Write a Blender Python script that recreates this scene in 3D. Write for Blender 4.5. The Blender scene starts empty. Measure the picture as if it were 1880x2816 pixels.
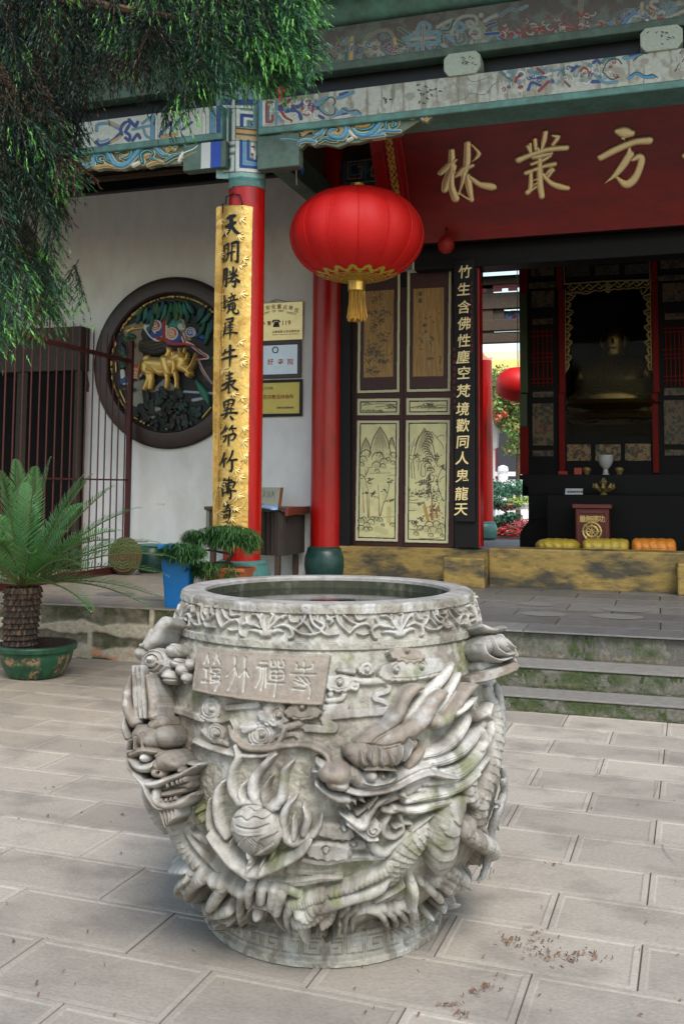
import bpy, bmesh, math, random
import numpy as np
from mathutils import Vector, Matrix
R = math.radians
random.seed(7)
rng = np.random.default_rng(7)
SC = bpy.context.scene
COL = SC.collection

# ---------------------------------------------------------------- camera
# calibrated from the paving joints, beams and columns of the photograph
F = 2696*.834043; CX = 784.0; CY = 1124.14*.834043; EYE = 1.55
YAW, PITCH, ROLL = R(-17.8), R(4.62), R(.35)
_r0 = np.array([math.cos(YAW), -math.sin(YAW), 0]); _f0 = np.array([math.sin(YAW), math.cos(YAW), 0]); _u0 = np.array([0, 0, 1.])
_f = math.cos(PITCH)*_f0+math.sin(PITCH)*_u0; _u1 = math.cos(PITCH)*_u0-math.sin(PITCH)*_f0
_r = math.cos(ROLL)*_r0+math.sin(ROLL)*_u1; _u = math.cos(ROLL)*_u1-math.sin(ROLL)*_r0
EYEP = np.array([0, 0, EYE])
cam = bpy.data.cameras.new('camera'); camo = bpy.data.objects.new('camera', cam); COL.objects.link(camo)
cam.sensor_fit = 'VERTICAL'; cam.sensor_height = 36; cam.sensor_width = 24
cam.lens = 36*2696/2816; cam.shift_y = -(1408-1124.14)/2816
cam.clip_start = .05; cam.clip_end = 6000
M = Matrix.Identity(4)
for i in range(3):
    M[i][0] = _r[i]; M[i][1] = _u[i]; M[i][2] = -_f[i]; M[i][3] = EYEP[i]
camo.matrix_world = M
SC.camera = camo

# ---------------------------------------------------------------- daylight (bright overcast)
SUN_EL, SUN_AZ = R(52), R(148)      # azimuth clockwise from +Y: high, behind the camera on the right
w = bpy.data.worlds.new("World"); SC.world = w; w.use_nodes = True
nt = w.node_tree; bg = nt.nodes['Background']
sky = nt.nodes.new('ShaderNodeTexSky'); sky.sky_type = 'NISHITA'; sky.sun_disc = False
sky.sun_elevation = SUN_EL; sky.sun_rotation = SUN_AZ; sky.air_density = 1.6; sky.dust_density = 1.6; sky.ozone_density = 1.0
nt.links.new(sky.outputs[0], bg.inputs[0]); bg.inputs[1].default_value = .108
sl = bpy.data.lights.new('sun', 'SUN'); sl.energy = 1.35; sl.angle = R(24); sl.color = (1, .965, .915)
so = bpy.data.objects.new('sun', sl); COL.objects.link(so)
sd = Vector((math.sin(SUN_AZ)*math.cos(SUN_EL), math.cos(SUN_AZ)*math.cos(SUN_EL), math.sin(SUN_EL)))
so.rotation_euler = sd.to_track_quat('Z', 'Y').to_euler(); so.location = (6, -6, 14)
SC.view_settings.view_transform = 'Standard'; SC.view_settings.look = 'None'; SC.view_settings.exposure = 1.2; SC.view_settings.gamma = 1
SC.cycles.max_bounces = 8; SC.cycles.diffuse_bounces = 5; SC.cycles.glossy_bounces = 3; SC.cycles.transmission_bounces = 4
SC.cycles.caustics_reflective = False; SC.cycles.caustics_refractive = False
SC.cycles.use_denoising = True

# ---------------------------------------------------------------- measuring: photograph position (1568 wide) -> point of a real plane
def ray(x, y): return _f+(x-CX)/F*_r-(y-CY)/F*_u
def onz(x, y, z): d = ray(x, y); return EYEP+d*(z-EYE)/d[2]
def ony(x, y, Y): d = ray(x, y); return EYEP+d*Y/d[1]
def onx(x, y, X): d = ray(x, y); return EYEP+d*X/d[0]
def onp(x, y, p, n): d = ray(x, y); return EYEP+d*(np.dot(np.array(p)-EYEP, n)/np.dot(d, n))
def pxm(Y, x=784): return Y/np.dot(ray(x, 1100), (0, 1, 0))/F      # metres per photo unit on the plane y = Y
def srgb(r, g=None, b=None):
    if g is None: r, g, b = r
    f = lambda c: (c/255/12.92 if c/255 <= .04045 else ((c/255+.055)/1.055)**2.4)
    return (f(r), f(g), f(b))

# ---------------------------------------------------------------- objects
def tag(o, label=None, cat=None, group=None, kind=None):
    if label: o['label'] = label
    if cat: o['category'] = cat
    if group: o['group'] = group
    if kind: o['kind'] = kind
    return o
def thing(name, label, cat, loc, group=None):
    o = bpy.data.objects.new(name, None); o.location = loc; o.empty_display_size = .1
    COL.objects.link(o); return tag(o, label, cat, group)
def link(o, parent=None):
    COL.objects.link(o)
    if parent is not None:
        q = parent; t = Vector((0, 0, 0))
        while q is not None: t += Vector(q.location); q = q.parent
        o.parent = parent; o.matrix_parent_inverse = Matrix.Translation(-t)
    return o
class MB:
    """collects shapes; build() links them as one mesh object"""
    def __init__(s): s.v = []; s.f = []; s.c = []
    def add(s, vs, fs, c=None):
        n = len(s.v); s.v += [tuple(map(float, v)) for v in vs]; s.f += [tuple(i+n for i in f) for f in fs]
        s.c += [c or (1, 1, 1)]*len(vs); return s
    def box(s, x0, x1, y0, y1, z0, z1, c=None):
        return s.add([(x, y, z) for z in (z0, z1) for y in (y0, y1) for x in (x0, x1)],
                     [(0, 2, 3, 1), (4, 5, 7, 6), (0, 1, 5, 4), (2, 6, 7, 3), (0, 4, 6, 2), (1, 3, 7, 5)], c)
    def hexa(s, p, c=None):      # eight corners, bottom loop then top loop
        return s.add(p, [(3, 2, 1, 0), (4, 5, 6, 7), (0, 1, 5, 4), (1, 2, 6, 5), (2, 3, 7, 6), (3, 0, 4, 7)], c)
    def prism(s, poly, d, c=None):   # 3d polygon extruded by vector d
        n = len(poly); d = np.array(d); a = [np.array(p) for p in poly]
        return s.add(a+[p+d for p in a], [tuple(range(n))[::-1], tuple(range(n, 2*n))]+[(i, (i+1) % n, n+(i+1) % n, n+i) for i in range(n)], c)
    def tube(s, path, rad, n=8, c=None, cap=True):
        P = [Vector(p) for p in path]; m = len(P)
        rad = [float(q) for q in ([rad]*m if not hasattr(rad, '__len__') else rad)]
        vs = []; up = None
        for i in range(m):
            t = (P[min(i+1, m-1)]-P[max(i-1, 0)]).normalized()
            if up is None: up = Vector((0, 0, 1)) if abs(t.z) < .9 else Vector((1, 0, 0))
            a = t.cross(up).normalized(); b = a.cross(t).normalized(); up = b
            for k in range(n):
                q = 2*math.pi*k/n; vs.append(P[i]+rad[i]*(a*math.cos(q)+b*math.sin(q)))
        fs = [(i*n+k, i*n+(k+1) % n, (i+1)*n+(k+1) % n, (i+1)*n+k) for i in range(m-1) for k in range(n)]
        if cap: fs += [tuple(range(n))[::-1], tuple(range((m-1)*n, m*n))]
        return s.add(vs, fs, c)
    def lathe(s, prof, cx, cy, n=48, c=None, lean=None):
        vs = []; m = len(prof)
        for (r, z) in prof:
            for k in range(n):
                q = 2*math.pi*k/n; vs.append((cx+r*math.cos(q), cy+r*math.sin(q), z))
        fs = [(i*n+k, i*n+(k+1) % n, (i+1)*n+(k+1) % n, (i+1)*n+k) for i in range(m-1) for k in range(n)]
        fs += [tuple(range(n))[::-1], tuple(range((m-1)*n, m*n))]
        return s.add(vs, fs, c)
    def build(s, name, mat, parent=None, smooth=False, bevel=0, seg=2, angle=40):
        me = bpy.data.meshes.new(name); me.from_pydata(s.v, [], s.f); me.validate()
        if any(c != (1, 1, 1) for c in s.c) and len(me.vertices) == len(s.c):
            a = me.color_attributes.new('Col', 'FLOAT_COLOR', 'POINT')
            a.data.foreach_set('color', np.array([(*c, 1) for c in s.c], np.float32).ravel())
        bm = bmesh.new(); bm.from_mesh(me); bmesh.ops.recalc_face_normals(bm, faces=bm.faces); bm.to_mesh(me); bm.free()
        if smooth:
            me.polygons.foreach_set('use_smooth', [True]*len(me.polygons)); me.set_sharp_from_angle(angle=R(angle))
        me.materials.append(mat); o = bpy.data.objects.new(name, me); link(o, parent)
        if bevel:
            b = o.modifiers.new('bevel', 'BEVEL'); b.width = bevel; b.segments = seg; b.limit_method = 'ANGLE'; b.angle_limit = R(35)
        return o
def struct(o): o['kind'] = 'structure'; return o

# ---------------------------------------------------------------- materials
def mat(name, col, rough=.6, metal=0, var=None, vscale=3, bump=0, bscale=40, vcol=False, col2=None, spec=.5, detail=6, stretch=(1, 1, 1), var2=None, contrast=(.35, .7)):
    m = bpy.data.materials.new(name); m.use_nodes = True; t = m.node_tree; N = t.nodes; L = t.links
    b = N['Principled BSDF']; b.inputs['Roughness'].default_value = rough; b.inputs['Metallic'].default_value = metal
    b.inputs['Specular IOR Level'].default_value = spec
    geo = N.new('ShaderNodeTexCoord'); mp = N.new('ShaderNodeMapping'); mp.inputs['Scale'].default_value = stretch
    L.new(geo.outputs['Object'], mp.inputs[0])
    def noise(sc, det=detail, rg=.6):
        n = N.new('ShaderNodeTexNoise'); n.inputs['Scale'].default_value = sc; n.inputs['Detail'].default_value = det; n.inputs['Roughness'].default_value = rg
        L.new(mp.outputs[0], n.inputs['Vector']); return n
    if vcol:
        a = N.new('ShaderNodeVertexColor'); a.layer_name = 'Col'; cs = a.outputs[0]
    else:
        a = N.new('ShaderNodeRGB'); a.outputs[0].default_value = (*col, 1); cs = a.outputs[0]
    def blend(cs, c2, sc, lo, hi, amt=1.0):
        n = noise(sc); r = N.new('ShaderNodeMapRange'); r.inputs[1].default_value = lo; r.inputs[2].default_value = hi; r.inputs[4].default_value = amt
        L.new(n.outputs[0], r.inputs[0]); x = N.new('ShaderNodeMix'); x.data_type = 'RGBA'
        L.new(r.outputs[0], x.inputs[0]); L.new(cs, x.inputs[6]); x.inputs[7].default_value = (*c2, 1); return x.outputs[2]
    if col2: cs = blend(cs, col2, vscale, *contrast)
    if var2: cs = blend(cs, var2[0], var2[1], var2[2], var2[3])
    if var:
        n = noise(vscale*4.3); h = N.new('ShaderNodeHueSaturation'); r = N.new('ShaderNodeMapRange')
        r.inputs[1].default_value = .3; r.inputs[2].default_value = .7; r.inputs[3].default_value = 1-var; r.inputs[4].default_value = 1+var
        L.new(n.outputs[0], r.inputs[0]); L.new(r.outputs[0], h.inputs['Value']); L.new(cs, h.inputs['Color']); cs = h.outputs[0]
    L.new(cs, b.inputs['Base Color'])
    if bump:
        n = noise(bscale, 8, .65); bn = N.new('ShaderNodeBump'); bn.inputs['Strength'].default_value = 1; bn.inputs['Distance'].default_value = bump
        L.new(n.outputs[0], bn.inputs['Height']); L.new(bn.outputs[0], b.inputs['Normal'])
    return m

# ---------------------------------------------------------------- drawn / carved sheets
def catmull(P, per=6):
    P = np.array(P, float); n = len(P)
    if n < 3: return P
    Q = np.vstack([2*P[0]-P[1], P, 2*P[-1]-P[-2]]); out = []
    for i in range(1, n):
        a, b, c, d = Q[i-1], Q[i], Q[i+1], Q[i+2]
        for t in np.arange(per)/per:
            out.append(.5*((2*b)+(c-a)*t+(2*a-5*b+4*c-d)*t*t+(3*b-a-3*c+d)*t**3))
    out.append(P[-1]); return np.array(out)
class Canvas:
    """a fine grid carrying relief height, paint colour, part number and cut-out mask"""
    def __init__(s, x0, x1, y0, y1, step, col=(1, 1, 1), mask=True):
        s.x0, s.y0, s.st = x0, y0, step; s.um = 1.; s.nx = int(round((x1-x0)/step))+1; s.ny = int(round((y1-y0)/step))+1
        s.X, s.Y = np.meshgrid(x0+np.arange(s.nx)*step, y0+np.arange(s.ny)*step)
        s.H = np.zeros((s.ny, s.nx)); s.C = np.ones((s.ny, s.nx, 3))*np.array(col); s.G = np.zeros((s.ny, s.nx), int); s.M = np.full((s.ny, s.nx), mask)
    def win(s, x0, x1, y0, y1):
        i0 = max(0, int((x0-s.x0)/s.st)-1); i1 = min(s.nx, int((x1-s.x0)/s.st)+2); j0 = max(0, int((y0-s.y0)/s.st)-1); j1 = min(s.ny, int((y1-s.y0)/s.st)+2)
        return (slice(j0, max(j0, j1)), slice(i0, max(i0, i1)))
    def stroke(s, pts, r, col=None, h=None, prof='round', tex=None, grp=None, cut=False, sm=True, mask=None, floor=.45, tl=1.0, alpha=1.0, per=6, gro=0, gdep=.006):
        n = len(pts); r = np.array([r]*n if not hasattr(r, '__len__') else r, float)
        hh = np.zeros(n) if h is None else np.array([h]*n if not hasattr(h, '__len__') else h, float)
        P = np.column_stack([np.array(pts, float)[:, :2], r, hh])
        if sm: P = catmull(P, per)
        P[:, 2] = np.maximum(P[:, 2], s.st*.35)
        xg = gro
        if n == 1: P = np.vstack([P, P+np.array([1e-6, 0, 0, 0])])
        rm = P[:, 2].max()
        e_ = rm+s.st+xg; W = s.win(P[:, 0].min()-e_, P[:, 0].max()+e_, P[:, 1].min()-e_, P[:, 1].max()+e_)
        X, Y = s.X[W], s.Y[W]
        if X.size == 0: return
        Q = np.full(X.shape, 9.); S = np.zeros(X.shape); D = np.zeros(X.shape); RR = np.ones(X.shape)*rm; HH = np.zeros(X.shape); acc = 0.
        wx0, wy0 = X[0, 0], Y[0, 0]
        for a, b in zip(P[:-1], P[1:]):
            dx, dy = b[0]-a[0], b[1]-a[1]; L2 = dx*dx+dy*dy+1e-15; L = math.sqrt(L2); q = max(a[2], b[2])+s.st+xg
            i0 = max(0, int((min(a[0], b[0])-q-wx0)/s.st)); i1 = int((max(a[0], b[0])+q-wx0)/s.st)+2
            j0 = max(0, int((min(a[1], b[1])-q-wy0)/s.st)); j1 = int((max(a[1], b[1])+q-wy0)/s.st)+2
            w = (slice(j0, j1), slice(i0, i1)); x = X[w]-a[0]; y = Y[w]-a[1]
            t = np.clip((x*dx+y*dy)/L2, 0, 1); ex, ey = x-t*dx, y-t*dy; d = np.hypot(ex, ey); rr = a[2]+t*(b[2]-a[2]); qq = d/rr
            up = qq < Q[w]
            Q[w] = np.where(up, qq, Q[w]); S[w] = np.where(up, acc+t*L, S[w]); D[w] = np.where(up, np.sign(dx*y-dy*x)*qq, D[w])
            RR[w] = np.where(up, rr, RR[w]); HH[w] = np.where(up, a[3]+t*(b[3]-a[3]), HH[w]); acc += L
        A = np.clip((1-Q)*RR/s.st+.5, 0, 1)*alpha
        if mask is not None: s.M[W] = np.where(A > .5, mask, s.M[W])
        if h is not None and cut:
            s.H[W] -= HH*np.clip(1-Q*Q, 0, 1)
        elif h is not None:
            ins = Q < 1
            if prof == 'round': p = floor+(1-floor)*np.sqrt(np.clip(1-Q*Q, 0, 1))
            elif prof == 'flat': p = .8+.2*np.clip((1-Q)*4, 0, 1)
            elif prof == 'dish': p = .72+.28*np.clip(Q, 0, 1)**2
            Hn = HH*p; ph = S/(rm*tl)
            if tex == 'rings': f = (ph+.55*D*D) % 1.0; Hn = Hn+rm*s.um*.20*(f-.5)
            elif tex == 'ribs': Hn = Hn+rm*s.um*.12*np.abs(np.sin(math.pi*ph*2))
            elif tex == 'strands': Hn = Hn-rm*s.um*.30*(1-np.abs(np.sin(D*math.pi*2.6+.5*np.sin(ph*2))))**2
            elif tex == 'scales':
                bq = D*RR*s.um/(.031*tl); aa = S*s.um/(.0255*tl); best = np.full(X.shape, -1.); edge = np.zeros(X.shape)
                for k in (1, 0, -1):
                    kk = np.floor(aa)+k; fx = (bq-.5*(kk % 2)) % 1.0-.5; dyy = aa-kk
                    rad = np.hypot(fx, np.maximum(dyy-.5, 0)*.8)
                    inside = (rad < .55) & (best < 0) & (dyy > -.2)
                    best = np.where(inside, np.clip(dyy, 0, 1.2), best); edge = np.where(inside, np.clip((rad-.42)/.13, 0, 1)*(dyy > .3), edge)
                Hn = Hn+(.0075*(np.where(best < 0, 0, best)-.5)-.0105*edge**1.5)*np.clip((1-Q)*4, 0, 1)
            if gro:
                gd = (Q-1)*RR/gro; gm = (gd >= 0) & (gd < 1) & (s.H[W] < HH*.9)
                s.H[W] = np.where(gm, s.H[W]-gdep*np.minimum(HH/.02, 1)*(1-gd)*np.minimum(gd*3+.4, 1), s.H[W])
            bet = ins & (Hn > s.H[W]); s.H[W] = np.where(bet, Hn, s.H[W])
            if grp is not None: s.G[W] = np.where(bet, grp, s.G[W])
            A = np.where(bet, A, 0)
        if col is not None: s.C[W] = s.C[W]*(1-A[..., None])+np.array(col)*A[..., None]
    def poly(s, pts, col=None, h=None, grp=None, mask=None, add=False):
        P = np.array(pts, float); W = s.win(P[:, 0].min(), P[:, 0].max(), P[:, 1].min(), P[:, 1].max()); X, Y = s.X[W], s.Y[W]
        ins = np.zeros(X.shape, bool); j = len(P)-1
        for i in range(len(P)):
            c = ((P[i, 1] > Y) != (P[j, 1] > Y)) & (X < (P[j, 0]-P[i, 0])*(Y-P[i, 1])/(P[j, 1]-P[i, 1]+1e-12)+P[i, 0]); ins ^= c; j = i
        if mask is not None: s.M[W] = np.where(ins, mask, s.M[W])
        if h is not None:
            ins2 = ins & ((s.H[W] < h) | add); s.H[W] = np.where(ins2, h, s.H[W]); ins = ins2
            if grp is not None: s.G[W] = np.where(ins, grp, s.G[W])
        if col is not None: s.C[W] = np.where(ins[..., None], np.array(col), s.C[W])
    def spiral(s, cx, cy, r0, turns, w, start=0, sgn=1, **k):
        n = max(6, int(turns*9)); P = []
        for i in range(n+1):
            t = i/n; a = start+sgn*t*turns*2*math.pi; P.append((cx+r0*(1-t*.88)*math.cos(a), cy+r0*(1-t*.88)*math.sin(a)))
        s.stroke(P, [w*(1-.4*i/n) for i in range(n+1)], **k)
    def blur(s, n=1):
        for _ in range(n):
            H = np.pad(s.H, 1, mode='edge'); s.H = (H[:-2, 1:-1]+H[2:, 1:-1]+H[1:-1, :-2]+H[1:-1, 2:]+4*s.H)/8
    def surface(s, fn, sl=None): return np.stack(fn(s.X, s.Y, s.H), -1)
    def build(s, name, fn, material, parent=None, groups=None, thick=None, flip=False, smooth=True):
        """groups: {number: (name, parent)}; one mesh per part"""
        V = np.stack(fn(s.X, s.Y, s.H), -1).reshape(-1, 3); nx, ny = s.nx, s.ny
        i = np.arange(nx-1)[None, :]+np.arange(ny-1)[:, None]*nx
        Fq = np.stack([i, i+1, i+nx+1, i+nx], -1).reshape(-1, 4)
        if flip: Fq = Fq[:, ::-1]
        P = V.reshape(ny, nx, 3); dx = np.gradient(P, axis=1); dy = np.gradient(P, axis=0); Nn = np.cross(dx, dy); Nn /= np.linalg.norm(Nn, axis=-1, keepdims=True)+1e-20
        if flip: Nn = -Nn
        Nn = Nn.reshape(-1, 3)
        mk = s.M.ravel()[Fq].sum(1) >= 3; g = s.G.ravel()[Fq].max(1) if groups else np.zeros(len(Fq), int)
        res = []
        for k in sorted(set(g[mk])):
            nm, par = (groups.get(k, (name, parent)) if groups else (name, parent))
            f = Fq[mk & (g == k)]; u, inv = np.unique(f, return_inverse=True); inv = inv.reshape(-1, 4)
            me = bpy.data.meshes.new(nm); nv = len(u); v = V[u]; n4 = inv; nn = Nn[u]; cc = s.C.reshape(-1, 3)[u]
            if thick is not None:     # close the back of a cut-out board
                off = np.stack(fn(s.X, s.Y, s.H*0-thick), -1).reshape(-1, 3)[u]
                e = np.concatenate([np.stack([inv[:, a], inv[:, (a+1) % 4]], 1) for a in range(4)])
                key = e[:, 0].astype(np.int64)*nv+e[:, 1]; rk = e[:, 1].astype(np.int64)*nv+e[:, 0]; bd = e[~np.isin(key, rk)]
                side = np.stack([bd[:, 1], bd[:, 0], bd[:, 0]+nv, bd[:, 1]+nv], 1)
                v = np.vstack([v, off]); n4 = np.vstack([inv, inv[:, ::-1]+nv, side]); cc = np.vstack([cc, cc]); nn = None
            me.vertices.add(len(v)); me.vertices.foreach_set('co', v.astype(np.float32).ravel())
            me.loops.add(n4.size); me.loops.foreach_set('vertex_index', n4.astype(np.int32).ravel())
            me.polygons.add(len(n4)); me.polygons.foreach_set('loop_start', (np.arange(len(n4))*4).astype(np.int32))
            me.polygons.foreach_set('use_smooth', np.ones(len(n4), bool) if (smooth and thick is None) else np.zeros(len(n4), bool))
            me.update(calc_edges=True)
            a = me.color_attributes.new('Col', 'FLOAT_COLOR', 'POINT'); a.data.foreach_set('color', np.hstack([cc, np.ones((len(cc), 1))]).astype(np.float32).ravel())
            if nn is not None and smooth: me.normals_split_custom_set_from_vertices(nn.astype(np.float32))
            me.materials.append(material); o = bpy.data.objects.new(nm, me); link(o, par); res.append(o)
        return res
def plane_map(Y):
    """canvas in photo units -> the upright plane y = Y, relief towards the camera"""
    def fn(X, Yp, H):
        d = _f[None, None, :]+(X-CX)[..., None]/F*_r-(Yp-CY)[..., None]/F*_u
        p = EYEP+d*(Y/d[..., 1])[..., None]
        return p[..., 0], p[..., 1]-H, p[..., 2]
    return fn
def rect_map(P, nrm, x0, x1, y0, y1):
    """canvas box -> parallelogram P00, P10, P01 (x right, y down)"""
    a, b, c = [np.array(p, float) for p in P]; nrm = np.array(nrm, float); nrm /= np.linalg.norm(nrm)
    def fn(X, Y, H):
        u = (X-x0)/(x1-x0); v = (Y-y0)/(y1-y0)
        p = a+u[..., None]*(b-a)+v[..., None]*(c-a)+H[..., None]*nrm
        return p[..., 0], p[..., 1], p[..., 2]
    return fn
def text(name, s, mtl, parent, origin, right, up, size, depth=.004, bold=0, center=True, shear=0):
    """lettering from the built-in font as a real, slightly raised mesh"""
    c = bpy.data.curves.new('t', 'FONT'); c.body = s; c.size = 1; c.extrude = depth/size/2; c.offset = bold; c.shear = shear
    c.align_x = 'CENTER' if center else 'LEFT'; c.align_y = 'CENTER'; c.resolution_u = 3
    o = bpy.data.objects.new('t', c); COL.objects.link(o); bpy.context.view_layer.update()
    me = bpy.data.meshes.new_from_object(o); bpy.data.objects.remove(o); bpy.data.curves.remove(c)
    r = Vector(right).normalized(); u = Vector(up).normalized(); n = r.cross(u)
    m = Matrix.Identity(4)
    for i in range(3): m[i][0] = r[i]*size; m[i][1] = u[i]*size; m[i][2] = n[i]*size; m[i][3] = origin[i]
    me.transform(m); me.name = name; me.materials.clear(); me.materials.append(mtl)
    ob = bpy.data.objects.new(name, me); return link(ob, parent)

# ---------------------------------------------------------------- helpers: value noise
def vnoise(X, Y, sc, seed=0):
    x, y = X*sc, Y*sc; i, j = np.floor(x).astype(np.int64), np.floor(y).astype(np.int64); fx, fy = x-i, y-j
    fx = fx*fx*(3-2*fx); fy = fy*fy*(3-2*fy)
    def h(a, b):
        n = (a*374761393+b*668265263+seed*974634777) & 0xffffffff; n = ((n ^ (n >> 13))*1274126177) & 0xffffffff
        return ((n ^ (n >> 16)) & 0xffff)/65535.
    return (h(i, j)*(1-fx)+h(i+1, j)*fx)*(1-fy)+(h(i, j+1)*(1-fx)+h(i+1, j+1)*fx)*fy
def fbm(X, Y, sc, seed=0, oct=4):
    s = 0; a = .5
    for k in range(oct): s = s+a*vnoise(X, Y, sc*2**k, seed+k*17); a *= .5
    return s/(1-.5**oct)
def mixc(C, col, a): return C*(1-a[..., None])+np.array(col)*a[..., None]

# ================================================================ THE SETTING
T = .475                                     # height of the temple terrace
m_pave = mat('paving stone', None, .82, vcol=True, var=.13, vscale=17, bump=.0032, bscale=75, var2=((.185, .16, .135), 3.2, .48, .80), stretch=(.9, 1.25, 1))
m_joint = mat('joint dirt', (.10, .09, .075), .95)
gb = MB(); gb.box(-300, 300, -200, 400, -.6, -.0075); struct(gb.build('ground', m_joint))
rows = [7.04, 6.67, 6.332]+[6.332-.3365*k for k in range(1, 26)]
back = [7.04, 7.40, 7.74, 8.08]
pv, pf, pc = [], [], []
def tile(x0, x1, y0, y1, far=False):
    g, b = .0018, .021; x0 += g; x1 -= g; y0 += g; y1 -= g; n = len(pv)
    t = random.random(); warm = max(0, min(1, (-x0-2.2)/3))*max(0, min(1, (y0-3.2)/3))
    c = np.array((.325, .286, .238))*(.80+.40*t)*(1+.05*random.random()); c = c*(1-warm)+np.array((.37, .295, .215))*(.9+.2*t)*warm  # warm paler blend puts sunlight on the left rear slabs into their colour
    e = c*1.07+.008; jz = random.uniform(-.0012, .0012)
    for (d, z, cc) in ((0, -.005, e*.65), (.0022, -.0005, e), (b, 0, e), (b+.007, -.0035, c), ):
        for (x, y) in ((x0+d, y0+d), (x1-d, y0+d), (x1-d, y1-d), (x0+d, y1-d)): pv.append((x, y, z+jz)); pc.append(cc)
    for k in range(3):
        for q in range(4): pf.append((n+k*4+q, n+k*4+(q+1) % 4, n+k*4+4+(q+1) % 4, n+k*4+4+q))
    pf.append((n+12, n+13, n+14, n+15))
allr = sorted(set(rows+back))
for a, b in zip(allr[:-1], allr[1:]):
    k = round((6.332-a)/.3365); off = -.2 if (k % 2) else -.523
    if a > 6.66: off = -.2
    x = off-.6465*16
    while x < 7:
        if not (b > 7.2 and x > -3.2): tile(x, x+.6465, a, b)
        x += .6465
a1 = -R(1.9); pv = [(x*math.cos(a1)-y*math.sin(a1), x*math.sin(a1)+y*math.cos(a1), z) for x, y, z in pv]
pm = MB(); pm.v = pv; pm.f = pf; pm.c = [tuple(c) for c in pc]; struct(pm.build('paving', m_pave))
def s6(x, y): return ((1180+x*.4464)*.834043, (1780+y*.4464)*.834043)
cm = MB()
for path in ([(1430, 1220), (1445, 1260), (1470, 1295), (1500, 1320)], [(1010, 800), (1030, 790), (1040, 745)], [(960, 570), (985, 590), (1010, 595)], [(1380, 930), (1400, 870), (1408, 830)]):
    P_ = [onz(*s6(x, y), .0) for x, y in path]
    for a, b_ in zip(P_[:-1], P_[1:]):
        d = (b_-a)[:2]; d = d/np.hypot(*d); nrm_ = np.array([-d[1], d[0]])*.0012
        cm.add([(a[0]-nrm_[0], a[1]-nrm_[1], .0042), (a[0]+nrm_[0], a[1]+nrm_[1], .0042), (b_[0]+nrm_[0]*.7, b_[1]+nrm_[1]*.7, .0042), (b_[0]-nrm_[0]*.7, b_[1]-nrm_[1]*.7, .0042)], [(0, 1, 2, 3)])
struct(cm.build('paving_crack', m_joint))

# terrace
m_terr = mat('terrace slab', None, .42, vcol=True, var=.22, vscale=3.2, bump=.0025, bscale=30, spec=.45)
tb = MB(); tb.box(-14, 9, 7.93, 27, -.3, T-.02); tb.box(-2.9, 9, 7.70, 7.94, -.3, T-.021)
m_core = mat('terrace core', (.10, .095, .085), .9, bump=.01, bscale=20); struct(tb.build('terrace', m_core))
pv, pf, pc = [], [], []
def slab(x0, x1, y0, y1, z, c):
    n = len(pv); g = .0035
    for d, zz in ((0, -.012), (.004, 0)):
        for (x, y) in ((x0+g+d, y0+g+d), (x1-g-d, y0+g+d), (x1-g-d, y1-g-d), (x0+g+d, y1-g-d)): pv.append((x, y, z+zz)); pc.append(c)
    for q in range(4): pf.append((n+q, n+(q+1) % 4, n+4+(q+1) % 4, n+4+q))
    pf.append((n+4, n+5, n+6, n+7)); 
yy = 7.66
ys = [7.655, 8.06]+[8.06+.52*k for k in range(1, 38)]
for r, (a, b) in enumerate(zip(ys[:-1], ys[1:])):
    x = -14+(r % 2)*.4
    while x < 9:
        w_ = .8 if r else 1.3
        x1 = min(x+w_, 9.2); aa = a
        if r == 0 and x1 < -2.9: aa = 7.88
        if not (r == 0 and x < -2.9 < x1):
            t = random.random(); c = np.array((.12, .116, .112))*(.75+.55*t)
            wm = max(0, min(1, (-x-3.4)/1.5)); c = c*(1-wm)+np.array((.27, .225, .18))*(.85+.3*t)*wm
            slab(x, x1, aa, b, T, tuple(c))
        else:
            slab(x, -2.9, 7.88, b, T, (.17, .16, .15)); slab(-2.9, x1, a, b, T, (.16, .155, .15))
        x = x1
pm = MB(); pm.v, pm.f, pm.c = pv, pf, pc; struct(pm.build('terrace_floor', m_terr))
# worn round marks of old column feet in the slabs
pm = MB()
for (x, y, r_) in ((-.35, 8.75, .22), (-.95, 8.7, .2), (-.30, 9.25, .22), (-1.1, 9.4, .18), (-4.6, 8.6, .22), (-5.2, 8.8, .2)):
    pm.add([(x+r_*math.cos(q*math.pi/16)*1.0, y+r_*.8*math.sin(q*math.pi/16), T+.0035) for q in range(32)], [tuple(range(32))])
struct(pm.build('floor_inlay', mat('worn inlay', (.165, .158, .148), .5, var=.2, vscale=6, bump=.002)))

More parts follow.
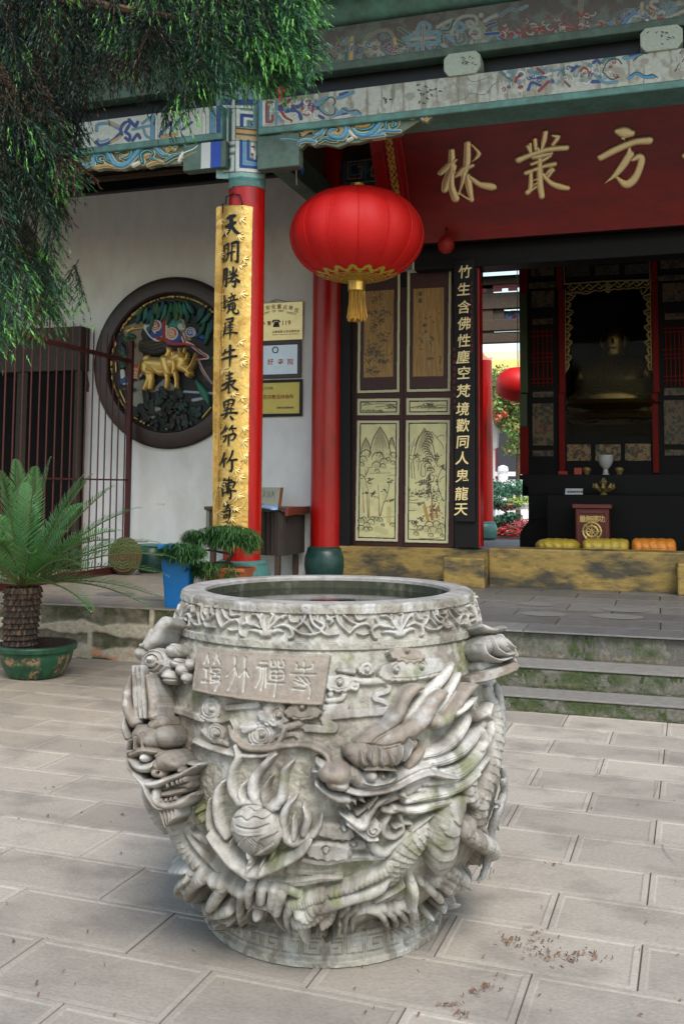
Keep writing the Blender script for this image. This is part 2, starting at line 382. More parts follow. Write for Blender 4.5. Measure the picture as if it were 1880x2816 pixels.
# steps: mossy chiselled risers under grey treads
m_moss = mat('mossy riser', (.155, .145, .12), .95, var=.35, vscale=7, bump=.02, bscale=38, col2=(.052, .072, .024), contrast=(.38, .56), stretch=(1, 1, 1.5), var2=((.17, .135, .09), 6, .6, .72))
m_tread = mat('worn tread', (.19, .178, .16), .75, var=.18, vscale=4, bump=.004, bscale=40)
def riser(name, y0, y1, z0, z1, seed, x0=-2.9, x1=5.0, kx=260):
    c = Canvas(0, x1-x0, 0, z1-z0, .0125)
    n = fbm(c.X, c.Y, 9, seed); ch = np.sin(c.X*190+3*vnoise(c.X, c.Y, 20, seed+5)+c.Y*60)
    c.H = .016*(n-.5)+.008*(vnoise(c.X*2.2, c.Y*.8, 30, seed+3)-.5)
    edge = np.clip(np.minimum(c.Y, c.Y.max()-c.Y)/.012, 0, 1); c.H -= .008*(1-edge)
    low = np.clip((c.Y/c.Y.max()-.0)*4, 0, 1)
    col = np.ones(c.X.shape+(3,))*np.array((.13, .125, .1)); col = mixc(col, (.045, .065, .02), np.clip((fbm(c.X, c.Y, 6, seed+9)-.36)*5, 0, .95))
    col = mixc(col, (.19, .15, .105), np.clip((fbm(c.X*.4, c.Y*2, 12, seed+2)-.5)*6, 0, 1)*np.clip(1-c.Y/c.Y.max()*2.4, 0, 1))
    for q in np.arange(.9, x1-x0, 1.55): c.stroke([(q, 0), (q+.004, z1-z0)], .007, (.05, .05, .04), h=.012, cut=True, sm=False)
    c.C = col*(.75+.5*vnoise(c.X, c.Y, 60, seed)[..., None])
    return struct(c.build(name, lambda X, Y, H: (x0+X, y0-H, z0+Y), m_vst)[0])
m_vst = mat('weathered stone', None, .92, vcol=True, var=.2, vscale=12, bump=.006, bscale=60)
sb = MB(); sb.box(-2.9, 5, 7.05, 7.36, -.3, .098); sb.box(-2.9, 5, 7.35, 7.72, -.3, .25); struct(sb.build('steps', m_moss))
st = MB(); st.box(-2.9, 5, 7.038, 7.345, .0985, .112); st.box(-2.9, 5, 7.338, 7.725, .2505, .264)
struct(st.build('step_treads', m_tread, bevel=.004))
riser('step_face', 7.048, 0, 0, .0985, 1); riser('step_face', 7.348, 0, .112, .2505, 5); riser('step_face', 7.698, 0, .264, T-.012, 9)

# rough masonry face of the terrace on the left
c = Canvas(0, 11.1, 0, T-.012, .011)
n = fbm(c.X, c.Y, 8, 3); n2 = fbm(c.X, c.Y, 25, 8)
wob = .03*(vnoise(c.X, c.Y*0, 3, 2)-.5)+.02*(vnoise(c.X, c.Y*0, 14, 4)-.5)
ch = np.sin((c.X*.8+c.Y)*150+5*vnoise(c.X, c.Y, 14, 6))
hs = .035*(n-.3)+.022*(fbm(c.X*1.3, c.Y*.8, 22, 61, 3)-.5)
col = np.ones(c.X.shape+(3,))*np.array((.17, .145, .10)); col = mixc(col, (.075, .075, .035), np.clip((fbm(c.X, c.Y, 7, 21)-.33)*4, 0, 1)); col *= (.6+.8*n2)[..., None]
y1_, y2_ = .275, .06
def bandm(y, w_): return np.clip(1-np.abs(c.Y-y-wob)/(w_*(.5+vnoise(c.X, c.Y*0, 5, 31))), 0, 1)
mor = np.maximum(bandm(y1_, .05), bandm(y2_, .055))
for k, q in enumerate(np.arange(.35, 11, 1.17)):
    mor = np.maximum(mor, np.clip(1-np.abs(c.X-q-.02*(vnoise(c.Y, c.Y, 9, k)-.5))/(.028), 0, 1)*(c.Y > y1_))
    mor = np.maximum(mor, np.clip(1-np.abs(c.X-q-.55)/(.03), 0, 1)*(c.Y < y1_))
mm = np.clip(mor*4, 0, 1); mcol = mixc(np.ones(c.X.shape+(3,))*np.array((.46, .39, .29)), (.50, .24, .12), np.clip((fbm(c.X, c.Y*3, 6, 40)-.5)*6, 0, 1)*(c.Y < .12))
c.C = mixc(col, (0, 0, 0), mm*1.0)+mcol*(mm*(.75+.4*n2))[..., None]; c.H = hs*(1-mm)+(.018+.012*n2)*mm
struct(c.build('terrace_face', lambda X, Y, H: (-14+X, 7.90-H, Y), m_vst)[0])

# ================================================================ THE CARVED URN
UA = onz(745, 2150, 0)[:2]; UA = UA/np.hypot(*UA)*3.735          # axis of the basin
UTH = math.atan2(-UA[1], -UA[0])                                   # direction of the camera seen from the axis
U0 = .60                                                           # u = angle * U0
prof = np.array([(0, .425), (.018, .425), (.024, .408), (.096, .402), (.102, .392), (.112, .385), (.15, .435), (.22, .51), (.3, .563), (.4, .605), (.5, .632), (.6, .643), (.7, .641), (.8, .631), (.9, .613), (.985, .590), (1.035, .568),
                 (1.037, .577), (1.060, .575), (1.062, .562), (1.1, .551), (1.143, .538), (1.146, .546), (1.168, .542), (1.176, .534)])
PZ, PR = prof[:, 0], prof[:, 1]
PL = np.concatenate([[0], np.cumsum(np.hypot(np.diff(PZ), np.diff(PR)))])
# smoothed relief direction so that carvings stand square off the belly
PN = np.array([(.0, 1)]*len(prof)); 
zs = np.linspace(0, 1.18, 119); rs = np.interp(zs, PZ, PR); rs_s = np.convolve(np.pad(rs, 8, mode='edge'), np.ones(17)/17, 'valid')
nzs = -np.gradient(rs_s, zs); nzs = np.clip(nzs, -.9, .5)
def upos(u, l, h):
    z = np.interp(l, PL, PZ); r = np.interp(l, PL, PR); nz = np.interp(z, zs, nzs); k = 1/np.sqrt(1+nz*nz)
    r = r+h*k; z = z+h*nz*k; th = UTH+u/U0
    return UA[0]+r*np.cos(th), UA[1]+r*np.sin(th), z
def uray(x, y, h=0.):
    d = ray(x, y); n = math.hypot(d[0], d[1]); t = np.linspace(2.6, 4.2, 1601)/n; p = EYEP+t[:, None]*d
    rr = np.hypot(p[:, 0]-UA[0], p[:, 1]-UA[1]); f = rr-np.interp(p[:, 2], PZ, PR)-h
    k = np.nonzero(f <= 0)[0]
    if len(k): i = k[0]; e = 0.
    else: i = int(np.argmin(f)); e = f[i]
    a = (math.atan2(p[i, 1]-UA[1], p[i, 0]-UA[0])-UTH+math.pi) % (2*math.pi)-math.pi
    return a*U0, float(np.interp(p[i, 2], PZ, PL)), h+e
CR = {'A': (340, 1560), 'B': (840, 1560), 'C': (340, 2060), 'E': (840, 2060)}
PXM = .000405
UC = Canvas(-1.05, 1.05, 0, PL[-1], .0021, col=(.32, .305, .255))
def tocr(c, x, y): ox, oy = CR[c]; return (ox+x*.38265)*.834043, (oy+y*.38265)*.834043
def seen(u, l, h):
    q = np.array([float(v) for v in upos(u, l, h)])-EYEP; return np.array([CX+F*(q@_r)/(q@_f), CY-F*(q@_u)/(q@_f)])
def solve(x, y, h):
    u, l, e = uray(x, y, 0.); t = np.array([x, y]); best = (1e9, u, l)
    u0, l0 = u, l; u = np.clip(u, -.93, .93)
    for it in range(9):
        p = seen(u, l, h); er = t-p; en = er@er
        if en < best[0]: best = (en, u, l)
        if en < .2: break
        J = np.column_stack([(seen(u+.004, l, h)-p)/.004, (seen(u, l+.004, h)-p)/.004]); A = J.T@J+np.eye(2)*2e3
        du, dl = np.linalg.solve(A, J.T@er); u = float(np.clip(u+np.clip(du, -.12, .12), -.98, .98)); l = float(np.clip(l+np.clip(dl, -.12, .12), .02, PL[-1]))
    return best[1], best[2]
PANEL = None; PANELS = {}; QT = MB()
def panel(key, x0, x1, y0, y1, px, py, ang, lift):
    """a boss of stone standing out at the flank; its carved face is turned towards the front"""
    u, l = solve(px, py, lift); p = np.array([float(v) for v in upos(u, l, lift)]); a = UTH+ang; n = np.array([math.cos(a), math.sin(a), .22]); n /= np.linalg.norm(n)
    cv_ = Canvas(x0, x1, y0, y1, .85, col=(.32, .305, .255), mask=False); cv_.um = .00152; PANELS[key] = (cv_, p, n)
def S(c, pts, r, h, grp, col=None, **k):
    """carved stroke; points read off the enlarged photograph and thrown onto the basin's own surface"""
    n = len(pts); r = [r]*n if not hasattr(r, '__len__') else r; h = [h]*n if not hasattr(h, '__len__') else h
    P, H, RR = [], [], []
    if PANEL == 'Q':
        m_ = min(len(pts), len(r), len(h)); P = []
        for (x, y), b_ in zip(pts[:m_], h):
            d = ray(*tocr(c, x-26, y)); nn = math.hypot(d[0], d[1]); t = np.linspace(2.6, 4.0, 701)/nn; p = EYEP+t[:, None]*d; rr_ = np.hypot(p[:, 0]-UA[0], p[:, 1]-UA[1]); f_ = rr_-np.interp(p[:, 2], PZ, PR)-.03; i_ = np.nonzero(f_ <= 0)[0]; i_ = i_[0] if len(i_) else int(np.argmin(f_)); P.append(p[i_])
        Pc = catmull(np.column_stack([P, r[:m_]]), 5) if m_ > 2 else np.column_stack([P, r[:m_]])
        if m_ == 1: Pc = np.vstack([Pc+[0, 0, z_, 0] for z_ in (-.008, 0, .008)])
        n_ = len(Pc); QT.tube([tuple(q[:3]) for q in Pc], [max(.004, q[3]*.0004*(.25 if i in (0, n_-1) else 1)*(1+.10*math.sin(i*2.2))) for i, q in enumerate(Pc)], 10); return
    if PANEL:
        k.pop('on', None); k.pop('gro', None); cut = k.get('cut', False)
        m_ = min(len(pts), len(r), len(h)); PANELS[PANEL][0].stroke([tocr(c, x, y) for x, y in pts[:m_]], [a*.3191*.94 for a in r[:m_]], col=col, h=[b if cut else .010+b*.85 for b in h[:m_]], grp=grp, gro=0 if cut else 3.2, mask=None if cut else True, **k); return
    for (x, y), a, b in zip(pts, r, h):
        hs = 0.012 if k.get('cut') else b*.85
        if k.get('cut') and 'on' in k: hs = k['on']
        u, l = solve(*tocr(c, x, y), hs); P.append((u, l)); H.append(min(b, .115)); RR.append(a*PXM)
    k.pop('on', None)
    UC.stroke(P, RR, col=col, h=H, grp=grp, gro=k.pop('gro', .0065), **k)
GB, GC, GL, GR, GP, GF, GN, GK, GW, GS = 0, 1, 2, 3, 4, 5, 6, 7, 8, 9
ST = (.39, .37, .33); BR = (.245, .205, .165); LT = (.485, .465, .425); GY = (.33, .31, .275); DK = (.17, .155, .13)
panel('L', 276, 470, 1410, 1985, 440, 1700, -R(10), .05)
panel('K', 285, 452, 1395, 1600, 415, 1500, -R(16), .04)
panel('R', 1050, 1180, 1420, 1660, 1085, 1540, R(22), .03)
panel('Q', 1085, 1190, 1570, 2070, 1138, 1760, R(58), -.035)
# --- low clouds and ribbons
for pts, r in (([(120, 1075), (350, 1052), (620, 1030)], 34), ([(120, 1085), (140, 1140), (200, 1165), (190, 1180), (0, 1170)], 18), ([(620, 1000), (560, 965), (500, 945), (510, 915), (590, 890), (600, 850), (570, 830)], 22), ([(640, 1040), (720, 900), (760, 830)], 50)):
    S('B', pts, r, .014, GC, GY, prof='flat')
for pts, r in (([(300, 820), (330, 870), (300, 900), (330, 960), (300, 1000), (420, 1040), (560, 1090)], 30), ([(500, 1255), (640, 1300), (780, 1340)], 24), ([(740, 1010), (960, 990)], 26), ([(1420, 1010), (1600, 1000)], 26), ([(1250, 1140), (1380, 1150), (1500, 1175), (1520, 1140), (1440, 1100), (1430, 1060), (1600, 1030)], 20)):
    S('A', pts, r, .014, GC, GY, prof='flat')
def cloud(c, x, y, rx, ry, h, curl=None, rot=0, col=ST):
    a = np.array([math.cos(rot), math.sin(rot)]); d = rx-ry
    pts = [(x-a[0]*d, y-a[1]*d), (x-a[0]*d*.4, y-a[1]*d*.4), (x+a[0]*d*.4, y+a[1]*d*.4), (x+a[0]*d, y+a[1]*d)]
    S(c, pts, [ry*.86, ry, ry*1.02, ry*.88], h, GC, col, prof='flat')
    for q in range(7):     # scalloped rim
        t = math.pi*(q+.2)/6.3; S(c, [(x+rx*.86*math.cos(t)*a[0]-ry*.72*math.sin(t)*a[1], y+rx*.86*math.cos(t)*a[1]+ry*.72*math.sin(t)*a[0])], ry*.34, h*1.02, GC, col, prof='flat')
    S(c, [(x-a[0]*d*.9, y-a[1]*d*.9+ry*.55), (x, y+ry*.72), (x+a[0]*d*.9, y+a[1]*d*.9+ry*.5)], ry*.06+3, .004, GC, None, cut=True)
    for (cx, cy, s) in (curl or []):
        cu, cl = solve(*tocr(c, cx, cy), h)
        UC.spiral(cu, cl, ry*.52*PXM, 1.35, 7*PXM, start=1.5, sgn=s, h=.007, cut=True)
        S(c, [(cx, cy)], 21, h+.016, GC, col)
cloud('B', 730, 630, 135, 62, .034, [(735, 597, 1)], .1, BR); cloud('B', 780, 738, 275, 82, .028, [(660, 740, 1), (845, 712, -1)], -.12, GY)
cloud('B', 440, 728, 62, 50, .024, [(445, 738, 1)]); S('B', [(280, 745), (330, 740), (345, 755), (240, 740)], 20, .02, GC, GY)
S('B', [(250, 800), (400, 820), (540, 815), (600, 800)], [38, 30, 30, 40], .02, GC, ST); cloud('B', 235, 835, 125, 66, .022, [(248, 828, 1)], .05)
S('B', [(330, 870), (365, 880), (375, 850), (340, 850)], 16, .026, GC, ST); S('B', [(180, 915)], 26, .02, GC, ST); S('B', [(160, 960), (250, 950), (280, 910)], 22, .016, GC, ST)
cloud('A', 1080, 1055, 110, 92, .024, [(1106, 1066, 1)]); cloud('A', 1285, 1040, 135, 62, .03, [(1280, 1008, -1)], 0, BR); S('A', [(1090, 1110), (1160, 1150), (1260, 1120)], 30, .022, GC, ST)
for (x, y, r0, sg) in ((620, 1020, 95, 1), (985, 1205, 105, 1), (655, 1195, 80, -1)):
    S('A', [(x, y)], r0, .015, GC, ST, prof='flat')
    for k in (.95, .72, .5): S('A', [(x+r0*k*math.cos(t), y+r0*k*math.sin(t)) for t in np.linspace(0, 6.1, 10)], 6, .004, GC, None, cut=True)
    S('A', [(x, y)], 22, .03, GC, ST)
S('A', [(840, 1150), (880, 1160), (930, 1150), (860, 1180)], 24, .02, GC, ST); S('A', [(600, 1100), (700, 1110), (760, 1090)], 18, .014, GC, ST)
S('A', [(560, 1180), (640, 1240), (740, 1270)], 22, .014, GC, GY); S('A', [(1110, 1220), (1230, 1200), (1260, 1260), (1130, 1280)], 20, .012, GC, GY, prof='flat')
cloud('E', 210, 600, 150, 62, .024, [(280, 580, 1)], .15); cloud('E', 165, 740, 175, 72, .028, [(145, 740, 1)], .08); cloud('E', 365, 690, 80, 45, .02, [(345, 690, -1)])
S('E', [(-20, 800), (150, 820), (300, 790), (560, 780)], [20, 24, 26, 22], .02, GC, ST, prof='flat')
S('C', [(920, 945), (1050, 955), (1250, 965), (1420, 940), (1568, 930)], [16, 26, 30, 26, 14], .02, GC, GY, prof='flat'); S('C', [(1180, 880), (1380, 890), (1500, 880)], 22, .008, GC, GY, prof='flat')
cloud('C', 500, 470, 85, 70, .025, [(520, 450, 1)], .6); S('C', [(420, 500), (470, 590), (570, 660), (600, 680)], [26, 22, 30, 16], .022, GC, ST)
# cloud knobs that stand well out at both shoulders
PANEL = 'K'
S('A', [(265, 690)], 118, .085, GC, GY, floor=.2)
for k in (.9, .66, .42): S('A', [(265+112*k*math.cos(t), 688+112*k*math.sin(t)) for t in np.linspace(.4, 6.0, 10)], 9, .011, GC, None, cut=True)
S('A', [(265, 668)], 30, .105, GC, LT)
for (x, y, r, h) in ((165, 625, 55, .075), (180, 570, 24, .07), (380, 600, 55, .06), (400, 690, 40, .055), (440, 740, 50, .05), (490, 700, 45, .04), (240, 770, 60, .07), (350, 790, 60, .06), (470, 800, 44, .045), (200, 730, 45, .07)):
    S('A', [(x, y)], r, h, GC, GY, floor=.15)
for p in ([(200, 770), (300, 800), (400, 810), (480, 830)], [(330, 560), (400, 580), (430, 640), (450, 680)], [(360, 650), (420, 690), (470, 690)]): S('A', p, 10, .010, GC, None, cut=True)
S('A', [(330, 400), (290, 450), (260, 520), (210, 580)], [46, 42, 40, 30], [.05, .06, .06, .06], GC, GY); S('A', [(250, 470), (200, 560)], 30, .06, GC, GY)
PANEL = 'R'
S('B', [(1230, 590), (1300, 560), (1370, 580), (1430, 640)], [60, 75, 70, 44], [.06, .09, .09, .08], GC, GY, floor=.2)
for p in ([(1200, 560), (1215, 640), (1300, 680), (1380, 660)], [(1270, 520), (1290, 600), (1350, 640), (1400, 630)], [(1330, 500), (1360, 560), (1400, 590)]): S('B', p, 16, [.08, .10, .105, .10], GC, ST)
S('B', [(1240, 430), (1290, 460), (1340, 455)], [20, 26, 24], [.04, .06, .07], GC, ST); S('B', [(1345, 452)], 26, .09, GC, LT); S('B', [(1400, 600), (1440, 700), (1462, 722)], [26, 20, 10], .07, GC, ST); S('B', [(1250, 720), (1350, 690)], 44, .03, GC, GY)
S('B', [(1150, 812), (1250, 785), (1330, 755), (1410, 725)], [36, 42, 42, 38], [.05, .07, .08, .085], GC, BR, prof='flat')
PANEL = None
# --- the right-hand dragon: body first
S('E', [(1330, -420), (1395, -250), (1400, -60), (1380, 120), (1330, 280), (1290, 420), (1260, 600)], [50, 70, 80, 85, 80, 75, 65], [.03, .045, .055, .06, .06, .06, .055], GR, ST, tex='scales', tl=1.0)
S('E', [(1230, 150), (1200, 290), (1250, 400)], [60, 75, 60], .05, GR, ST, tex='scales')
PANEL = 'Q'
S('E', [(1440, 130), (1450, 300), (1400, 460), (1350, 620), (1330, 800), (1290, 940)], [24, 36, 40, 40, 34, 24], [.07, .08, .08, .075, .07, .06], GR, GY, tex='strands')
for p in ([(1460, 180), (1440, 240), (1460, 300)], [(1390, 380), (1430, 430), (1390, 490)], [(1300, 560), (1330, 700), (1270, 840)], [(1360, 850), (1350, 930)], [(1290, 870), (1270, 960)], [(1395, 500), (1410, 580)]): S('E', p, [26, 30, 14][:len(p)], .085, GR, GY)
S('E', [(1390, 415)], 24, .10, GR, LT)
S('B', [(1390, 830), (1410, 920), (1425, 1040), (1425, 1180), (1420, 1300)], [26, 40, 44, 44, 40], .03, GR, LT, tex='scales')
PANEL = None
S('E', [(900, 540), (850, 640), (760, 740), (690, 850), (620, 960)], [50, 95, 120, 105, 60], [.03, .045, .05, .045, .03], GR, ST, tex='scales', tl=.75)
S('E', [(1110, 440), (1060, 560), (1030, 690), (1020, 820), (990, 880)], [95, 112, 122, 110, 70], [.07, .085, .09, .08, .05], GR, ST, tex='rings', tl=.74)
S('E', [(1210, 560), (1225, 660), (1190, 780), (1150, 840)], [60, 70, 62, 40], [.07, .085, .08, .06], GR, ST, tex='scales', tl=.8)
S('E', [(930, 560), (925, 680), (920, 800)], [24, 30, 30], .045, GR, GY)
# back leg, ridge and fins
S('E', [(620, 850), (560, 910), (440, 965), (320, 1015), (200, 1055), (120, 1085)], [50, 46, 42, 40, 36, 30], .04, GR, ST, tex='rings', tl=.8)
S('E', [(590, 960), (540, 1020), (420, 1075), (300, 1110), (170, 1150), (110, 1170)], [30, 50, 48, 46, 50, 50], [.035, .045, .048, .055, .06, .06], GR, LT)
for k in range(7):
    S('E', [(715-8*k, 985+12*k), (620-12*k, 1045+10*k), (500-6*k, 1100+3*k)], [8, 13, 8], .034-.002*k, GR, GY)
S('E', [(690, 1020), (660, 1110), (600, 1150)], 60, .02, GR, GY)
for k, (a, b, d) in enumerate((((770, 960), (790, 1050), (780, 1160)), ((840, 980), (870, 1080), (890, 1185)), ((905, 960), (950, 1060), (985, 1170)), ((960, 940), (1010, 1030), (1030, 1120)), ((1030, 920), (1055, 1010), (1060, 1090)), ((1090, 900), (1120, 1000), (1140, 1110)), ((1150, 880), (1170, 960), (1200, 1030)))):
    S('E', [a, b, d], [34, 46, 32], [.03, .06, .075], GR, LT if k % 2 else ST, tex='strands', tl=2)
for p in ([(380, 1180), (470, 1170), (560, 1220), (610, 1325)], [(460, 1165), (580, 1170), (650, 1240), (680, 1330)], [(560, 1150), (670, 1180), (720, 1250), (735, 1325)], [(640, 1140), (740, 1160), (775, 1220), (780, 1295)], [(720, 1120), (790, 1180), (805, 1260)]):
    S('E', p, [30, 38, 36, 24][:len(p)], [.035, .045, .05, .05][:len(p)], GW, ST)
for p in ([(420, 1170), (350, 1210), (335, 1300)], [(360, 1160), (290, 1230), (280, 1330)], [(300, 1150), (250, 1200)]): S('E', p, [34, 36, 24][:len(p)], .045, GW, ST)
for k in range(9): S('E', [(300+8*k, 1345-3*k), (400+10*k, 1290-6*k), (470+14*k, 1250-1*k), (540, 1290)][:3], 7, .012, GW, GY)
# clawed foot
for p, r in (([(130, 1120), (60, 1170), (10, 1230), (-60, 1200)], [60, 62, 52, 40]), ([(150, 1160), (70, 1230), (0, 1260), (-70, 1270)], [56, 60, 55, 56]), ([(200, 1170), (170, 1240), (120, 1280)], [44, 46, 34])):
    S('E', p, r, [.05, .065, .075, .07][:len(p)], GR, ST, tex='ribs', tl=1.2)
S('C', [(1270, 1290), (1290, 1350), (1325, 1420)], [44, 34, 10], [.07, .075, .07], GR, LT); S('C', [(1190, 1170), (1170, 1240), (1200, 1320)], [46, 40, 10], [.055, .06, .06], GR, ST); S('C', [(1190, 1150), (1310, 1120), (1420, 1080)], [50, 46, 40], .05, GR, ST, tex='ribs')
cu, cl = solve(*tocr('C', 1420, 1345), .045); S('C', [(1420, 1345)], 78, .05, GW, ST); UC.spiral(cu, cl, 60*PXM, 1.3, 8*PXM, h=.012, cut=True); S('C', [(1415, 1335)], 28, .066, GW, ST)
S('C', [(1500, 1390), (1540, 1330), (1550, 1260)], [20, 26, 20], .05, GW, ST); S('E', [(150, 1380), (230, 1330), (260, 1250)], [30, 30, 20], .04, GW, ST)
# mane
for c, p, r, h in (('B', [(600, 1240), (740, 1110), (830, 980), (920, 880), (1010, 780), (1060, 700)], [26, 40, 44, 44, 44, 30], .036),
                   ('B', [(930, 1060), (1010, 960), (1070, 850), (1110, 770)], [24, 32, 34, 26], .04),
                   ('B', [(840, 1360), (960, 1330), (1080, 1250), (1160, 1130), (1200, 1020), (1225, 935)], [34, 44, 46, 44, 36, 20], .05),
                   ('B', [(830, 1420), (1000, 1390), (1130, 1330), (1220, 1230), (1290, 1110), (1340, 990)], [34, 46, 48, 48, 44, 26], .05),
                   ('B', [(900, 1480), (1040, 1480), (1170, 1420), (1270, 1310), (1330, 1200), (1350, 1120)], [28, 42, 46, 44, 36, 20], .05),
                   ('E', [(860, 250), (1000, 230), (1130, 180), (1230, 80), (1310, -40), (1350, -140)], [30, 42, 46, 46, 38, 22], .055),
                   ('E', [(820, 300), (960, 300), (1110, 260), (1230, 170), (1320, 60)], [30, 44, 44, 40, 22], .05),
                   ('E', [(640, 430), (800, 445), (950, 405), (1080, 380), (1205, 375)], [24, 38, 40, 36, 20], .055),
                   ('E', [(720, 380), (850, 350), (990, 330), (1140, 270), (1250, 180)], [26, 42, 46, 38, 18], .055)):
    S(c, p, r, h, GR, LT, tex='strands', tl=2.5)
S('B', [(1200, 1010), (1240, 1080), (1290, 1060), (1330, 1090)], [20, 34, 30, 22], .065, GR, LT); S('B', [(1280, 1180), (1300, 1260), (1270, 1310)], [30, 40, 28], .06, GR, LT); 
# horns and brow
S('B', [(420, 1290), (500, 1215), (600, 1155), (685, 1045), (735, 935), (800, 868), (840, 862)], [70, 66, 56, 48, 48, 42, 26], [.07, .07, .068, .066, .068, .07, .06], GR, BR)
S('B', [(560, 1290), (680, 1225), (790, 1160), (875, 1070), (930, 975), (985, 915), (1010, 905)], [70, 74, 70, 66, 58, 46, 26], [.08, .08, .078, .075, .075, .075, .06], GR, BR)
S('B', [(930, 1110), (1010, 1105), (1090, 1010), (1150, 920), (1205, 862), (1222, 850)], [52, 56, 48, 46, 42, 24], [.06, .065, .07, .075, .08, .07], GR, BR); S('B', [(1090, 1050), (1150, 1010), (1190, 970), (1215, 938)], [34, 34, 26, 12], .075, GR, LT)
S('B', [(330, 1330), (420, 1370), (520, 1390), (620, 1375), (700, 1330), (780, 1270)], [52, 84, 88, 80, 66, 40], [.08, .095, .10, .095, .085, .06], GR, BR)
for p in ([(400, 1330), (410, 1400), (430, 1425)], [(470, 1300), (460, 1370), (485, 1425)], [(540, 1310), (540, 1390), (555, 1430)], [(600, 1330), (620, 1380), (615, 1430)], [(690, 1290), (680, 1360), (640, 1420)], [(760, 1250), (740, 1330), (700, 1390)]):
    S('B', p, [12, 20, 12], [.105, .115, .10], GR, GY)
S('B', [(740, 1430), (790, 1380), (840, 1320), (850, 1260)], [40, 44, 30, 10], [.07, .07, .06, .05], GR, BR)
# cheek, eye, muzzle
S('B', [(440, 1560), (560, 1560), (700, 1530), (840, 1500), (930, 1470)], [60, 74, 80, 70, 40], [.06, .06, .06, .055, .05], GR, ST)
S('B', [(480, 1490), (560, 1490), (600, 1480)], [52, 46, 34], .03, GR, DK, cut=True)
S('B', [(476, 1507)], [47], .108, GR, LT); S('B', [(552, 1494), (556, 1508)], 26, .085, GR, LT); S('B', [(598, 1486), (600, 1500)], 20, .08, GR, LT)
S('B', [(420, 1452), (540, 1450), (650, 1462)], [12, 15, 12], .105, GR, BR); S('B', [(425, 1552), (500, 1562), (600, 1540), (660, 1500)], [10, 13, 13, 8], .095, GR, ST)
S('E', [(330, 180), (400, 225), (520, 240), (640, 215), (760, 170), (880, 130)], [54, 66, 66, 62, 56, 40], [.085, .08, .075, .075, .07, .06], GR, ST)
S('E', [(170, 190), (250, 200)], [78, 96], [.115, .11], GR, BR, floor=.25); S('E', [(200, 255), (270, 270)], [50, 46], .10, GR, BR); S('E', [(130, 130), (90, 105), (75, 80)], [34, 22, 8], .075, GR, GY); S('E', [(120, 165), (70, 160), (40, 165)], [24, 16, 6], .06, GR, GY)
S('E', [(300, 300), (380, 322), (490, 318), (640, 285), (770, 220), (890, 180), (1000, 200), (1090, 210)], [24, 26, 28, 28, 28, 26, 24, 14], .082, GR, BR)
S('E', [(75, 255), (140, 310), (220, 355), (300, 370)], [14, 26, 34, 40], [.06, .07, .075, .075], GR, LT)
for p in ([(290, 380), (320, 440)], [(350, 370), (360, 405)], [(400, 360), (430, 385)], [(230, 365), (260, 380)]): S('E', p, [24, 7], .07, GR, LT)
S('E', [(480, 420), (620, 350), (760, 290), (830, 240)], [26, 40, 44, 34], .05, GR, ST); S('E', [(700, 330), (720, 350)], [28, 16], .075, GR, ST)
S('E', [(250, 465), (330, 520), (410, 560), (450, 490), (500, 410), (580, 350)], [10, 30, 44, 38, 34, 22], [.05, .065, .075, .07, .065, .055], GR, LT)
for k in range(6): S('E', [(455+12*k, 430-16*k), (448+12*k, 412-16*k)], [11, 7], .078, GR, LT)
for p in ([(370, 470), (420, 430), (470, 380)], [(300, 540), (370, 590), (430, 640)]): S('E', p, 16, .06, GR, ST)
cu, cl = solve(*tocr('E', 490, 590), .055); S('E', [(490, 590)], 62, .06, GR, LT); UC.spiral(cu, cl, 50*PXM, 1.4, 7*PXM, h=.011, cut=True)
S('E', [(400, 610), (450, 650), (520, 650)], [20, 22, 12], .055, GR, LT); S('E', [(470, 670), (500, 730), (570, 760), (640, 700), (780, 580), (920, 470)], [20, 36, 34, 26, 22, 16], .035, GR, ST)
S('E', [(600, 480), (560, 560), (570, 620), (640, 640), (700, 590), (690, 550), (640, 570)], [26, 28, 26, 24, 22, 18, 12], .038, GR, GY); S('E', [(680, 480), (700, 530), (760, 540), (750, 590)], [22, 20, 18, 10], .036, GR, GY)
S('E', [(560, 440), (620, 450), (700, 430)], 26, .05, GR, ST)
# --- long whisker over the pearl
S('A', [(752, 1150), (785, 1235), (880, 1300), (1030, 1308), (1150, 1286), (1280, 1280), (1390, 1310), (1455, 1355), (1482, 1420)], [18, 24, 27, 27, 25, 26, 27, 25, 24], [.025, .032, .034, .034, .034, .036, .04, .05, .06], GR, BR)
S('A', [(1160, 1150), (1130, 1220), (1095, 1285)], [16, 20, 20], .03, GR, ST); S('A', [(500, 1255), (620, 1305), (760, 1345), (900, 1360), (1020, 1355), (1090, 1325)], [14, 20, 20, 20, 18, 14], .026, GL, ST)
S('A', [(760, 1090), (790, 1150), (790, 1200)], 12, .02, GR, GY)
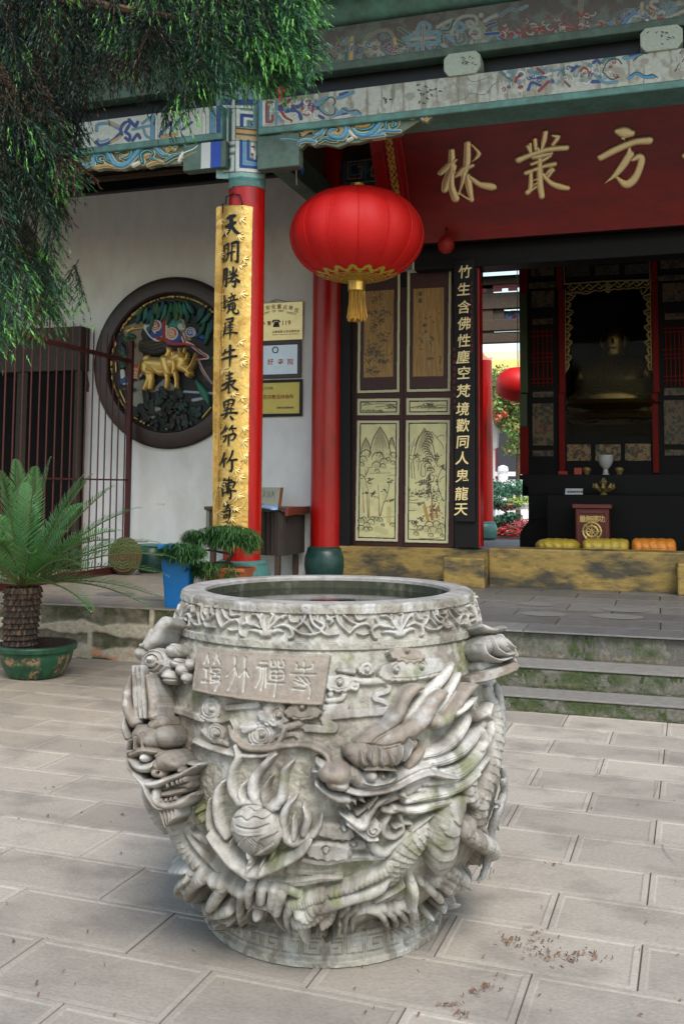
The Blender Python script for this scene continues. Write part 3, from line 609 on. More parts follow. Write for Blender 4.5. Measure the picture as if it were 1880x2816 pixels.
# --- the flaming pearl
for p, r in (([(795, -20), (812, 60), (770, 160), (762, 270), (810, 370), (880, 400)], [16, 28, 36, 42, 46, 44]), ([(1085, 45), (1010, 110), (935, 210), (915, 300), (940, 380)], [14, 34, 42, 48, 48]), ([(852, 255), (832, 320), (850, 380)], [10, 26, 36]), ([(1052, 205), (1008, 290), (1015, 380), (1030, 430)], [10, 34, 42, 44]), ([(1210, 92), (1150, 160), (1135, 270), (1120, 370), (1060, 430)], [12, 34, 38, 44, 44]), ([(820, 390), (920, 400), (1020, 430), (1090, 420)], [40, 46, 44, 40]),
             ([(705, 240), (660, 320), (655, 450), (680, 560), (730, 640)], [12, 36, 44, 44, 30]), ([(615, 360), (600, 480), (620, 590), (690, 650)], [10, 26, 34, 36]), ([(1235, 350), (1160, 440), (1135, 560), (1170, 660), (1250, 690), (1340, 640), (1400, 570), (1425, 495)], [12, 32, 40, 44, 44, 36, 26, 10]), ([(1215, 500), (1220, 580), (1220, 650)], [10, 26, 30]), ([(1290, 420), (1318, 520), (1290, 620)], [12, 34, 32]),
             ([(765, 665), (768, 760), (810, 850)], [12, 24, 34]), ([(885, 745), (905, 815), (880, 900)], [10, 28, 32]), ([(1062, 700), (1068, 765), (1040, 850)], [12, 27, 32]), ([(985, 840), (965, 900)], [12, 30]), ([(600, 620), (680, 730), (780, 840), (900, 910), (1020, 890), (1150, 830), (1270, 760), (1340, 680)], [12, 44, 60, 56, 44, 40, 36, 12]), ([(660, 700), (760, 820), (900, 930)], [30, 50, 40])):
    S('C', p, [a*.84 for a in r], .040 if max(p_[1] for p_ in p) < 860 else .066, GF, LT if len(p) % 2 else ST)
S('C', [(918, 628)], 190, .074, GP, ST, floor=.38)
S('C', [(765, 575), (840, 604), (920, 612), (1000, 600), (1072, 566)], [6, 10, 10, 10, 6], [.052, .072, .079, .072, .052], GP, ST)
for p in ([(770, 520), (830, 500), (880, 520), (930, 500), (990, 520), (1050, 500)], [(830, 470), (880, 450), (930, 470), (980, 455)], [(800, 560), (915, 575), (1030, 555)]): S('C', p, 6, .009, GP, None, cut=True, on=.068)
for k in range(9):
    S('C', [(790+15*k, 700-9*k), (850+17*k, 790-10*k)], 6, .011, GP, None, cut=True, sm=False, on=.068); S('C', [(935+16*k, 770-9*k), (985+13*k, 650-3*k)], 6, .011, GP, None, cut=True, sm=False, on=.068)
for k in range(8): S('C', [(742+6*k, 625+14*k), (800+10*k, 600+3*k)], 5, .009, GP, None, cut=True, sm=False, on=.06)
for k in range(5): S('C', [(815, 760+16*k), (900, 800+11*k), (1000, 775+13*k)], 5, .009, GP, None, cut=True, on=.06)
# --- the left-hand dragon: trunk, leg, claws
S('C', [(120, 190), (150, 290), (170, 400), (230, 520), (290, 590)], [52, 62, 70, 66, 40], [.03, .04, .05, .045, .03], GL, GY, tex='rings', tl=.8)
S('C', [(350, 470), (350, 560), (380, 660), (430, 760), (500, 850), (560, 910)], [40, 58, 70, 76, 80, 70], [.06, .055, .055, .05, .05, .045], GL, ST, tex='scales', tl=.8)
S('C', [(400, 520), (470, 640), (560, 760), (680, 880), (790, 960), (850, 980)], [18, 22, 24, 24, 22, 14], .03, GL, GY)
S('C', [(420, 840), (480, 900), (560, 970)], [18, 28, 34], [.06, .065, .07], GL, LT); S('C', [(370, 780), (365, 850)], [20, 10], .08, GL, ST)
S('C', [(560, 930), (585, 1040), (610, 1130), (640, 1210)], [62, 58, 62, 56], [.065, .075, .085, .08], GL, ST, tex='ribs', tl=1.4); S('C', [(635, 1200), (655, 1260), (662, 1300)], [46, 34, 8], [.085, .08, .06], GL, LT); S('C', [(600, 1220), (640, 1300)], [34, 20], .06, GL, GY)
S('C', [(620, 960), (690, 1040), (740, 1110), (755, 1170)], [50, 52, 56, 46], [.06, .065, .075, .07], GL, ST, tex='ribs', tl=1.4); S('C', [(762, 1170), (762, 1230), (750, 1275)], [38, 26, 8], [.075, .07, .05], GL, LT)
S('C', [(700, 960), (790, 1030), (830, 1060), (825, 1150), (840, 1240), (800, 1315)], [44, 46, 40, 30, 28, 10], [.05, .055, .06, .055, .055, .045], GL, ST, tex='ribs', tl=1.4)
S('C', [(440, 950), (400, 990), (375, 1060), (380, 1080)], [26, 24, 18, 8], .09, GL, ST); S('C', [(460, 960), (440, 1020), (435, 1090)], [30, 26, 10], .08, GL, ST); S('C', [(500, 990), (480, 1040), (470, 1080)], [30, 26, 12], .07, GL, ST)
# fists of the wave and the little ball
for p in ([(905, 1000), (885, 1060), (890, 1135)], [(985, 1020), (975, 1110)], [(1075, 1030), (1055, 1140)], [(1130, 1060), (1095, 1190)]): S('C', p, [46, 44, 28][:len(p)], .048, GW, LT)
S('C', [(900, 1000), (1000, 1010), (1130, 1010), (1250, 1060)], 34, .034, GW, ST); S('C', [(950, 1225)], 58, .055, GW, LT, floor=.15)
for k in range(7): S('C', [(1010+16*k, 1250+2*k), (1060+9*k, 1180+10*k), (1110, 1200+14*k)], 6, .014, GW, GY)
S('C', [(890, 1240), (900, 1160), (960, 1140), (1060, 1170), (1110, 1250), (1160, 1300)], [14, 16, 16, 20, 20, 16], .035, GW, ST)
S('C', [(760, 1290), (900, 1300), (1050, 1330), (1200, 1360)], 14, .02, GW, GY)
# --- left head, turned towards the viewer
PANEL = 'L'
S('A', [(70, 800), (50, 880), (50, 960), (70, 1040), (110, 1110)], [24, 32, 38, 44, 50], [.03, .04, .05, .06, .06], GL, BR)
S('A', [(205, 790), (225, 880), (245, 980), (250, 1070)], [26, 34, 40, 46], [.05, .055, .06, .065], GL, BR); S('A', [(45, 1090), (35, 1150), (60, 1220)], [10, 26, 30], .05, GL, ST)
for k, x in enumerate((110, 140, 170)): S('A', [(x-10, 720), (x, 840), (x+5, 960), (x+15, 1080)], [16, 24, 24, 16], .045, GL, GY, tex='strands', tl=3)
S('A', [(180, 1215), (230, 1230)], [96, 100], [.09, .10], GL, BR, floor=.3); S('A', [(320, 1215)], 88, .09, GL, GY, floor=.3); S('A', [(250, 1140), (300, 1120)], [50, 50], .07, GL, BR)
for p in ([(110, 1240), (100, 1300)], [(150, 1220), (150, 1300)], [(200, 1200), (205, 1300)]): S('A', p, [14, 10], .105, GL, ST)
S('A', [(110, 1340), (200, 1310), (290, 1320)], [30, 36, 28], [.085, .10, .09], GL, BR); S('A', [(205, 1362)], 42, .108, GL, LT, floor=.2)
S('A', [(100, 1380), (160, 1430), (240, 1430), (300, 1380)], [34, 40, 36, 30], [.075, .09, .09, .08], GL, GY); S('A', [(290, 1350), (320, 1330), (350, 1350)], 24, .085, GL, BR)
S('C', [(310, 110), (370, 80), (430, 100)], [66, 84, 60], [.105, .125, .115], GL, BR, floor=.3); S('C', [(290, 160), (330, 170)], [40, 36], .11, GL, BR); S('C', [(318, 160)], 16, .03, GL, DK, cut=True); S('C', [(465, 145)], 30, .105, GL, BR)
S('C', [(210, 240), (280, 240), (360, 215), (470, 170), (550, 120)], [36, 34, 30, 28, 12], [.09, .105, .11, .10, .07], GL, ST)
S('C', [(340, 280), (400, 270), (470, 250)], [56, 60, 44], .05, GL, DK)
for k, (x, y) in enumerate(((375, 240), (410, 228), (443, 218), (470, 208), (492, 200))): S('C', [(x, y), (x+2, y+18)], [16, 10], .098, GL, LT)
S('C', [(340, 315), (400, 305), (465, 290)], [26, 32, 20], .088, GL, BR)
for k, (x, y) in enumerate(((330, 358), (362, 356), (394, 350), (424, 342))): S('C', [(x, y), (x, y-12)], [16, 11], .09, GL, LT)
S('C', [(280, 300), (290, 370), (380, 395), (470, 360), (520, 320)], [40, 44, 40, 34, 16], [.085, .092, .09, .08, .06], GL, ST)
S('C', [(66, 30), (90, 120), (150, 190), (205, 250), (240, 330), (300, 410), (390, 410)], [14, 18, 22, 24, 24, 22, 14], [.06, .08, .09, .095, .095, .09, .07], GL, GY)
for k in range(5): S('C', [(310+26*k, 430-6*k), (325+24*k, 480-4*k), (345+14*k, 545-14*k)], [20, 20, 8], .07, GL, ST, tex='strands')
S('C', [(500, 100), (540, 110), (590, 105)], [20, 16, 8], .05, GL, GY)
PANEL = None
# --- the name panel with its four seal characters
pq = [solve(*tocr('A', x, y), .04) for x, y in ((543, 573), (1476, 634), (1422, 984), (496, 880))]
UC.poly(pq, BR, .04, GN)
for a, b in zip(pq, pq[1:]+pq[:1]): UC.stroke([a, b], .005, BR, h=.041, prof='flat', grp=GN, sm=False)
WH = (.43, .41, .37)
for p in ([(605, 625), (590, 665), (578, 690)], [(605, 650), (612, 680)], [(672, 625), (660, 665), (650, 690)], [(672, 650), (690, 690)], [(575, 728), (605, 728)], [(590, 730), (592, 800), (560, 822), (605, 822)], [(630, 728), (685, 728), (685, 750), (630, 750), (630, 730)], [(625, 775), (680, 775), (682, 805), (628, 805), (625, 775)], [(625, 825), (690, 822), (670, 850), (655, 885)], [(655, 752), (655, 775)],
          [(800, 645), (798, 730), (790, 790), (750, 880)], [(796, 710), (740, 780)], [(800, 715), (812, 775)], [(870, 648), (868, 760), (858, 890)], [(868, 735), (832, 785)], [(872, 735), (898, 785)],
          [(985, 682), (1030, 680)], [(960, 715), (1030, 712)], [(985, 715), (980, 790), (950, 860)], [(1003, 715), (1000, 800), (985, 880)], [(1022, 715), (1020, 860)], [(1060, 670), (1060, 705), (1090, 705), (1090, 672)], [(1115, 672), (1115, 710), (1148, 710), (1148, 675)], [(1058, 740), (1142, 742), (1142, 800), (1058, 798), (1058, 740)], [(1058, 770), (1142, 772)], [(1098, 740), (1098, 800)], [(1035, 830), (1150, 836)], [(1095, 815), (1090, 860), (1080, 925)],
          [(1240, 690), (1250, 725)], [(1240, 722), (1300, 728), (1355, 720), (1360, 690)], [(1297, 675), (1297, 765)], [(1200, 765), (1378, 770)], [(1235, 800), (1265, 815), (1255, 840)], [(1265, 790), (1310, 840)], [(1225, 818), (1300, 850)], [(1285, 800), (1330, 850), (1340, 880), (1330, 940)], [(1215, 872), (1300, 880)], [(1310, 795), (1335, 830)]):
    S('A', p, 8.5, .009, GN, WH, cut=True, on=.04)
# --- neck band: eight lotus blooms on a running scroll
def band(k, pts, r, h):
    P = []
    for x, y in pts:
        u, l, _ = uray(*tocr('A', 1020+x, 480+y), .01); P.append((u-bu0, l))
    for q in range(-3, 4):
        if abs(bu1+q*bper) < 1.15: UC.stroke([(bu1+q*bper+u, l) for u, l in P], [a*PXM for a in (r if hasattr(r, '__len__') else [r]*len(P))], ST, h=h, grp=GK, gro=.006)
bu0 = uray(*tocr('A', 1020, 480), .01)[0]; bu1 = bu0; bper = 2*math.pi/8*U0
for p, r in (([(0, 0), (-20, -70), (-60, -130), (-95, -135)], [16, 12, 13, 14]), ([(-8, -10), (-35, -80), (-30, -135)], 12), ([(0, -20), (-12, -80), (2, -118)], [14, 22, 10]), ([(8, -10), (30, -80), (55, -130), (40, -140)], 12), ([(0, 0), (50, -60), (100, -110), (140, -125), (120, -105)], [16, 14, 14, 14, 10]), ([(-25, 5), (25, 5)], [26, 26]), ([(-30, -5), (-80, -20), (-120, -18)], [20, 16, 8]), ([(30, -5), (90, -20), (120, -10)], [20, 18, 10]), ([(-40, -40), (-110, -75), (-180, -55), (-180, 0), (-165, 18)], [10, 16, 18, 16, 10]), ([(60, -40), (130, -60), (185, -30), (190, 20), (170, 35)], [10, 16, 18, 18, 12]),
             ([(190, -40), (250, 0), (330, 10), (400, -10)], [12, 14, 14, 10]), ([(290, -150), (270, -90), (220, -40)], [16, 16, 10]), ([(310, -140), (340, -70), (400, -20)], [12, 16, 10]), ([(350, -100), (420, -60), (400, -20), (440, 10), (520, 5)], [10, 18, 16, 14, 10]), ([(500, -150), (520, -90), (560, -40), (600, 0)], [16, 16, 14, 10]), ([(440, -100), (480, -90), (460, -60)], [12, 16, 8]), ([(600, 0), (650, -50), (720, -70), (760, -40)], [12, 16, 16, 10]), ([(560, -130), (620, -80), (700, -60)], [12, 14, 8]), ([(250, -100), (300, -60), (340, 0)], [8, 16, 8]), ([(430, -140), (450, -110), (500, -120)], [8, 14, 8]), ([(640, -140), (660, -100), (720, -110)], [8, 14, 8]), ([(660, 0), (700, 10), (740, 0)], [8, 12, 8]), ([(380, -140), (370, -100)], [10, 16]), ([(-140, -120), (-120, -70), (-60, -50)], [8, 15, 8]), ([(170, -130), (180, -90), (220, -80)], [8, 15, 8])):
    band(0, p, r, .017)
# base ring with a key fret
pitch = .105
for q in range(-10, 10):
    x = q*pitch
    for p in ([(0, .086), (0, .034), (.084, .034), (.084, .07), (.03, .07), (.03, .052), (.062, .052)], [(.094, .09), (.094, .034)], [(.0, .082), (.098, .082)]):
        UC.stroke([(x+a, np.interp(b, PZ, PL)) for a, b in p],   .0024, (.15, .14, .12), h=.007, cut=True, sm=False)
UC.G[(UC.Y < np.interp(.105, PZ, PL)) & (UC.G == 0)] = GS
UC.G[(UC.Y > np.interp(1.036, PZ, PL)) & (UC.Y < np.interp(1.145, PZ, PL)) & (UC.G == 0)] = GK
# tool marks, wear, moss
rough = fbm(UC.X, UC.Y, 75, 5, 3)-.5; body = UC.H < .002
UC.H = np.where(body, .0065*rough, UC.H+.0016*rough); UC.blur(1)
cl_ = np.clip((fbm(UC.X, UC.Y, 7, 55)-.5)*3, -1, 1)[..., None]; UC.C *= 1+.16*cl_
UC.C = mixc(UC.C, (.165, .138, .11), np.clip((fbm(UC.X*1.4, UC.Y*.6, 9, 71)-.53)*5, 0, .75)*(UC.G != GN))
UC.C = mixc(UC.C, (.47, .465, .445), np.clip((fbm(UC.X, UC.Y, 13, 91)-.58)*6, 0, .55)*(UC.G != GN))
UC.C = mixc(UC.C, (.13, .115, .09), np.clip((fbm(UC.X*2.2, UC.Y*.35, 8, 171)-.52)*5, 0, .6)*np.clip((fbm(UC.X, UC.Y, 24, 7)-.3)*3, 0, 1)*(UC.G != GN))
mossm = np.zeros(UC.X.shape)
for c, x, y, r in (('B', 1140, 620, 110), ('B', 1120, 740, 60), ('B', 960, 1100, 60), ('B', 760, 770, 90), ('B', 300, 640, 60), ('E', 520, 830, 130), ('E', 330, 940, 150), ('E', 200, 1000, 90), ('E', 800, 620, 120), ('E', 660, 1000, 80), ('E', 900, 330, 120), ('B', 1100, 1400, 120), ('A', 780, 1110, 60), ('C', 1180, 180, 60), ('C', 1150, 750, 100), ('C', 560, 440, 90), ('C', 1250, 1010, 120), ('A', 500, 920, 70), ('C', 880, 1240, 50), ('B', 190, 1180, 60), ('E', 1050, 300, 90), ('C', 740, 440, 70)):
    u, l = solve(*tocr(c, x, y), .01); mossm = np.maximum(mossm, np.exp(-((UC.X-u)**2+(UC.Y-l)**2)/(r*PXM)**2))
hb = UC.H.copy(); tmp = Canvas.__new__(Canvas); tmp.H = hb; tmp.blur(14); low = np.clip((tmp.H-UC.H)/.006, 0, 1)
mossm = np.clip(mossm*1.3+.22*low*(fbm(UC.X, UC.Y, 5, 13) > .48), 0, 1)*np.clip((fbm(UC.X, UC.Y, 30, 3)-.34)*4, 0, 1)
UC.C = mixc(UC.C, (.15, .165, .07), mossm*.8)
fade = np.clip((1.05-np.abs(UC.X))/.05, 0, 1); UC.H *= fade
m_urn = mat('carved stone', None, .62, vcol=True, var=.20, vscale=10, bump=.0022, bscale=150, spec=.35)
urn = thing('stone_urn', 'large grey stone water basin carved with dragons and a flaming pearl', 'stone basin', (UA[0], UA[1], 0))
names = {GB: 'basin', GC: 'cloud_carving', GL: 'dragon_carving', GR: 'dragon_carving', GP: 'pearl', GF: 'flame_carving', GN: 'name_panel', GK: 'neck_band', GW: 'wave_carving', GS: 'base_ring'}
plabel = {GL: 'dragon facing the viewer with open mouth and teeth', GR: 'dragon in profile with long swept horns and mane', GN: 'brown stone panel with four seal characters'}
for o in UC.build('basin', upos, m_urn, urn, {k: (v, urn) for k, v in names.items()}):
    pass
QT.build('body_fringe', mat('carved stone fringe', (.32, .31, .29), .65, var=.3, vscale=14, bump=.004, bscale=60), urn, smooth=True, angle=60)
for key, nm in (('L', 'dragon_head'), ('K', 'cloud_knob'), ('R', 'cloud_knob')):
    cv_, p, n = PANELS[key]; cv_.H += .0016*(fbm(cv_.X, cv_.Y, .1, 5, 3)-.5); cv_.blur(1); cv_.C *= 1+.3*(fbm(cv_.X, cv_.Y, .02, 6)[..., None]-.5); cv_.C = mixc(cv_.C, (.47, .465, .445), np.clip((fbm(cv_.X, cv_.Y, .03, 9)-.58)*6, 0, .5)); cv_.C = mixc(cv_.C, (.165, .138, .11), np.clip((fbm(cv_.X, cv_.Y, .016, 31)-.5)*5, 0, .7))
    def fnp(X, Yp, H, p=p, n=n):
        d = _f[None, None, :]+(X-CX)[..., None]/F*_r-(Yp-CY)[..., None]/F*_u; t = ((p-EYEP)@n)/(d@n); q = EYEP+d*t[..., None]+H[..., None]*n; return q[..., 0], q[..., 1], q[..., 2]
    cv_.build(nm, fnp, m_urn, urn, thick={'L': .22, 'K': .20, 'R': .20}[key])
# the far side carries the same carving again, half a turn round
BK = Canvas(1.035, 2*math.pi*U0-1.035, 0, PL[-1], .0065, col=(.32, .305, .255))
ii = np.clip(((BK.X-math.pi*U0-UC.x0)/UC.st).round().astype(int), 0, UC.nx-1); jj = np.clip(((BK.Y-UC.y0)/UC.st).round().astype(int), 0, UC.ny-1)
BK.H = UC.H[jj, ii]*np.clip((np.minimum(BK.X-1.035, 2*math.pi*U0-1.035-BK.X))/.05, 0, 1)-.0005; BK.C = UC.C[jj, ii]
BK.build('rear_carving', upos, m_urn, urn)
# mouth, inner wall and water
ib = MB(); n_ = 128
rim_prof = [(.534, 1.176), (.525, 1.1775), (.462, 1.1775), (.456, 1.172), (.4555, 1.160)]
vs = [(UA[0]+r*math.cos(2*math.pi*k/n_), UA[1]+r*math.sin(2*math.pi*k/n_), z) for r, z in rim_prof for k in range(n_)]
ib.add(vs, [(i*n_+k, i*n_+(k+1) % n_, (i+1)*n_+(k+1) % n_, (i+1)*n_+k) for i in range(len(rim_prof)-1) for k in range(n_)])
m_rim = mat('worn rim stone', (.32, .30, .275), .6, var=.22, vscale=6, bump=.003, bscale=60, col2=(.20, .175, .15), contrast=(.45, .7))
rim = ib.build('rim', m_rim, urn, smooth=True, angle=30)
ib = MB(); ip = [(.4554, 1.1605), (.452, 1.0), (.44, .8), (.1, .78)]; vs = [(UA[0]+r*math.cos(2*math.pi*k/n_), UA[1]+r*math.sin(2*math.pi*k/n_), z) for r, z in ip for k in range(n_)]
ib.add(vs, [(i*n_+k, i*n_+(k+1) % n_, (i+1)*n_+(k+1) % n_, (i+1)*n_+k) for i in range(3) for k in range(n_)]+[tuple(range(3*n_, 4*n_))])
ib.build('inner_wall', mat('wet inner stone', (.035, .038, .02), .7, var=.4, vscale=9, col2=(.12, .115, .08), contrast=(.55, .7)), urn, smooth=True, angle=30)
# algae lining on the inner wall, ragged upper edge
ac = Canvas(0, 2*math.pi*.457, 0, .12, .006); hgt = .052+.05*fbm(ac.X, ac.Y*0, 8, 3)+.03*(vnoise(ac.X, ac.Y*0, 20, 9)-.5)
ac.M = ac.Y < hgt; ac.C = mixc(np.ones(ac.X.shape+(3,))*np.array((.10, .105, .05)), (.06, .085, .02), np.clip((fbm(ac.X, ac.Y, 12, 4)-.4)*5, 0, 1)); ac.C = mixc(ac.C, (.22, .2, .15), np.clip((fbm(ac.X, ac.Y, 18, 8)-.55)*6, 0, 1))
ac.build('algae', lambda X, Y, H: (UA[0]+(.4535-.004)*np.cos(X/.457), UA[1]+(.4535-.004)*np.sin(X/.457), 1.085+Y), m_vst, rim)
wm = MB(); wm.add([(UA[0]+.4525*math.cos(2*math.pi*k/96), UA[1]+.4525*math.sin(2*math.pi*k/96), 1.131) for k in range(96)], [tuple(range(96))])
m_wat = mat('dark water', (.012, .014, .008), .03, spec=.6, bump=.0006, bscale=5)
wo = wm.build('water', m_wat); tag(wo, 'still dark water filling the carved stone basin', 'water', kind='structure')

# ================================================================ THE TEMPLE
def cv(ox, oy, s): return lambda x, y: ((ox+x*s)*.834043, (oy+y*s)*.834043)
def pj(p):
    d = np.array(p, float)-EYEP; return (CX+F*d@_r/(d@_f), CY-F*d@_u/(d@_f))
def cyl_map(X0, Y0, r):
    def fn(X, Yp, H):
        d = _f[None, None, :]+(X-CX)[..., None]/F*_r-(Yp-CY)[..., None]/F*_u
        a = d[..., 0]**2+d[..., 1]**2; b = -(d[..., 0]*X0+d[..., 1]*Y0); rr = r+H; c = X0*X0+Y0*Y0-rr*rr
        t = (-b-np.sqrt(np.clip(b*b-a*c, 0, None)))/a
        return d[..., 0]*t, d[..., 1]*t, EYE+d[..., 2]*t
    return fn
def pl_map(P, n, H0=0):
    P = np.array(P, float); n = np.array(n, float)
    def fn(X, Yp, H):
        d = _f[None, None, :]+(X-CX)[..., None]/F*_r-(Yp-CY)[..., None]/F*_u
        t = ((P-EYEP)@n)/(d@n); p = EYEP+d*t[..., None]+H[..., None]*n
        return p[..., 0], p[..., 1], p[..., 2]
    return fn
def quadpx(x0, x1, z0, z1, Y): return [pj((x0, Y, z0)), pj((x1, Y, z0)), pj((x1, Y, z1)), pj((x0, Y, z1))]
def sheet(x0, x1, z0, z1, Y, step, col):
    """canvas in photo units covering an upright rectangle of the plane y = Y"""
    q = np.array(quadpx(x0, x1, z0, z1, Y)); q0 = np.clip(q[:, 0], -60, 1630); q1 = np.clip(q[:, 1], -60, 2400)
    c = Canvas(q0.min(), q0.max(), q1.min(), q1.max(), step, col, mask=False); c.poly(q, mask=True); return c
red = srgb(168, 14, 10); dred = srgb(110, 12, 10)
m_red = mat('red lacquer', red, .32, var=.2, col2=srgb(132, 14, 12), contrast=(.5, .7), vscale=2.5, stretch=(3, 3, .5), bump=.0008, bscale=14)
m_dark = mat('dark painted wood', srgb(20, 19, 21), .55, spec=.25, var=.25, vscale=5, bump=.001, bscale=30)
m_brown = mat('old brown boards', srgb(82, 68, 52), .75, var=.3, vscale=3, stretch=(1, 1, 4), bump=.002)
m_green = mat('grey green painted wood', srgb(88, 112, 100), .65, var=.18, vscale=4, bump=.0015, col2=srgb(70, 84, 74))
m_teal = mat('teal painted wood', srgb(92, 140, 130), .6, var=.2, vscale=4, bump=.0015, col2=srgb(80, 105, 96))
m_pnt = mat('painted wood', None, .6, vcol=True, var=.13, vscale=7, bump=.001, bscale=60)
m_vc = mat('fine painted surface', None, .5, vcol=True, var=.06, vscale=8)
m_gold = mat('gold leaf', (.78, .50, .13), .33, .85, var=.15, vscale=6, bump=.0012, bscale=70, col2=(.70, .40, .08))
m_goldp = mat('gold paint', (.72, .50, .19), .38, .45, var=.1, vscale=8)
m_black = mat('black lacquer', (.005, .005, .006), .4, spec=.3)
m_plas = mat('white plaster', (.74, .735, .71), .9, var=.07, vscale=1.2, bump=.004, bscale=9, col2=(.58, .555, .50), contrast=(.52, .75), stretch=(1, 1, .55))
m_drum = mat('dark green stone', srgb(28, 62, 56), .35, var=.3, vscale=6, bump=.002)
m_dgreen = mat('green stone', srgb(66, 112, 106), .45, var=.2, vscale=6, bump=.002)
W_ = srgb(205, 205, 195); BL = srgb(30, 62, 130); LB = srgb(86, 140, 165); TE = srgb(60, 118, 116); RD = srgb(150, 40, 32); GN_ = srgb(44, 92, 78); OC = srgb(190, 150, 85); BK_ = srgb(24, 26, 28); CRM = srgb(172, 170, 150); GRY = srgb(120, 135, 130)
W2_ = srgb(168, 172, 162)
XC, YC, RC = -3.785, 8.70, .178            # front column
YB = 8.50                                   # front face of the colonnade beams

# ---- plaster wall, upper boarding, ceiling, roof, hall shell
wl = MB(); wl.box(-12, -3.55, 11.3, 11.6, T, 5.46); o = wl.build('plaster_wall', m_plas); tag(o, 'whitewashed plaster wall behind the red columns, stained with damp', 'wall')
ub = thing('wall_boarding', 'brown framed boarding along the top of the white wall', 'boarding', (-7, 11.2, 5.5))
b = MB(); b.box(-12, -3.6, 11.2, 11.5, 5.46, 5.60); b.build('rail', m_black, ub, bevel=.01)
b = MB(); b.box(-12, -3.6, 11.26, 11.5, 5.60, 7.2); b.build('board', m_brown, ub)
b = MB(); b.box(-12, -3.6, 11.17, 11.26, 5.60, 5.67)
for x in np.arange(-11.5, -3.7, 1.02): b.box(x, x+.07, 11.20, 11.26, 5.67, 6.3)
b.build('frame', m_brown, ub, bevel=.008)
rf = thing('temple_roof', 'tiled temple roof with deep eaves above the painted beams', 'roof', (0, 12, 6.4))
b = MB()
for s in range(8):
    y0 = 7.2+s*.62; z0 = 6.42+s*.17
    b.hexa([(-14, y0, z0), (9, y0, z0), (9, y0+.66, z0+.18), (-14, y0+.66, z0+.18), (-14, y0, z0+.14), (9, y0, z0+.14), (9, y0+.66, z0+.34), (-14, y0+.66, z0+.34)])
for s in range(7):
    y0 = 12.16+s*.62; z0 = 7.78-s*.17
    b.hexa([(-14, y0, z0), (9, y0, z0), (9, y0+.66, z0-.18), (-14, y0+.66, z0-.18), (-14, y0, z0+.14), (9, y0, z0+.14), (9, y0+.66, z0-.02), (-14, y0+.66, z0-.02)])
b.build('slope', mat('roof tile', srgb(95, 80, 60), .8, var=.3, vscale=6), rf)
b = MB()
for k in range(90):
    x = -13.8+k*.25; b.hexa([(x, 7.25, 6.32), (x+.09, 7.25, 6.32), (x+.09, 11.2, 7.40), (x, 11.2, 7.40), (x, 7.25, 6.42), (x+.09, 7.25, 6.42), (x+.09, 11.2, 7.50), (x, 11.2, 7.50)])
b.build('rafters', m_brown, rf)
b = MB(); b.box(-12, 8, 8.9, 16.2, 6.55, 6.65); tag(b.build('ceiling_board', m_brown), 'brown board ceiling over the veranda and hall', 'ceiling')
b = MB(); b.box(4.2, 4.5, 11.1, 16.2, T, 6.5); tag(b.build('side_wall', m_brown), 'plain side wall of the dark hall', 'wall')
b = MB(); b.box(-4.2, -3.95, 11.61, 16.2, T, 6.5); tag(b.build('party_wall', m_brown), 'wall between the hall and the white-walled room', 'wall')
b = MB(); b.box(-12, -11.7, 8.2, 11.3, T, 6.5); tag(b.build('end_wall', m_plas), 'plastered end wall of the veranda', 'wall')

# ---- columns
def column(x, y, r, z0, z1, label, mtl, drum, dm, band=True):
    t = thing('column', label, 'column', (x, y, z0), 'red lacquered columns')
    b = MB(); b.lathe([(r*1.0, z0+.30), (r*1.02, 1.2), (r, 3), (r*.97, z1)], x, y, 40); b.build('shaft', mtl, t, smooth=True)
    b = MB(); b.lathe([(drum*.80, z0+.002), (drum*.95, z0+.05), (drum*1.02, z0+.16), (drum, z0+.26), (drum*.9, z0+.335), (drum*.885, z0+.34), (drum*.88, z0+.365), (drum*.78, z0+.385), (r*.9, z0+.386)], x, y, 40); b.build('base_drum', dm, t, smooth=True, angle=30); return t
fc = column(XC, YC, RC, T, 5.9, 'red front column with a painted blue band, carrying the gold board', m_red, .275, m_dgreen)
bc = column(-3.76, 11.12, .182, T, 6.2, 'red rear column beside the painted door, on a dark green drum', m_red, .25, m_drum)
# rivets round the front drum
b = MB()
for k in range(14):
    a = 2*math.pi*k/14+.1; b.lathe([(.013, 0), (.011, .006), (.004, .011)], 0, 0, 8); n = 24
    vv = b.v[-n:]; b.v[-n:] = [((lambda p: (XC+math.cos(a)*(.243+p[2])-math.sin(a)*p[0], YC+math.sin(a)*(.243+p[2])+math.cos(a)*p[0], T+.315+p[1]))(p)) for p in vv]
b.build('rivet', m_dgreen, [c for c in fc.children if 'base' in c.name][0])
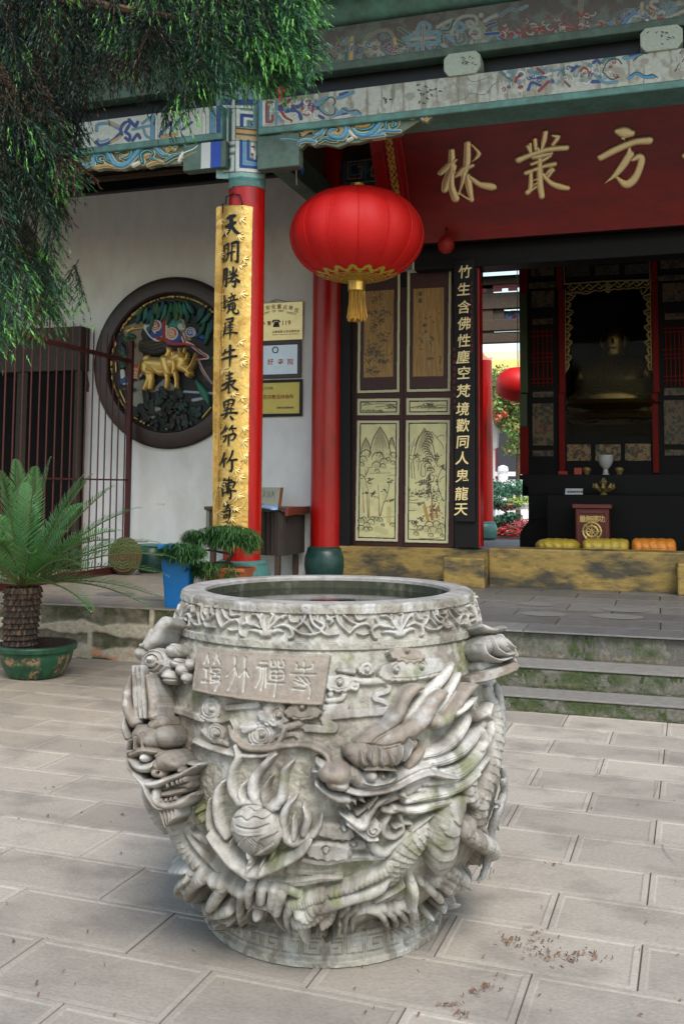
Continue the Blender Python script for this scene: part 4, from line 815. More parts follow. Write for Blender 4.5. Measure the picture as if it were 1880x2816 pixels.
# painted capital band
cb = cv(560, 240, .2551); c = Canvas(496, 606, 150, 415, .7, GRY, mask=False)
P = lambda pts: [cb(*p) for p in pts]
c.poly([(490, 150), (612, 150), (612, 417), (490, 409)], mask=True, col=srgb(120, 150, 148))
def bar(pts, w_, col): c.stroke(P(pts), w_*.2128/2, col, sm=False)
for pts, w_, col in (([(215, 160), (560, 160)], 60, BL), ([(215, 205), (530, 215)], 24, W_), ([(325, 150), (325, 570)], 44, W_), ([(370, 230), (370, 410), ], 36, W_), ([(215, 290), (300, 270)], 30, LB), ([(250, 330), (250, 570)], 34, W_), ([(225, 330), (225, 560)], 18, TE), ([(280, 300), (280, 570)], 26, TE), ([(355, 260), (520, 275)], 30, W_), ([(410, 410), (412, 300), (520, 310)], 34, BL), ([(445, 410), (447, 335), (520, 345)], 26, W_), ([(485, 410), (485, 365), (520, 370)], 22, TE), ([(520, 410), (510, 390)], 20, BL),
                       ([(350, 440), (560, 462)], 20, srgb(96, 66, 50)), ([(350, 468), (560, 488)], 34, OC), ([(350, 500), (560, 520)], 20, srgb(96, 66, 50)), ([(350, 532), (560, 560)], 34, OC), ([(215, 610), (330, 590)], 40, W_), ([(215, 690), (330, 670)], 40, W_), ([(215, 650), (330, 632)], 12, srgb(120, 80, 70)), ([(215, 735), (330, 715)], 12, srgb(120, 80, 70)),
                       ([(365, 580), (362, 890), (620, 905)], 40, W_), ([(405, 580), (402, 850), (610, 870)], 34, BL), ([(440, 580), (440, 812), (610, 835)], 30, LB), ([(480, 580), (480, 775), (610, 800)], 34, BL), ([(525, 600), (525, 700)], 26, W_), ([(525, 640), (545, 645)], 24, RD), ([(520, 720), (600, 770)], 26, RD), ([(550, 690), (550, 770)], 22, W_), ([(245, 750), (315, 745), (310, 890), (220, 895)], 30, W_), ([(245, 800), (245, 830), (225, 830)], 30, W_), ([(280, 780), (278, 850), (225, 860)], 20, TE), ([(215, 960), (400, 935), (640, 960)], 44, srgb(130, 165, 158)), ([(215, 1010), (400, 985), (640, 1010)], 50, TE)):
    bar(pts, w_, col)
for pts in ([(345, 150), (340, 910)], [(215, 255), (345, 225), (520, 238)], [(215, 590), (345, 570), (620, 600)], [(300, 230), (300, 570)], [(215, 925), (400, 908), (640, 930)], [(215, 650), (335, 632)], [(345, 420), (520, 430)]): bar(pts, 7, BK_)
c.build('painted_band', cyl_map(XC, YC, RC+.004), m_pnt, fc)
b = MB(); b.lathe([(RC+.002, 4.455), (RC+.003, 4.46), (RC+.002, 5.6)], XC, YC, 40); b.build('band_ground', m_teal, fc, smooth=True)

# ---- gold couplet board hung on the front column
def strokechars(cvs, lst, w0, **k):
    for conv, pts in lst:
        q = [conv(p[0], p[1]) for p in pts]; cvs.stroke(q, [p[2]*w0 for p in pts], **k)
gb_ = thing('couplet_board', 'curved gold leaf board with black brush characters hung on the front column', 'couplet board', (XC, YC-.26, 1.0))
XG, YG, RG = XC+.005, YC+.0, .232
c1, c2, c3 = cv(580, 540, .13621), cv(580, 840, .13621), cv(580, 1130, .13621)
edge = [c1(105, 235), c1(150, 205), c1(330, 185), c1(480, 175), c1(700, 180), c1(850, 215), c1(830, 900), c1(810, 2349), c2(790, 900), c2(770, 2000), c3(770, 300), c3(755, 1900), c3(750, 2500), c3(40, 2500), c3(30, 1000), c2(40, 1900), c2(55, 600), c1(65, 2300), c1(85, 1300), c1(100, 700)]
g = Canvas(482, 584, 464, 1232, .62, (.78, .51, .14), mask=False); g.poly(edge, mask=True)
n = fbm(g.X, g.Y, .16, 3); n2 = fbm(g.X*1.6, g.Y*.8, .45, 9); lft = np.clip((540-g.X)/30, 0, 1)
g.H = .0035*(n-.5)+.003*(n2-.5)*(.5+lft); g.C = mixc(g.C, (.80, .58, .22), np.clip((n-.5)*4, 0, 1)); g.C = mixc(g.C, (.55, .33, .08), np.clip((fbm(g.X, g.Y, .05, 21)-.5)*5, 0, .8))
for cc, xs in ((c1, ((130, 900), (200, 1250), (150, 1900), (240, 2300))), (c2, ((150, 300), (230, 500), (200, 1300), (160, 1000))), (c3, ((100, 200), (180, 700), (140, 1200), (60, 600)))):
    for (x, y) in xs: g.stroke([cc(x-8, y-430), cc(x, y-120), cc(x, y), cc(x+6, y+330)], 2.0, None, h=.009, sm=False); g.stroke([cc(x-22, y-10), cc(x+22, y-12)], 1.6, None, h=.012, sm=False)
def leaf(cc, x, y, a, L): g.stroke([cc(x, y), cc(x+.5*L*math.cos(a), y+.5*L*math.sin(a)), cc(x+L*math.cos(a), y+L*math.sin(a))], [.7, 1.9, .4], (.86, .66, .28), h=.011)
for cc, lst in ((c1, ((590, 440), (540, 780), (170, 480), (270, 680), (650, 1250), (600, 1950), (150, 1150), (560, 1400))), (c2, ((620, 1000), (610, 1130), (560, 730), (600, 1850), (650, 2050), (220, 1300), (430, 1760))), (c3, ((640, 350), (640, 600), (660, 900), (480, 1180), (560, 1330), (150, 1450), (540, 1700), (250, 1800), (450, 1960), (120, 2050), (400, 2150), (200, 2260)))):
    for (x, y) in lst:
        for q in range(5): leaf(cc, x, y, -.3+q*.55+random.uniform(-.2, .2), random.uniform(90, 170))
for p in ([(300, 1900), (480, 1750), (620, 1600)], [(100, 1650), (60, 1900), (50, 2200)], [(380, 1900), (620, 1950), (760, 1650)], [(640, 800), (660, 1000), (600, 1120)], [(560, 1400), (590, 1600), (520, 1800)]): g.stroke([c3(*q) for q in p], 1.3, (.85, .63, .25), h=.009)
m_goldc = mat('gold leaf relief', None, .42, .6, vcol=True, var=.12, vscale=9)
g.build('board', cyl_map(XG, YG, RG), m_goldc, gb_, thick=.02)
L = Canvas(482, 584, 464, 1232, .42, (.006, .006, .007), mask=False)
A = [(c1, p) for p in ([(345, 440, 34), (410, 405, 40), (485, 385, 26)], [(395, 420, 34), (410, 500, 42), (395, 580, 34), (340, 700, 28), (265, 805, 12)], [(300, 615, 24), (380, 570, 34), (495, 520, 26)], [(420, 590, 26), (470, 680, 38), (540, 740, 28), (620, 742, 6)],
     [(265, 1000, 18), (262, 1160, 20), (255, 1330, 14)], [(300, 985, 20), (345, 955, 26)], [(300, 1060, 12), (350, 1050, 14)], [(350, 960, 18), (350, 1080, 18)], [(415, 940, 14), (420, 1080, 16)], [(420, 945, 24), (500, 920, 30), (545, 925, 30)], [(545, 930, 26), (545, 1100, 28), (535, 1310, 26), (480, 1300, 12)], [(430, 1010, 12), (480, 1000, 12)], [(310, 1170, 16), (400, 1130, 18), (480, 1110, 14)], [(345, 1110, 16), (330, 1240, 16), (280, 1310, 10)], [(415, 1090, 18), (410, 1300, 22)],
     [(265, 1480, 22), (255, 1650, 18), (235, 1780, 8)], [(280, 1475, 22), (320, 1470, 24), (312, 1650, 22), (300, 1810, 18), (260, 1790, 8)], [(275, 1580, 8), (310, 1572, 8)], [(270, 1680, 8), (308, 1670, 8)], [(385, 1520, 20), (395, 1560, 12)], [(450, 1430, 22), (440, 1600, 26), (400, 1700, 16), (335, 1750, 8)], [(525, 1470, 20), (480, 1545, 12)], [(370, 1590, 12), (450, 1560, 18), (540, 1600, 16)], [(340, 1665, 14), (430, 1630, 18), (520, 1590, 16)], [(500, 1660, 18), (560, 1710, 32), (570, 1725, 24)], [(420, 1730, 14), (490, 1710, 22), (475, 1820, 24), (420, 1800, 8)],
     [(265, 2000, 16), (270, 2120, 18), (262, 2240, 16)], [(205, 2160, 18), (270, 2130, 20), (330, 2090, 10)], [(225, 2300, 26), (290, 2240, 16), (330, 2190, 8)], [(410, 1960, 16), (440, 2010, 16)], [(350, 2050, 14), (430, 2020, 16), (490, 1990, 16)], [(390, 2060, 12), (400, 2100, 14)], [(470, 2030, 14), (440, 2090, 12)], [(330, 2140, 14), (430, 2100, 18), (540, 2070, 18)], [(350, 2180, 18), (355, 2290, 16)], [(350, 2185, 16), (470, 2150, 18), (480, 2260, 18), (370, 2290, 12)], [(370, 2230, 8), (460, 2215, 8)])]
A += [(c2, p) for p in ([(380, -10, 18), (360, 90, 16), (310, 165, 8)], [(440, -10, 18), (440, 120, 20), (500, 165, 22), (555, 140, 18), (540, 70, 6)], [(240, 40, 20), (225, 120, 22)],
     [(310, 285, 20), (400, 260, 20), (445, 255, 26)], [(445, 260, 24), (420, 320, 22), (345, 335, 12)], [(290, 350, 14), (285, 480, 18), (250, 590, 14), (195, 660, 6)], [(345, 400, 14), (440, 380, 16)], [(380, 345, 16), (385, 560, 18), (375, 690, 8)], [(340, 455, 12), (440, 440, 14)], [(335, 500, 12), (430, 490, 12)], [(290, 575, 14), (400, 540, 18), (525, 555, 24)], [(345, 410, 10), (330, 460, 10)],
     [(290, 890, 16), (265, 960, 20), (230, 1005, 10)], [(275, 960, 14), (370, 920, 20), (470, 890, 22)], [(215, 1095, 24), (370, 1040, 22), (515, 1020, 26)], [(385, 810, 28), (385, 1000, 28), (375, 1230, 14)],
     [(300, 1420, 14), (360, 1400, 18), (430, 1370, 22)], [(370, 1340, 18), (370, 1500, 24)], [(310, 1485, 14), (420, 1460, 16)], [(215, 1620, 20), (340, 1550, 22), (490, 1510, 24)], [(370, 1540, 22), (310, 1650, 20), (215, 1725, 16)], [(360, 1600, 18), (360, 1700, 18), (350, 1765, 14), (400, 1740, 6)], [(480, 1530, 16), (420, 1610, 12)], [(390, 1590, 16), (460, 1660, 22), (530, 1700, 26)],
     [(255, 1960, 18), (265, 2040, 18), (280, 2090, 12)], [(270, 1950, 16), (380, 1900, 20), (470, 1910, 24)], [(470, 1910, 22), (440, 1990, 20), (410, 2040, 10)], [(350, 1930, 14), (345, 2080, 14)], [(290, 2010, 12), (430, 1975, 12)], [(320, 2060, 14), (310, 2180, 14)], [(400, 2060, 14), (395, 2180, 14)], [(260, 2130, 14), (380, 2085, 16), (460, 2090, 16)], [(210, 2215, 22), (370, 2165, 20), (520, 2170, 28)], [(320, 2200, 16), (250, 2290, 12)], [(390, 2240, 18), (430, 2290, 28), (440, 2300, 22)])]
A += [(c3, p) for p in ([(300, 300, 14), (255, 400, 18), (185, 475, 14)], [(265, 380, 16), (330, 350, 18)], [(290, 390, 12), (300, 420, 10)], [(435, 290, 16), (400, 350, 20), (360, 390, 10)], [(390, 355, 16), (500, 350, 22)], [(430, 380, 14), (450, 430, 14)], [(250, 520, 20), (320, 490, 16)], [(315, 500, 16), (290, 570, 16), (245, 630, 14)], [(360, 480, 20), (355, 600, 20), (350, 710, 12)], [(360, 490, 20), (450, 460, 24), (500, 480, 22)], [(500, 490, 22), (470, 550, 20), (430, 595, 12)], [(400, 590, 10), (440, 580, 12)],
     [(270, 850, 20), (240, 960, 20), (165, 1110, 8)], [(240, 1000, 16), (310, 955, 20)], [(260, 1010, 24), (258, 1130, 18)], [(440, 810, 24), (400, 930, 20), (310, 1060, 10)], [(390, 1000, 20), (520, 980, 26)], [(425, 1000, 24), (425, 1150, 26), (400, 1220, 20), (360, 1195, 8)],
     [(275, 1370, 18), (230, 1470, 18), (160, 1555, 8)], [(235, 1470, 20), (232, 1600, 20), (235, 1720, 16)], [(300, 1400, 16), (420, 1395, 20)], [(365, 1340, 16), (355, 1500, 20), (350, 1660, 18)], [(295, 1460, 14), (325, 1600, 14)], [(310, 1480, 16), (430, 1430, 20), (485, 1450, 26)], [(485, 1460, 22), (440, 1550, 16)], [(320, 1530, 10), (430, 1500, 10)], [(320, 1600, 12), (400, 1565, 12)], [(260, 1660, 16), (380, 1610, 18), (500, 1615, 20)], [(395, 1600, 20), (400, 1720, 22), (385, 1775, 18), (350, 1740, 6)], [(300, 1640, 10), (330, 1670, 12)],
     [(330, 1840, 18), (340, 1930, 20), (290, 1985, 14)], [(265, 1930, 16), (340, 1900, 18), (400, 1895, 14)], [(345, 1950, 16), (385, 1975, 14)], [(215, 2060, 16), (350, 2010, 18), (500, 2030, 24)], [(260, 2120, 14), (265, 2170, 16)], [(265, 2115, 14), (330, 2090, 18), (315, 2150, 12), (270, 2165, 10)], [(380, 2040, 20), (375, 2170, 22), (365, 2260, 20), (300, 2230, 8)])]
strokechars(L, A, .13621*.834043, mask=True)
for cc, lst in ((c2, ((100, 1390), (110, 1560), (105, 1720), (105, 1860), (105, 2030), (105, 2190))), (c3, ((95, 60), (95, 200), (95, 310), (95, 420), (100, 520)))):
    for (x, y) in lst:
        for q in range(6): a = random.uniform(-.4, .3)+(1.57 if q % 3 == 2 else 0); dx, dy = 26*math.cos(a), 26*math.sin(a); ox, oy = random.uniform(-12, 12), (q-2.5)*14; L.stroke([cc(x+ox-dx, y+oy+dy*.6), cc(x+ox+dx, y+oy-dy*.6)], .75, mask=True, sm=False)
L.build('lettering', cyl_map(XG, YG, RG+.0085), m_black, gb_)
s_ = Canvas(490, 506, 1035, 1095, .5, srgb(205, 70, 30), mask=False)
for (y0, y1) in ((915, 1040), (1115, 1240)): s_.poly([c3(70, y0), c3(128, y0+5), c3(122, y1), c3(62, y1-5)], mask=True)
s_.C = mixc(s_.C, (.78, .51, .14), (vnoise(s_.X, s_.Y, .9, 4) > .62)*1.0); s_.build('seal', cyl_map(XG, YG, RG+.0085), m_vc, gb_)
b = MB(); q = lambda x, y, r: tuple((lambda X, Y, H: [float(v[0, 0]) for v in cyl_map(XC, YC, r)(X, Y, H)])(np.array([[cb(x, y)[0]]]), np.array([[cb(x, y)[1]]]), np.zeros((1, 1))))
for path in ([(318, 1065), (322, 1140)], [(322, 1140), (300, 1165), (245, 1180), (240, 1250), (205, 1262), (205, 1345)], [(322, 1140), (340, 1158), (390, 1160), (402, 1215), (412, 1225), (415, 1305)]): b.tube([q(x, y, RC+.012+.05*max(0, y-1180)/150) for x, y in path], .006, 6)
b.build('hanging_wire', m_black, gb_)

# ---- colonnade beams
def swirlset(c, f, items):
    for e_, cc_ in ((1.25, W2_), (.55, BK_), (0, None)):
        for pts, w_, col in items: c.stroke([f(*p) for p in pts], w_*.8+e_ if e_ else w_*.74, cc_ or tuple(np.array(col)*.85+.02), alpha=.85 if e_ else 1)
m_beamw = m_pnt
lb = thing('lintel_beam', 'white painted lintel beam with coloured cloud scrolls, right of the front column', 'beam', (0, 8.7, 5.1))
b = MB(); b.box(XC+.19, 5, YB+.002, 8.9, 4.935, 5.275); b.build('timber', m_teal, lb, bevel=.012)
c = sheet(XC+.20, 1.2, 5.0, 5.272, YB, .75, srgb(176, 178, 165)); k1, k2 = cv(700, 270, .2551), cv(860, 0, .32526); k3 = cv(1370, 0, .32526)
n = fbm(c.X, c.Y, .05, 4); c.C = mixc(c.C, srgb(140, 136, 120), np.clip((n-.5)*5, 0, .8)); c.C = mixc(c.C, srgb(120, 112, 98), np.clip((fbm(c.X*2, c.Y*.3, .06, 8)-.55)*6, 0, .7))
swirlset(c, k1, [([(60, 40), (60, 290)], 8, LB), ([(100, 30), (100, 285)], 4, W_), ([(135, 255), (130, 60), (195, 50)], 3.4, RD), ([(155, 255), (190, 245), (195, 185)], 3.4, RD), ([(150, 140), (245, 140)], 2.5, W_), ([(235, 20), (230, 280)], 3, LB), ([(205, 60), (205, 100)], 3, W_), ([(150, 90), (150, 240)], 2.5, TE),
    ([(265, 90), (330, 60), (380, 20)], 4, RD), ([(270, 60), (330, 20)], 3, W_), ([(270, 120), (370, 110)], 5, BL), ([(380, 100), (380, 60)], 2.4, W_), ([(290, 150), (330, 210), (390, 245)], 4.4, RD), ([(270, 160), (310, 220), (380, 255)], 2.2, W_), ([(260, 200), (300, 250)], 3, LB), ([(340, 140), (420, 130), (480, 170), (500, 220)], 5, BL), ([(400, 180), (430, 160), (460, 180), (430, 205)], 2.6, W_), ([(410, 90), (480, 90), (530, 40)], 5, BL), ([(400, 30), (440, 20), (460, 50), (430, 65), (420, 45)], 2.6, W_), ([(500, 110), (500, 130)], 4.5, OC),
    ([(560, 90), (600, 90), (620, 50), (600, 20), (560, 15), (535, 40), (560, 70), (590, 55), (575, 40)], 3.0, W_), ([(570, 80), (610, 50), (590, 20), (550, 30)], 2.4, RD), ([(630, 60), (640, 100), (610, 150)], 4, RD), ([(600, 120), (560, 110), (530, 140), (545, 185), (590, 190), (605, 160), (570, 140), (560, 160)], 3.0, W_), ([(590, 180), (560, 190), (530, 170)], 2.2, RD), ([(640, 170), (650, 215), (690, 200), (670, 180)], 3, W_), ([(690, 190), (740, 215)], 4, BL), ([(650, 110), (720, 120), (780, 170), (860, 190), (890, 150), (860, 100)], 3.6, LB), ([(660, 100), (720, 70), (780, 10)], 3, TE), ([(930, 170), (970, 110), (1040, 150), (1130, 160)], 3.6, LB), ([(960, 105), (1030, 130), (1090, 125), (1140, 155)], 1.2, BK_), ([(900, 180), (1000, 160)], 3, BL)])
swirlset(c, k2, [([(20, 880), (60, 860), (120, 820)], 4, LB), ([(210, 830), (260, 815), (340, 780)], 4.5, LB), ([(230, 800), (290, 780)], 3.5, BL), ([(225, 960), (260, 925), (330, 950), (400, 960)], 4.5, LB), ([(250, 915), (300, 940), (370, 930), (400, 955)], 1.3, BK_), ([(100, 850), (160, 820), (190, 860), (170, 890)], 1.4, BK_), ([(40, 910), (110, 970), (180, 965), (190, 920)], 1.4, BK_)])
for (x, y, a_) in ((600, 830, .6), (620, 860, 2.0), (650, 840, .1), (610, 850, -.8), (890, 760, .5), (910, 790, 1.4), (960, 780, -.4), (990, 760, .2), (1040, 750, 2.6), (1000, 800, 1.1), (930, 800, -1), (960, 830, .5), (900, 860, 1.8), (930, 870, .4), (1070, 770, .2), (880, 720, -.3), (950, 730, .6)):
    P_ = k2(x, y); c.stroke([P_, (P_[0]+7*math.cos(a_), P_[1]+5*math.sin(a_))], [2.2, .8], srgb(52, 66, 52))
for p in ([(1200, 860), (1290, 830), (1330, 790), (1440, 800), (1490, 760)], [(1480, 790), (1500, 740), (1560, 690)], [(1300, 660), (1360, 690), (1500, 650)]): c.stroke([k2(*q) for q in p], .8, srgb(90, 100, 95))
swirlset(c, k3, [([(80, 610), (130, 600), (110, 640), (85, 625)], 3, LB), ([(20, 610), (60, 640), (110, 680)], 4, TE), ([(150, 640), (180, 600), (220, 620), (210, 660), (180, 650)], 2.6, W_), ([(140, 690), (160, 650), (200, 640)], 4, RD), ([(150, 720), (180, 770), (220, 750), (200, 710)], 2.8, W_), ([(170, 740), (200, 730)], 4, RD), ([(250, 600), (330, 620), (400, 580)], 4, LB), ([(250, 760), (280, 700), (350, 720)], 4, BL), ([(330, 580), (380, 620)], 4, RD), ([(340, 770), (420, 690)], 4, RD), ([(390, 640), (440, 620)], 4, W_), ([(300, 660), (400, 650)], 3, BL), ([(540, 600), (560, 650)], 4, TE), ([(620, 600), (660, 560)], 4, BL), ([(690, 600), (720, 570), (750, 600), (720, 620)], 3, RD), ([(740, 640), (790, 620), (790, 570)], 3, W_), ([(760, 640), (770, 610)], 3, RD), ([(690, 680), (740, 710), (780, 680)], 3, W_), ([(790, 690), (850, 690)], 5, BL), ([(800, 530), (830, 510), (860, 540)], 4, BL), ([(870, 540), (900, 500), (980, 480)], 4, TE), ([(880, 600), (920, 520), (1000, 500), (1040, 540)], 1.4, BK_), ([(880, 610), (950, 670), (1020, 650)], 1.4, BK_), ([(820, 640), (900, 700), (1000, 690)], 4, LB), ([(1100, 660), (1160, 620), (1230, 650), (1310, 650)], 4.5, srgb(60, 140, 180)), ([(1060, 490), (1130, 480), (1230, 440)], 5, LB), ([(1110, 470), (1180, 450)], 4, BL), ([(1110, 640), (1170, 610), (1240, 640), (1300, 630), (1340, 655)], 1.3, BK_), ([(1140, 510), (1200, 460), (1260, 450)], 1.3, BK_), ([(440, 700), (520, 690)], 3, srgb(150, 130, 110)), ([(460, 600), (520, 590), (500, 640)], 2, LB), ([(560, 690), (600, 730)], 3, srgb(110, 80, 70))])
for (x, y) in ((1490, 600), (1510, 560), (1530, 450), (1550, 520)): P_ = k3(x, y); c.stroke([P_, (P_[0]+5, P_[1]-7)], [1.6, .7], srgb(50, 50, 44))
for ff, xa_, xb_, ya_, yb_, sl_ in ((k3, 10, 1010, 640, 780, -.135), (k1, 270, 760, 60, 190, -.12)):
    for k in range(46 if ff is k3 else 12):
        x = random.uniform(xa_, xb_); y = random.uniform(ya_, yb_)+sl_*(x-xa_); a0 = random.uniform(0, 6.3); sg_ = random.choice((-1, 1)); r_ = random.uniform(12, 24)
        P_ = [ff(x+r_*(1-.09*i)*math.cos(a0+sg_*i*.65), y+r_*.85*(1-.09*i)*math.sin(a0+sg_*i*.65)) for i in range(9)]; c.stroke(P_, 1.9, BK_, alpha=.5); c.stroke(P_, 1.2, random.choice([LB, BL, TE, W_, W_, RD]), alpha=.85)
c.build('painting', plane_map(YB-.0025), m_beamw, lb)
# beam to the left of the column
l2 = thing('lintel_beam', 'white lintel beam with blue cloud scrolls, left of the front column behind foliage', 'beam', (-6, 8.7, 5.1))
b = MB(); b.box(-10.5, XC-.19, YB+.002, 8.9, 4.935, 5.275); b.build('timber', m_teal, l2, bevel=.012)
c = sheet(-9.2, XC-.20, 5.0, 5.272, YB, .8, srgb(180, 184, 174)); k4 = cv(120, 260, .33163)
swirlset(c, k4, [([(190, 390), (210, 320), (280, 290), (300, 330), (250, 350)], 1.2, TE), ([(210, 370), (260, 350), (270, 400), (310, 420), (330, 340), (400, 320)], 1.2, TE), ([(440, 300), (450, 250), (540, 240), (620, 280)], 4, LB), ([(540, 225), (640, 270)], 3.2, OC), ([(440, 390), (470, 420), (560, 390), (640, 320)], 4, BL), ([(450, 370), (480, 390), (540, 370)], 2, LB), ([(560, 395), (640, 345)], 3, OC), ([(650, 330), (640, 280), (680, 230), (710, 250), (690, 290)], 4, BL), ([(660, 300), (680, 260), (700, 240)], 2, W_), ([(680, 360), (710, 380), (715, 340), (680, 310)], 4, BL), ([(710, 210), (760, 260), (780, 230)], 4.5, BL), ([(740, 290), (820, 270), (880, 260)], 3, LB), ([(740, 380), (780, 330), (800, 360)], 4, BL), ([(820, 240), (880, 190)], 3, LB), ([(830, 290), (850, 340), (880, 360)], 3, LB), ([(905, 180), (905, 370)], 6, LB), ([(935, 175), (935, 370)], 3, W_), ([(970, 350), (1000, 290), (1060, 230)], 4, BL), ([(980, 350), (1100, 330)], 4, OC), ([(1060, 300), (1150, 200)], 4, LB), ([(1150, 290), (1230, 230)], 3, BL), ([(1330, 320), (1330, 150)], 5, W_), ([(1400, 310), (1400, 130)], 8, LB), ([(1455, 300), (1455, 110)], 8, BL), ([(600, 400), (640, 380)], 2.4, W_)])
c.build('painting', plane_map(YB-.0025), m_beamw, l2)
# carved cloud brackets under the beams (openwork boards)
def bracket(conv, mir, name, label, parentless, items, outline, xr, blocks):
    t = thing('carved_bracket', label, 'bracket', (parentless, 8.6, 4.7), 'carved cloud brackets under the lintel')
    c = Canvas(*xr, .62, srgb(104, 116, 96), mask=False)
    c.poly([conv(*p) for p in outline], mask=True)
    for pts, w_ in items['holes']: c.stroke([conv(*p) for p in pts], w_, mask=False)
    for pts, w_, col, h in items['rims']:
        q = [conv(*p) for p in pts]; w_ = np.array(w_ if hasattr(w_, '__len__') else [w_]*len(q))
        c.stroke(q, w_+1.7, srgb(196, 190, 160), h=h*.6, mask=True, prof='flat'); c.stroke(q, w_, GN_ if col is None else col, h=h); c.stroke(q, w_*.45, tuple(np.array(col or LB)*1.5) if col != OC else OC, h=h*1.05)
    c.build('carving', plane_map(8.56), m_pnt, t, thick=.06); return t
rims = [([(470, 300), (500, 350), (560, 330), (620, 300), (680, 290), (690, 340), (650, 380)], [3, 5, 5.5, 6, 6, 5, 3], None, .03), ([(520, 395), (580, 350), (640, 340)], [3, 4, 3], OC, .028), ([(650, 440), (720, 390), (770, 310), (850, 260), (950, 270), (995, 340), (960, 420), (880, 430), (815, 400), (830, 350), (880, 345)], [3, 5, 6, 6, 7, 7, 7, 6, 5, 4, 3], LB, .035), ([(860, 370), (880, 400), (930, 390), (945, 330), (890, 300)], [3, 4, 4, 4, 3], OC, .03), ([(700, 480), (760, 440), (830, 460), (890, 470)], [3, 4, 4, 2], None, .028), ([(270, 440), (330, 390), (400, 370), (430, 310)], [4, 6, 5, 3], OC, .026), ([(290, 450), (400, 450), (480, 470), (470, 520)], [6, 5, 4, 3], None, .03), ([(470, 520), (490, 480), (560, 460), (650, 470), (640, 500)], [3, 4, 4, 4, 2], LB, .028), ([(715, 290), (740, 260), (765, 285), (735, 300)], 2.2, OC, .03),
        ([(1075, 310), (1090, 250), (1150, 230), (1230, 230), (1290, 260), (1270, 320), (1180, 350), (1110, 340)], [4, 5, 4, 6, 6, 5, 4, 3], None, .03), ([(1100, 310), (1180, 310), (1250, 290)], [3, 4.5, 3], OC, .03), ([(1060, 340), (1120, 400), (1230, 400), (1320, 330), (1390, 240), (1480, 200), (1568, 210)], [3, 5, 6, 6, 6, 6, 5], LB, .035), ([(1300, 220), (1330, 190), (1365, 210), (1340, 240)], 2.4, OC, .03), ([(1430, 330), (1420, 280), (1460, 250), (1500, 270), (1490, 320), (1540, 300), (1560, 250)], [4, 5, 5, 4, 4, 3, 2], None, .032), ([(1330, 390), (1400, 350), (1480, 360), (1568, 360)], [3, 4, 4, 3], LB, .028), ([(1000, 330), (1060, 400), (1100, 430)], [2, 4, 2], W_, .026), ([(1010, 460), (1050, 440)], [3, 3], W_, .026), ([(1150, 430), (1300, 410), (1400, 400)], [3, 4, 3], LB, .026)]
kk2 = lambda x, y: ((lambda p: p)((cv(860, 0, .32526))(x, y)))
t1 = bracket(cv(700, 270, .2551), False, '', 'carved cloud scroll bracket under the beam right of the column', -3, {'holes': [([(560, 380), (640, 370)], 3), ([(870, 330), (930, 350), (900, 390)], 4.5), ([(720, 460), (790, 400)], 4), ([(1120, 350), (1220, 340)], 4), ([(1380, 330), (1420, 300)], 4), ([(1500, 270), (1530, 250)], 4)], 'rims': rims},
             [(260, 300), (480, 280), (900, 235), (1568, 150), (2060, 60), (2020, 110), (1900, 180), (1790, 240), (1600, 360), (1568, 390), (1480, 410), (1300, 430), (1130, 480), (1000, 490), (900, 530), (760, 500), (650, 520), (560, 490), (500, 545), (430, 560), (270, 470)], (632, 1050, 225, 350), None)
rims2 = [([(420, 1010), (540, 990), (640, 1005)], 4, LB, .03), ([(530, 1000), (560, 970), (600, 990)], 3, OC, .03), ([(640, 990), (740, 970), (800, 1000)], [3, 4, 3], None, .03), ([(790, 990), (820, 950), (900, 950), (940, 1000)], [3, 5, 5, 4], LB, .03), ([(830, 1000), (900, 985)], 3, OC, .03), ([(930, 1000), (945, 940)], [5, 3], W_, .03), ([(960, 1010), (1010, 950), (1090, 930), (1160, 915)], [5, 6, 5, 3], OC, .032), ([(985, 1000), (1060, 920), (1160, 900)], [2, 3, 2], None, .034)]
c = Canvas(930, 1055, 225, 300, .62, srgb(104, 116, 96), mask=False)
for pts, w_, col, h in rims2:
    q = [k2(*p) for p in pts]; w_ = np.array(w_ if hasattr(w_, '__len__') else [w_]*len(q)); c.stroke(q, w_+1.6, srgb(196, 190, 160), h=h*.6, mask=True, prof='flat'); c.stroke(q, w_, GN_ if col is None else col, h=h)
c.build('carving_tip', plane_map(8.555), m_pnt, t1, thick=.05)
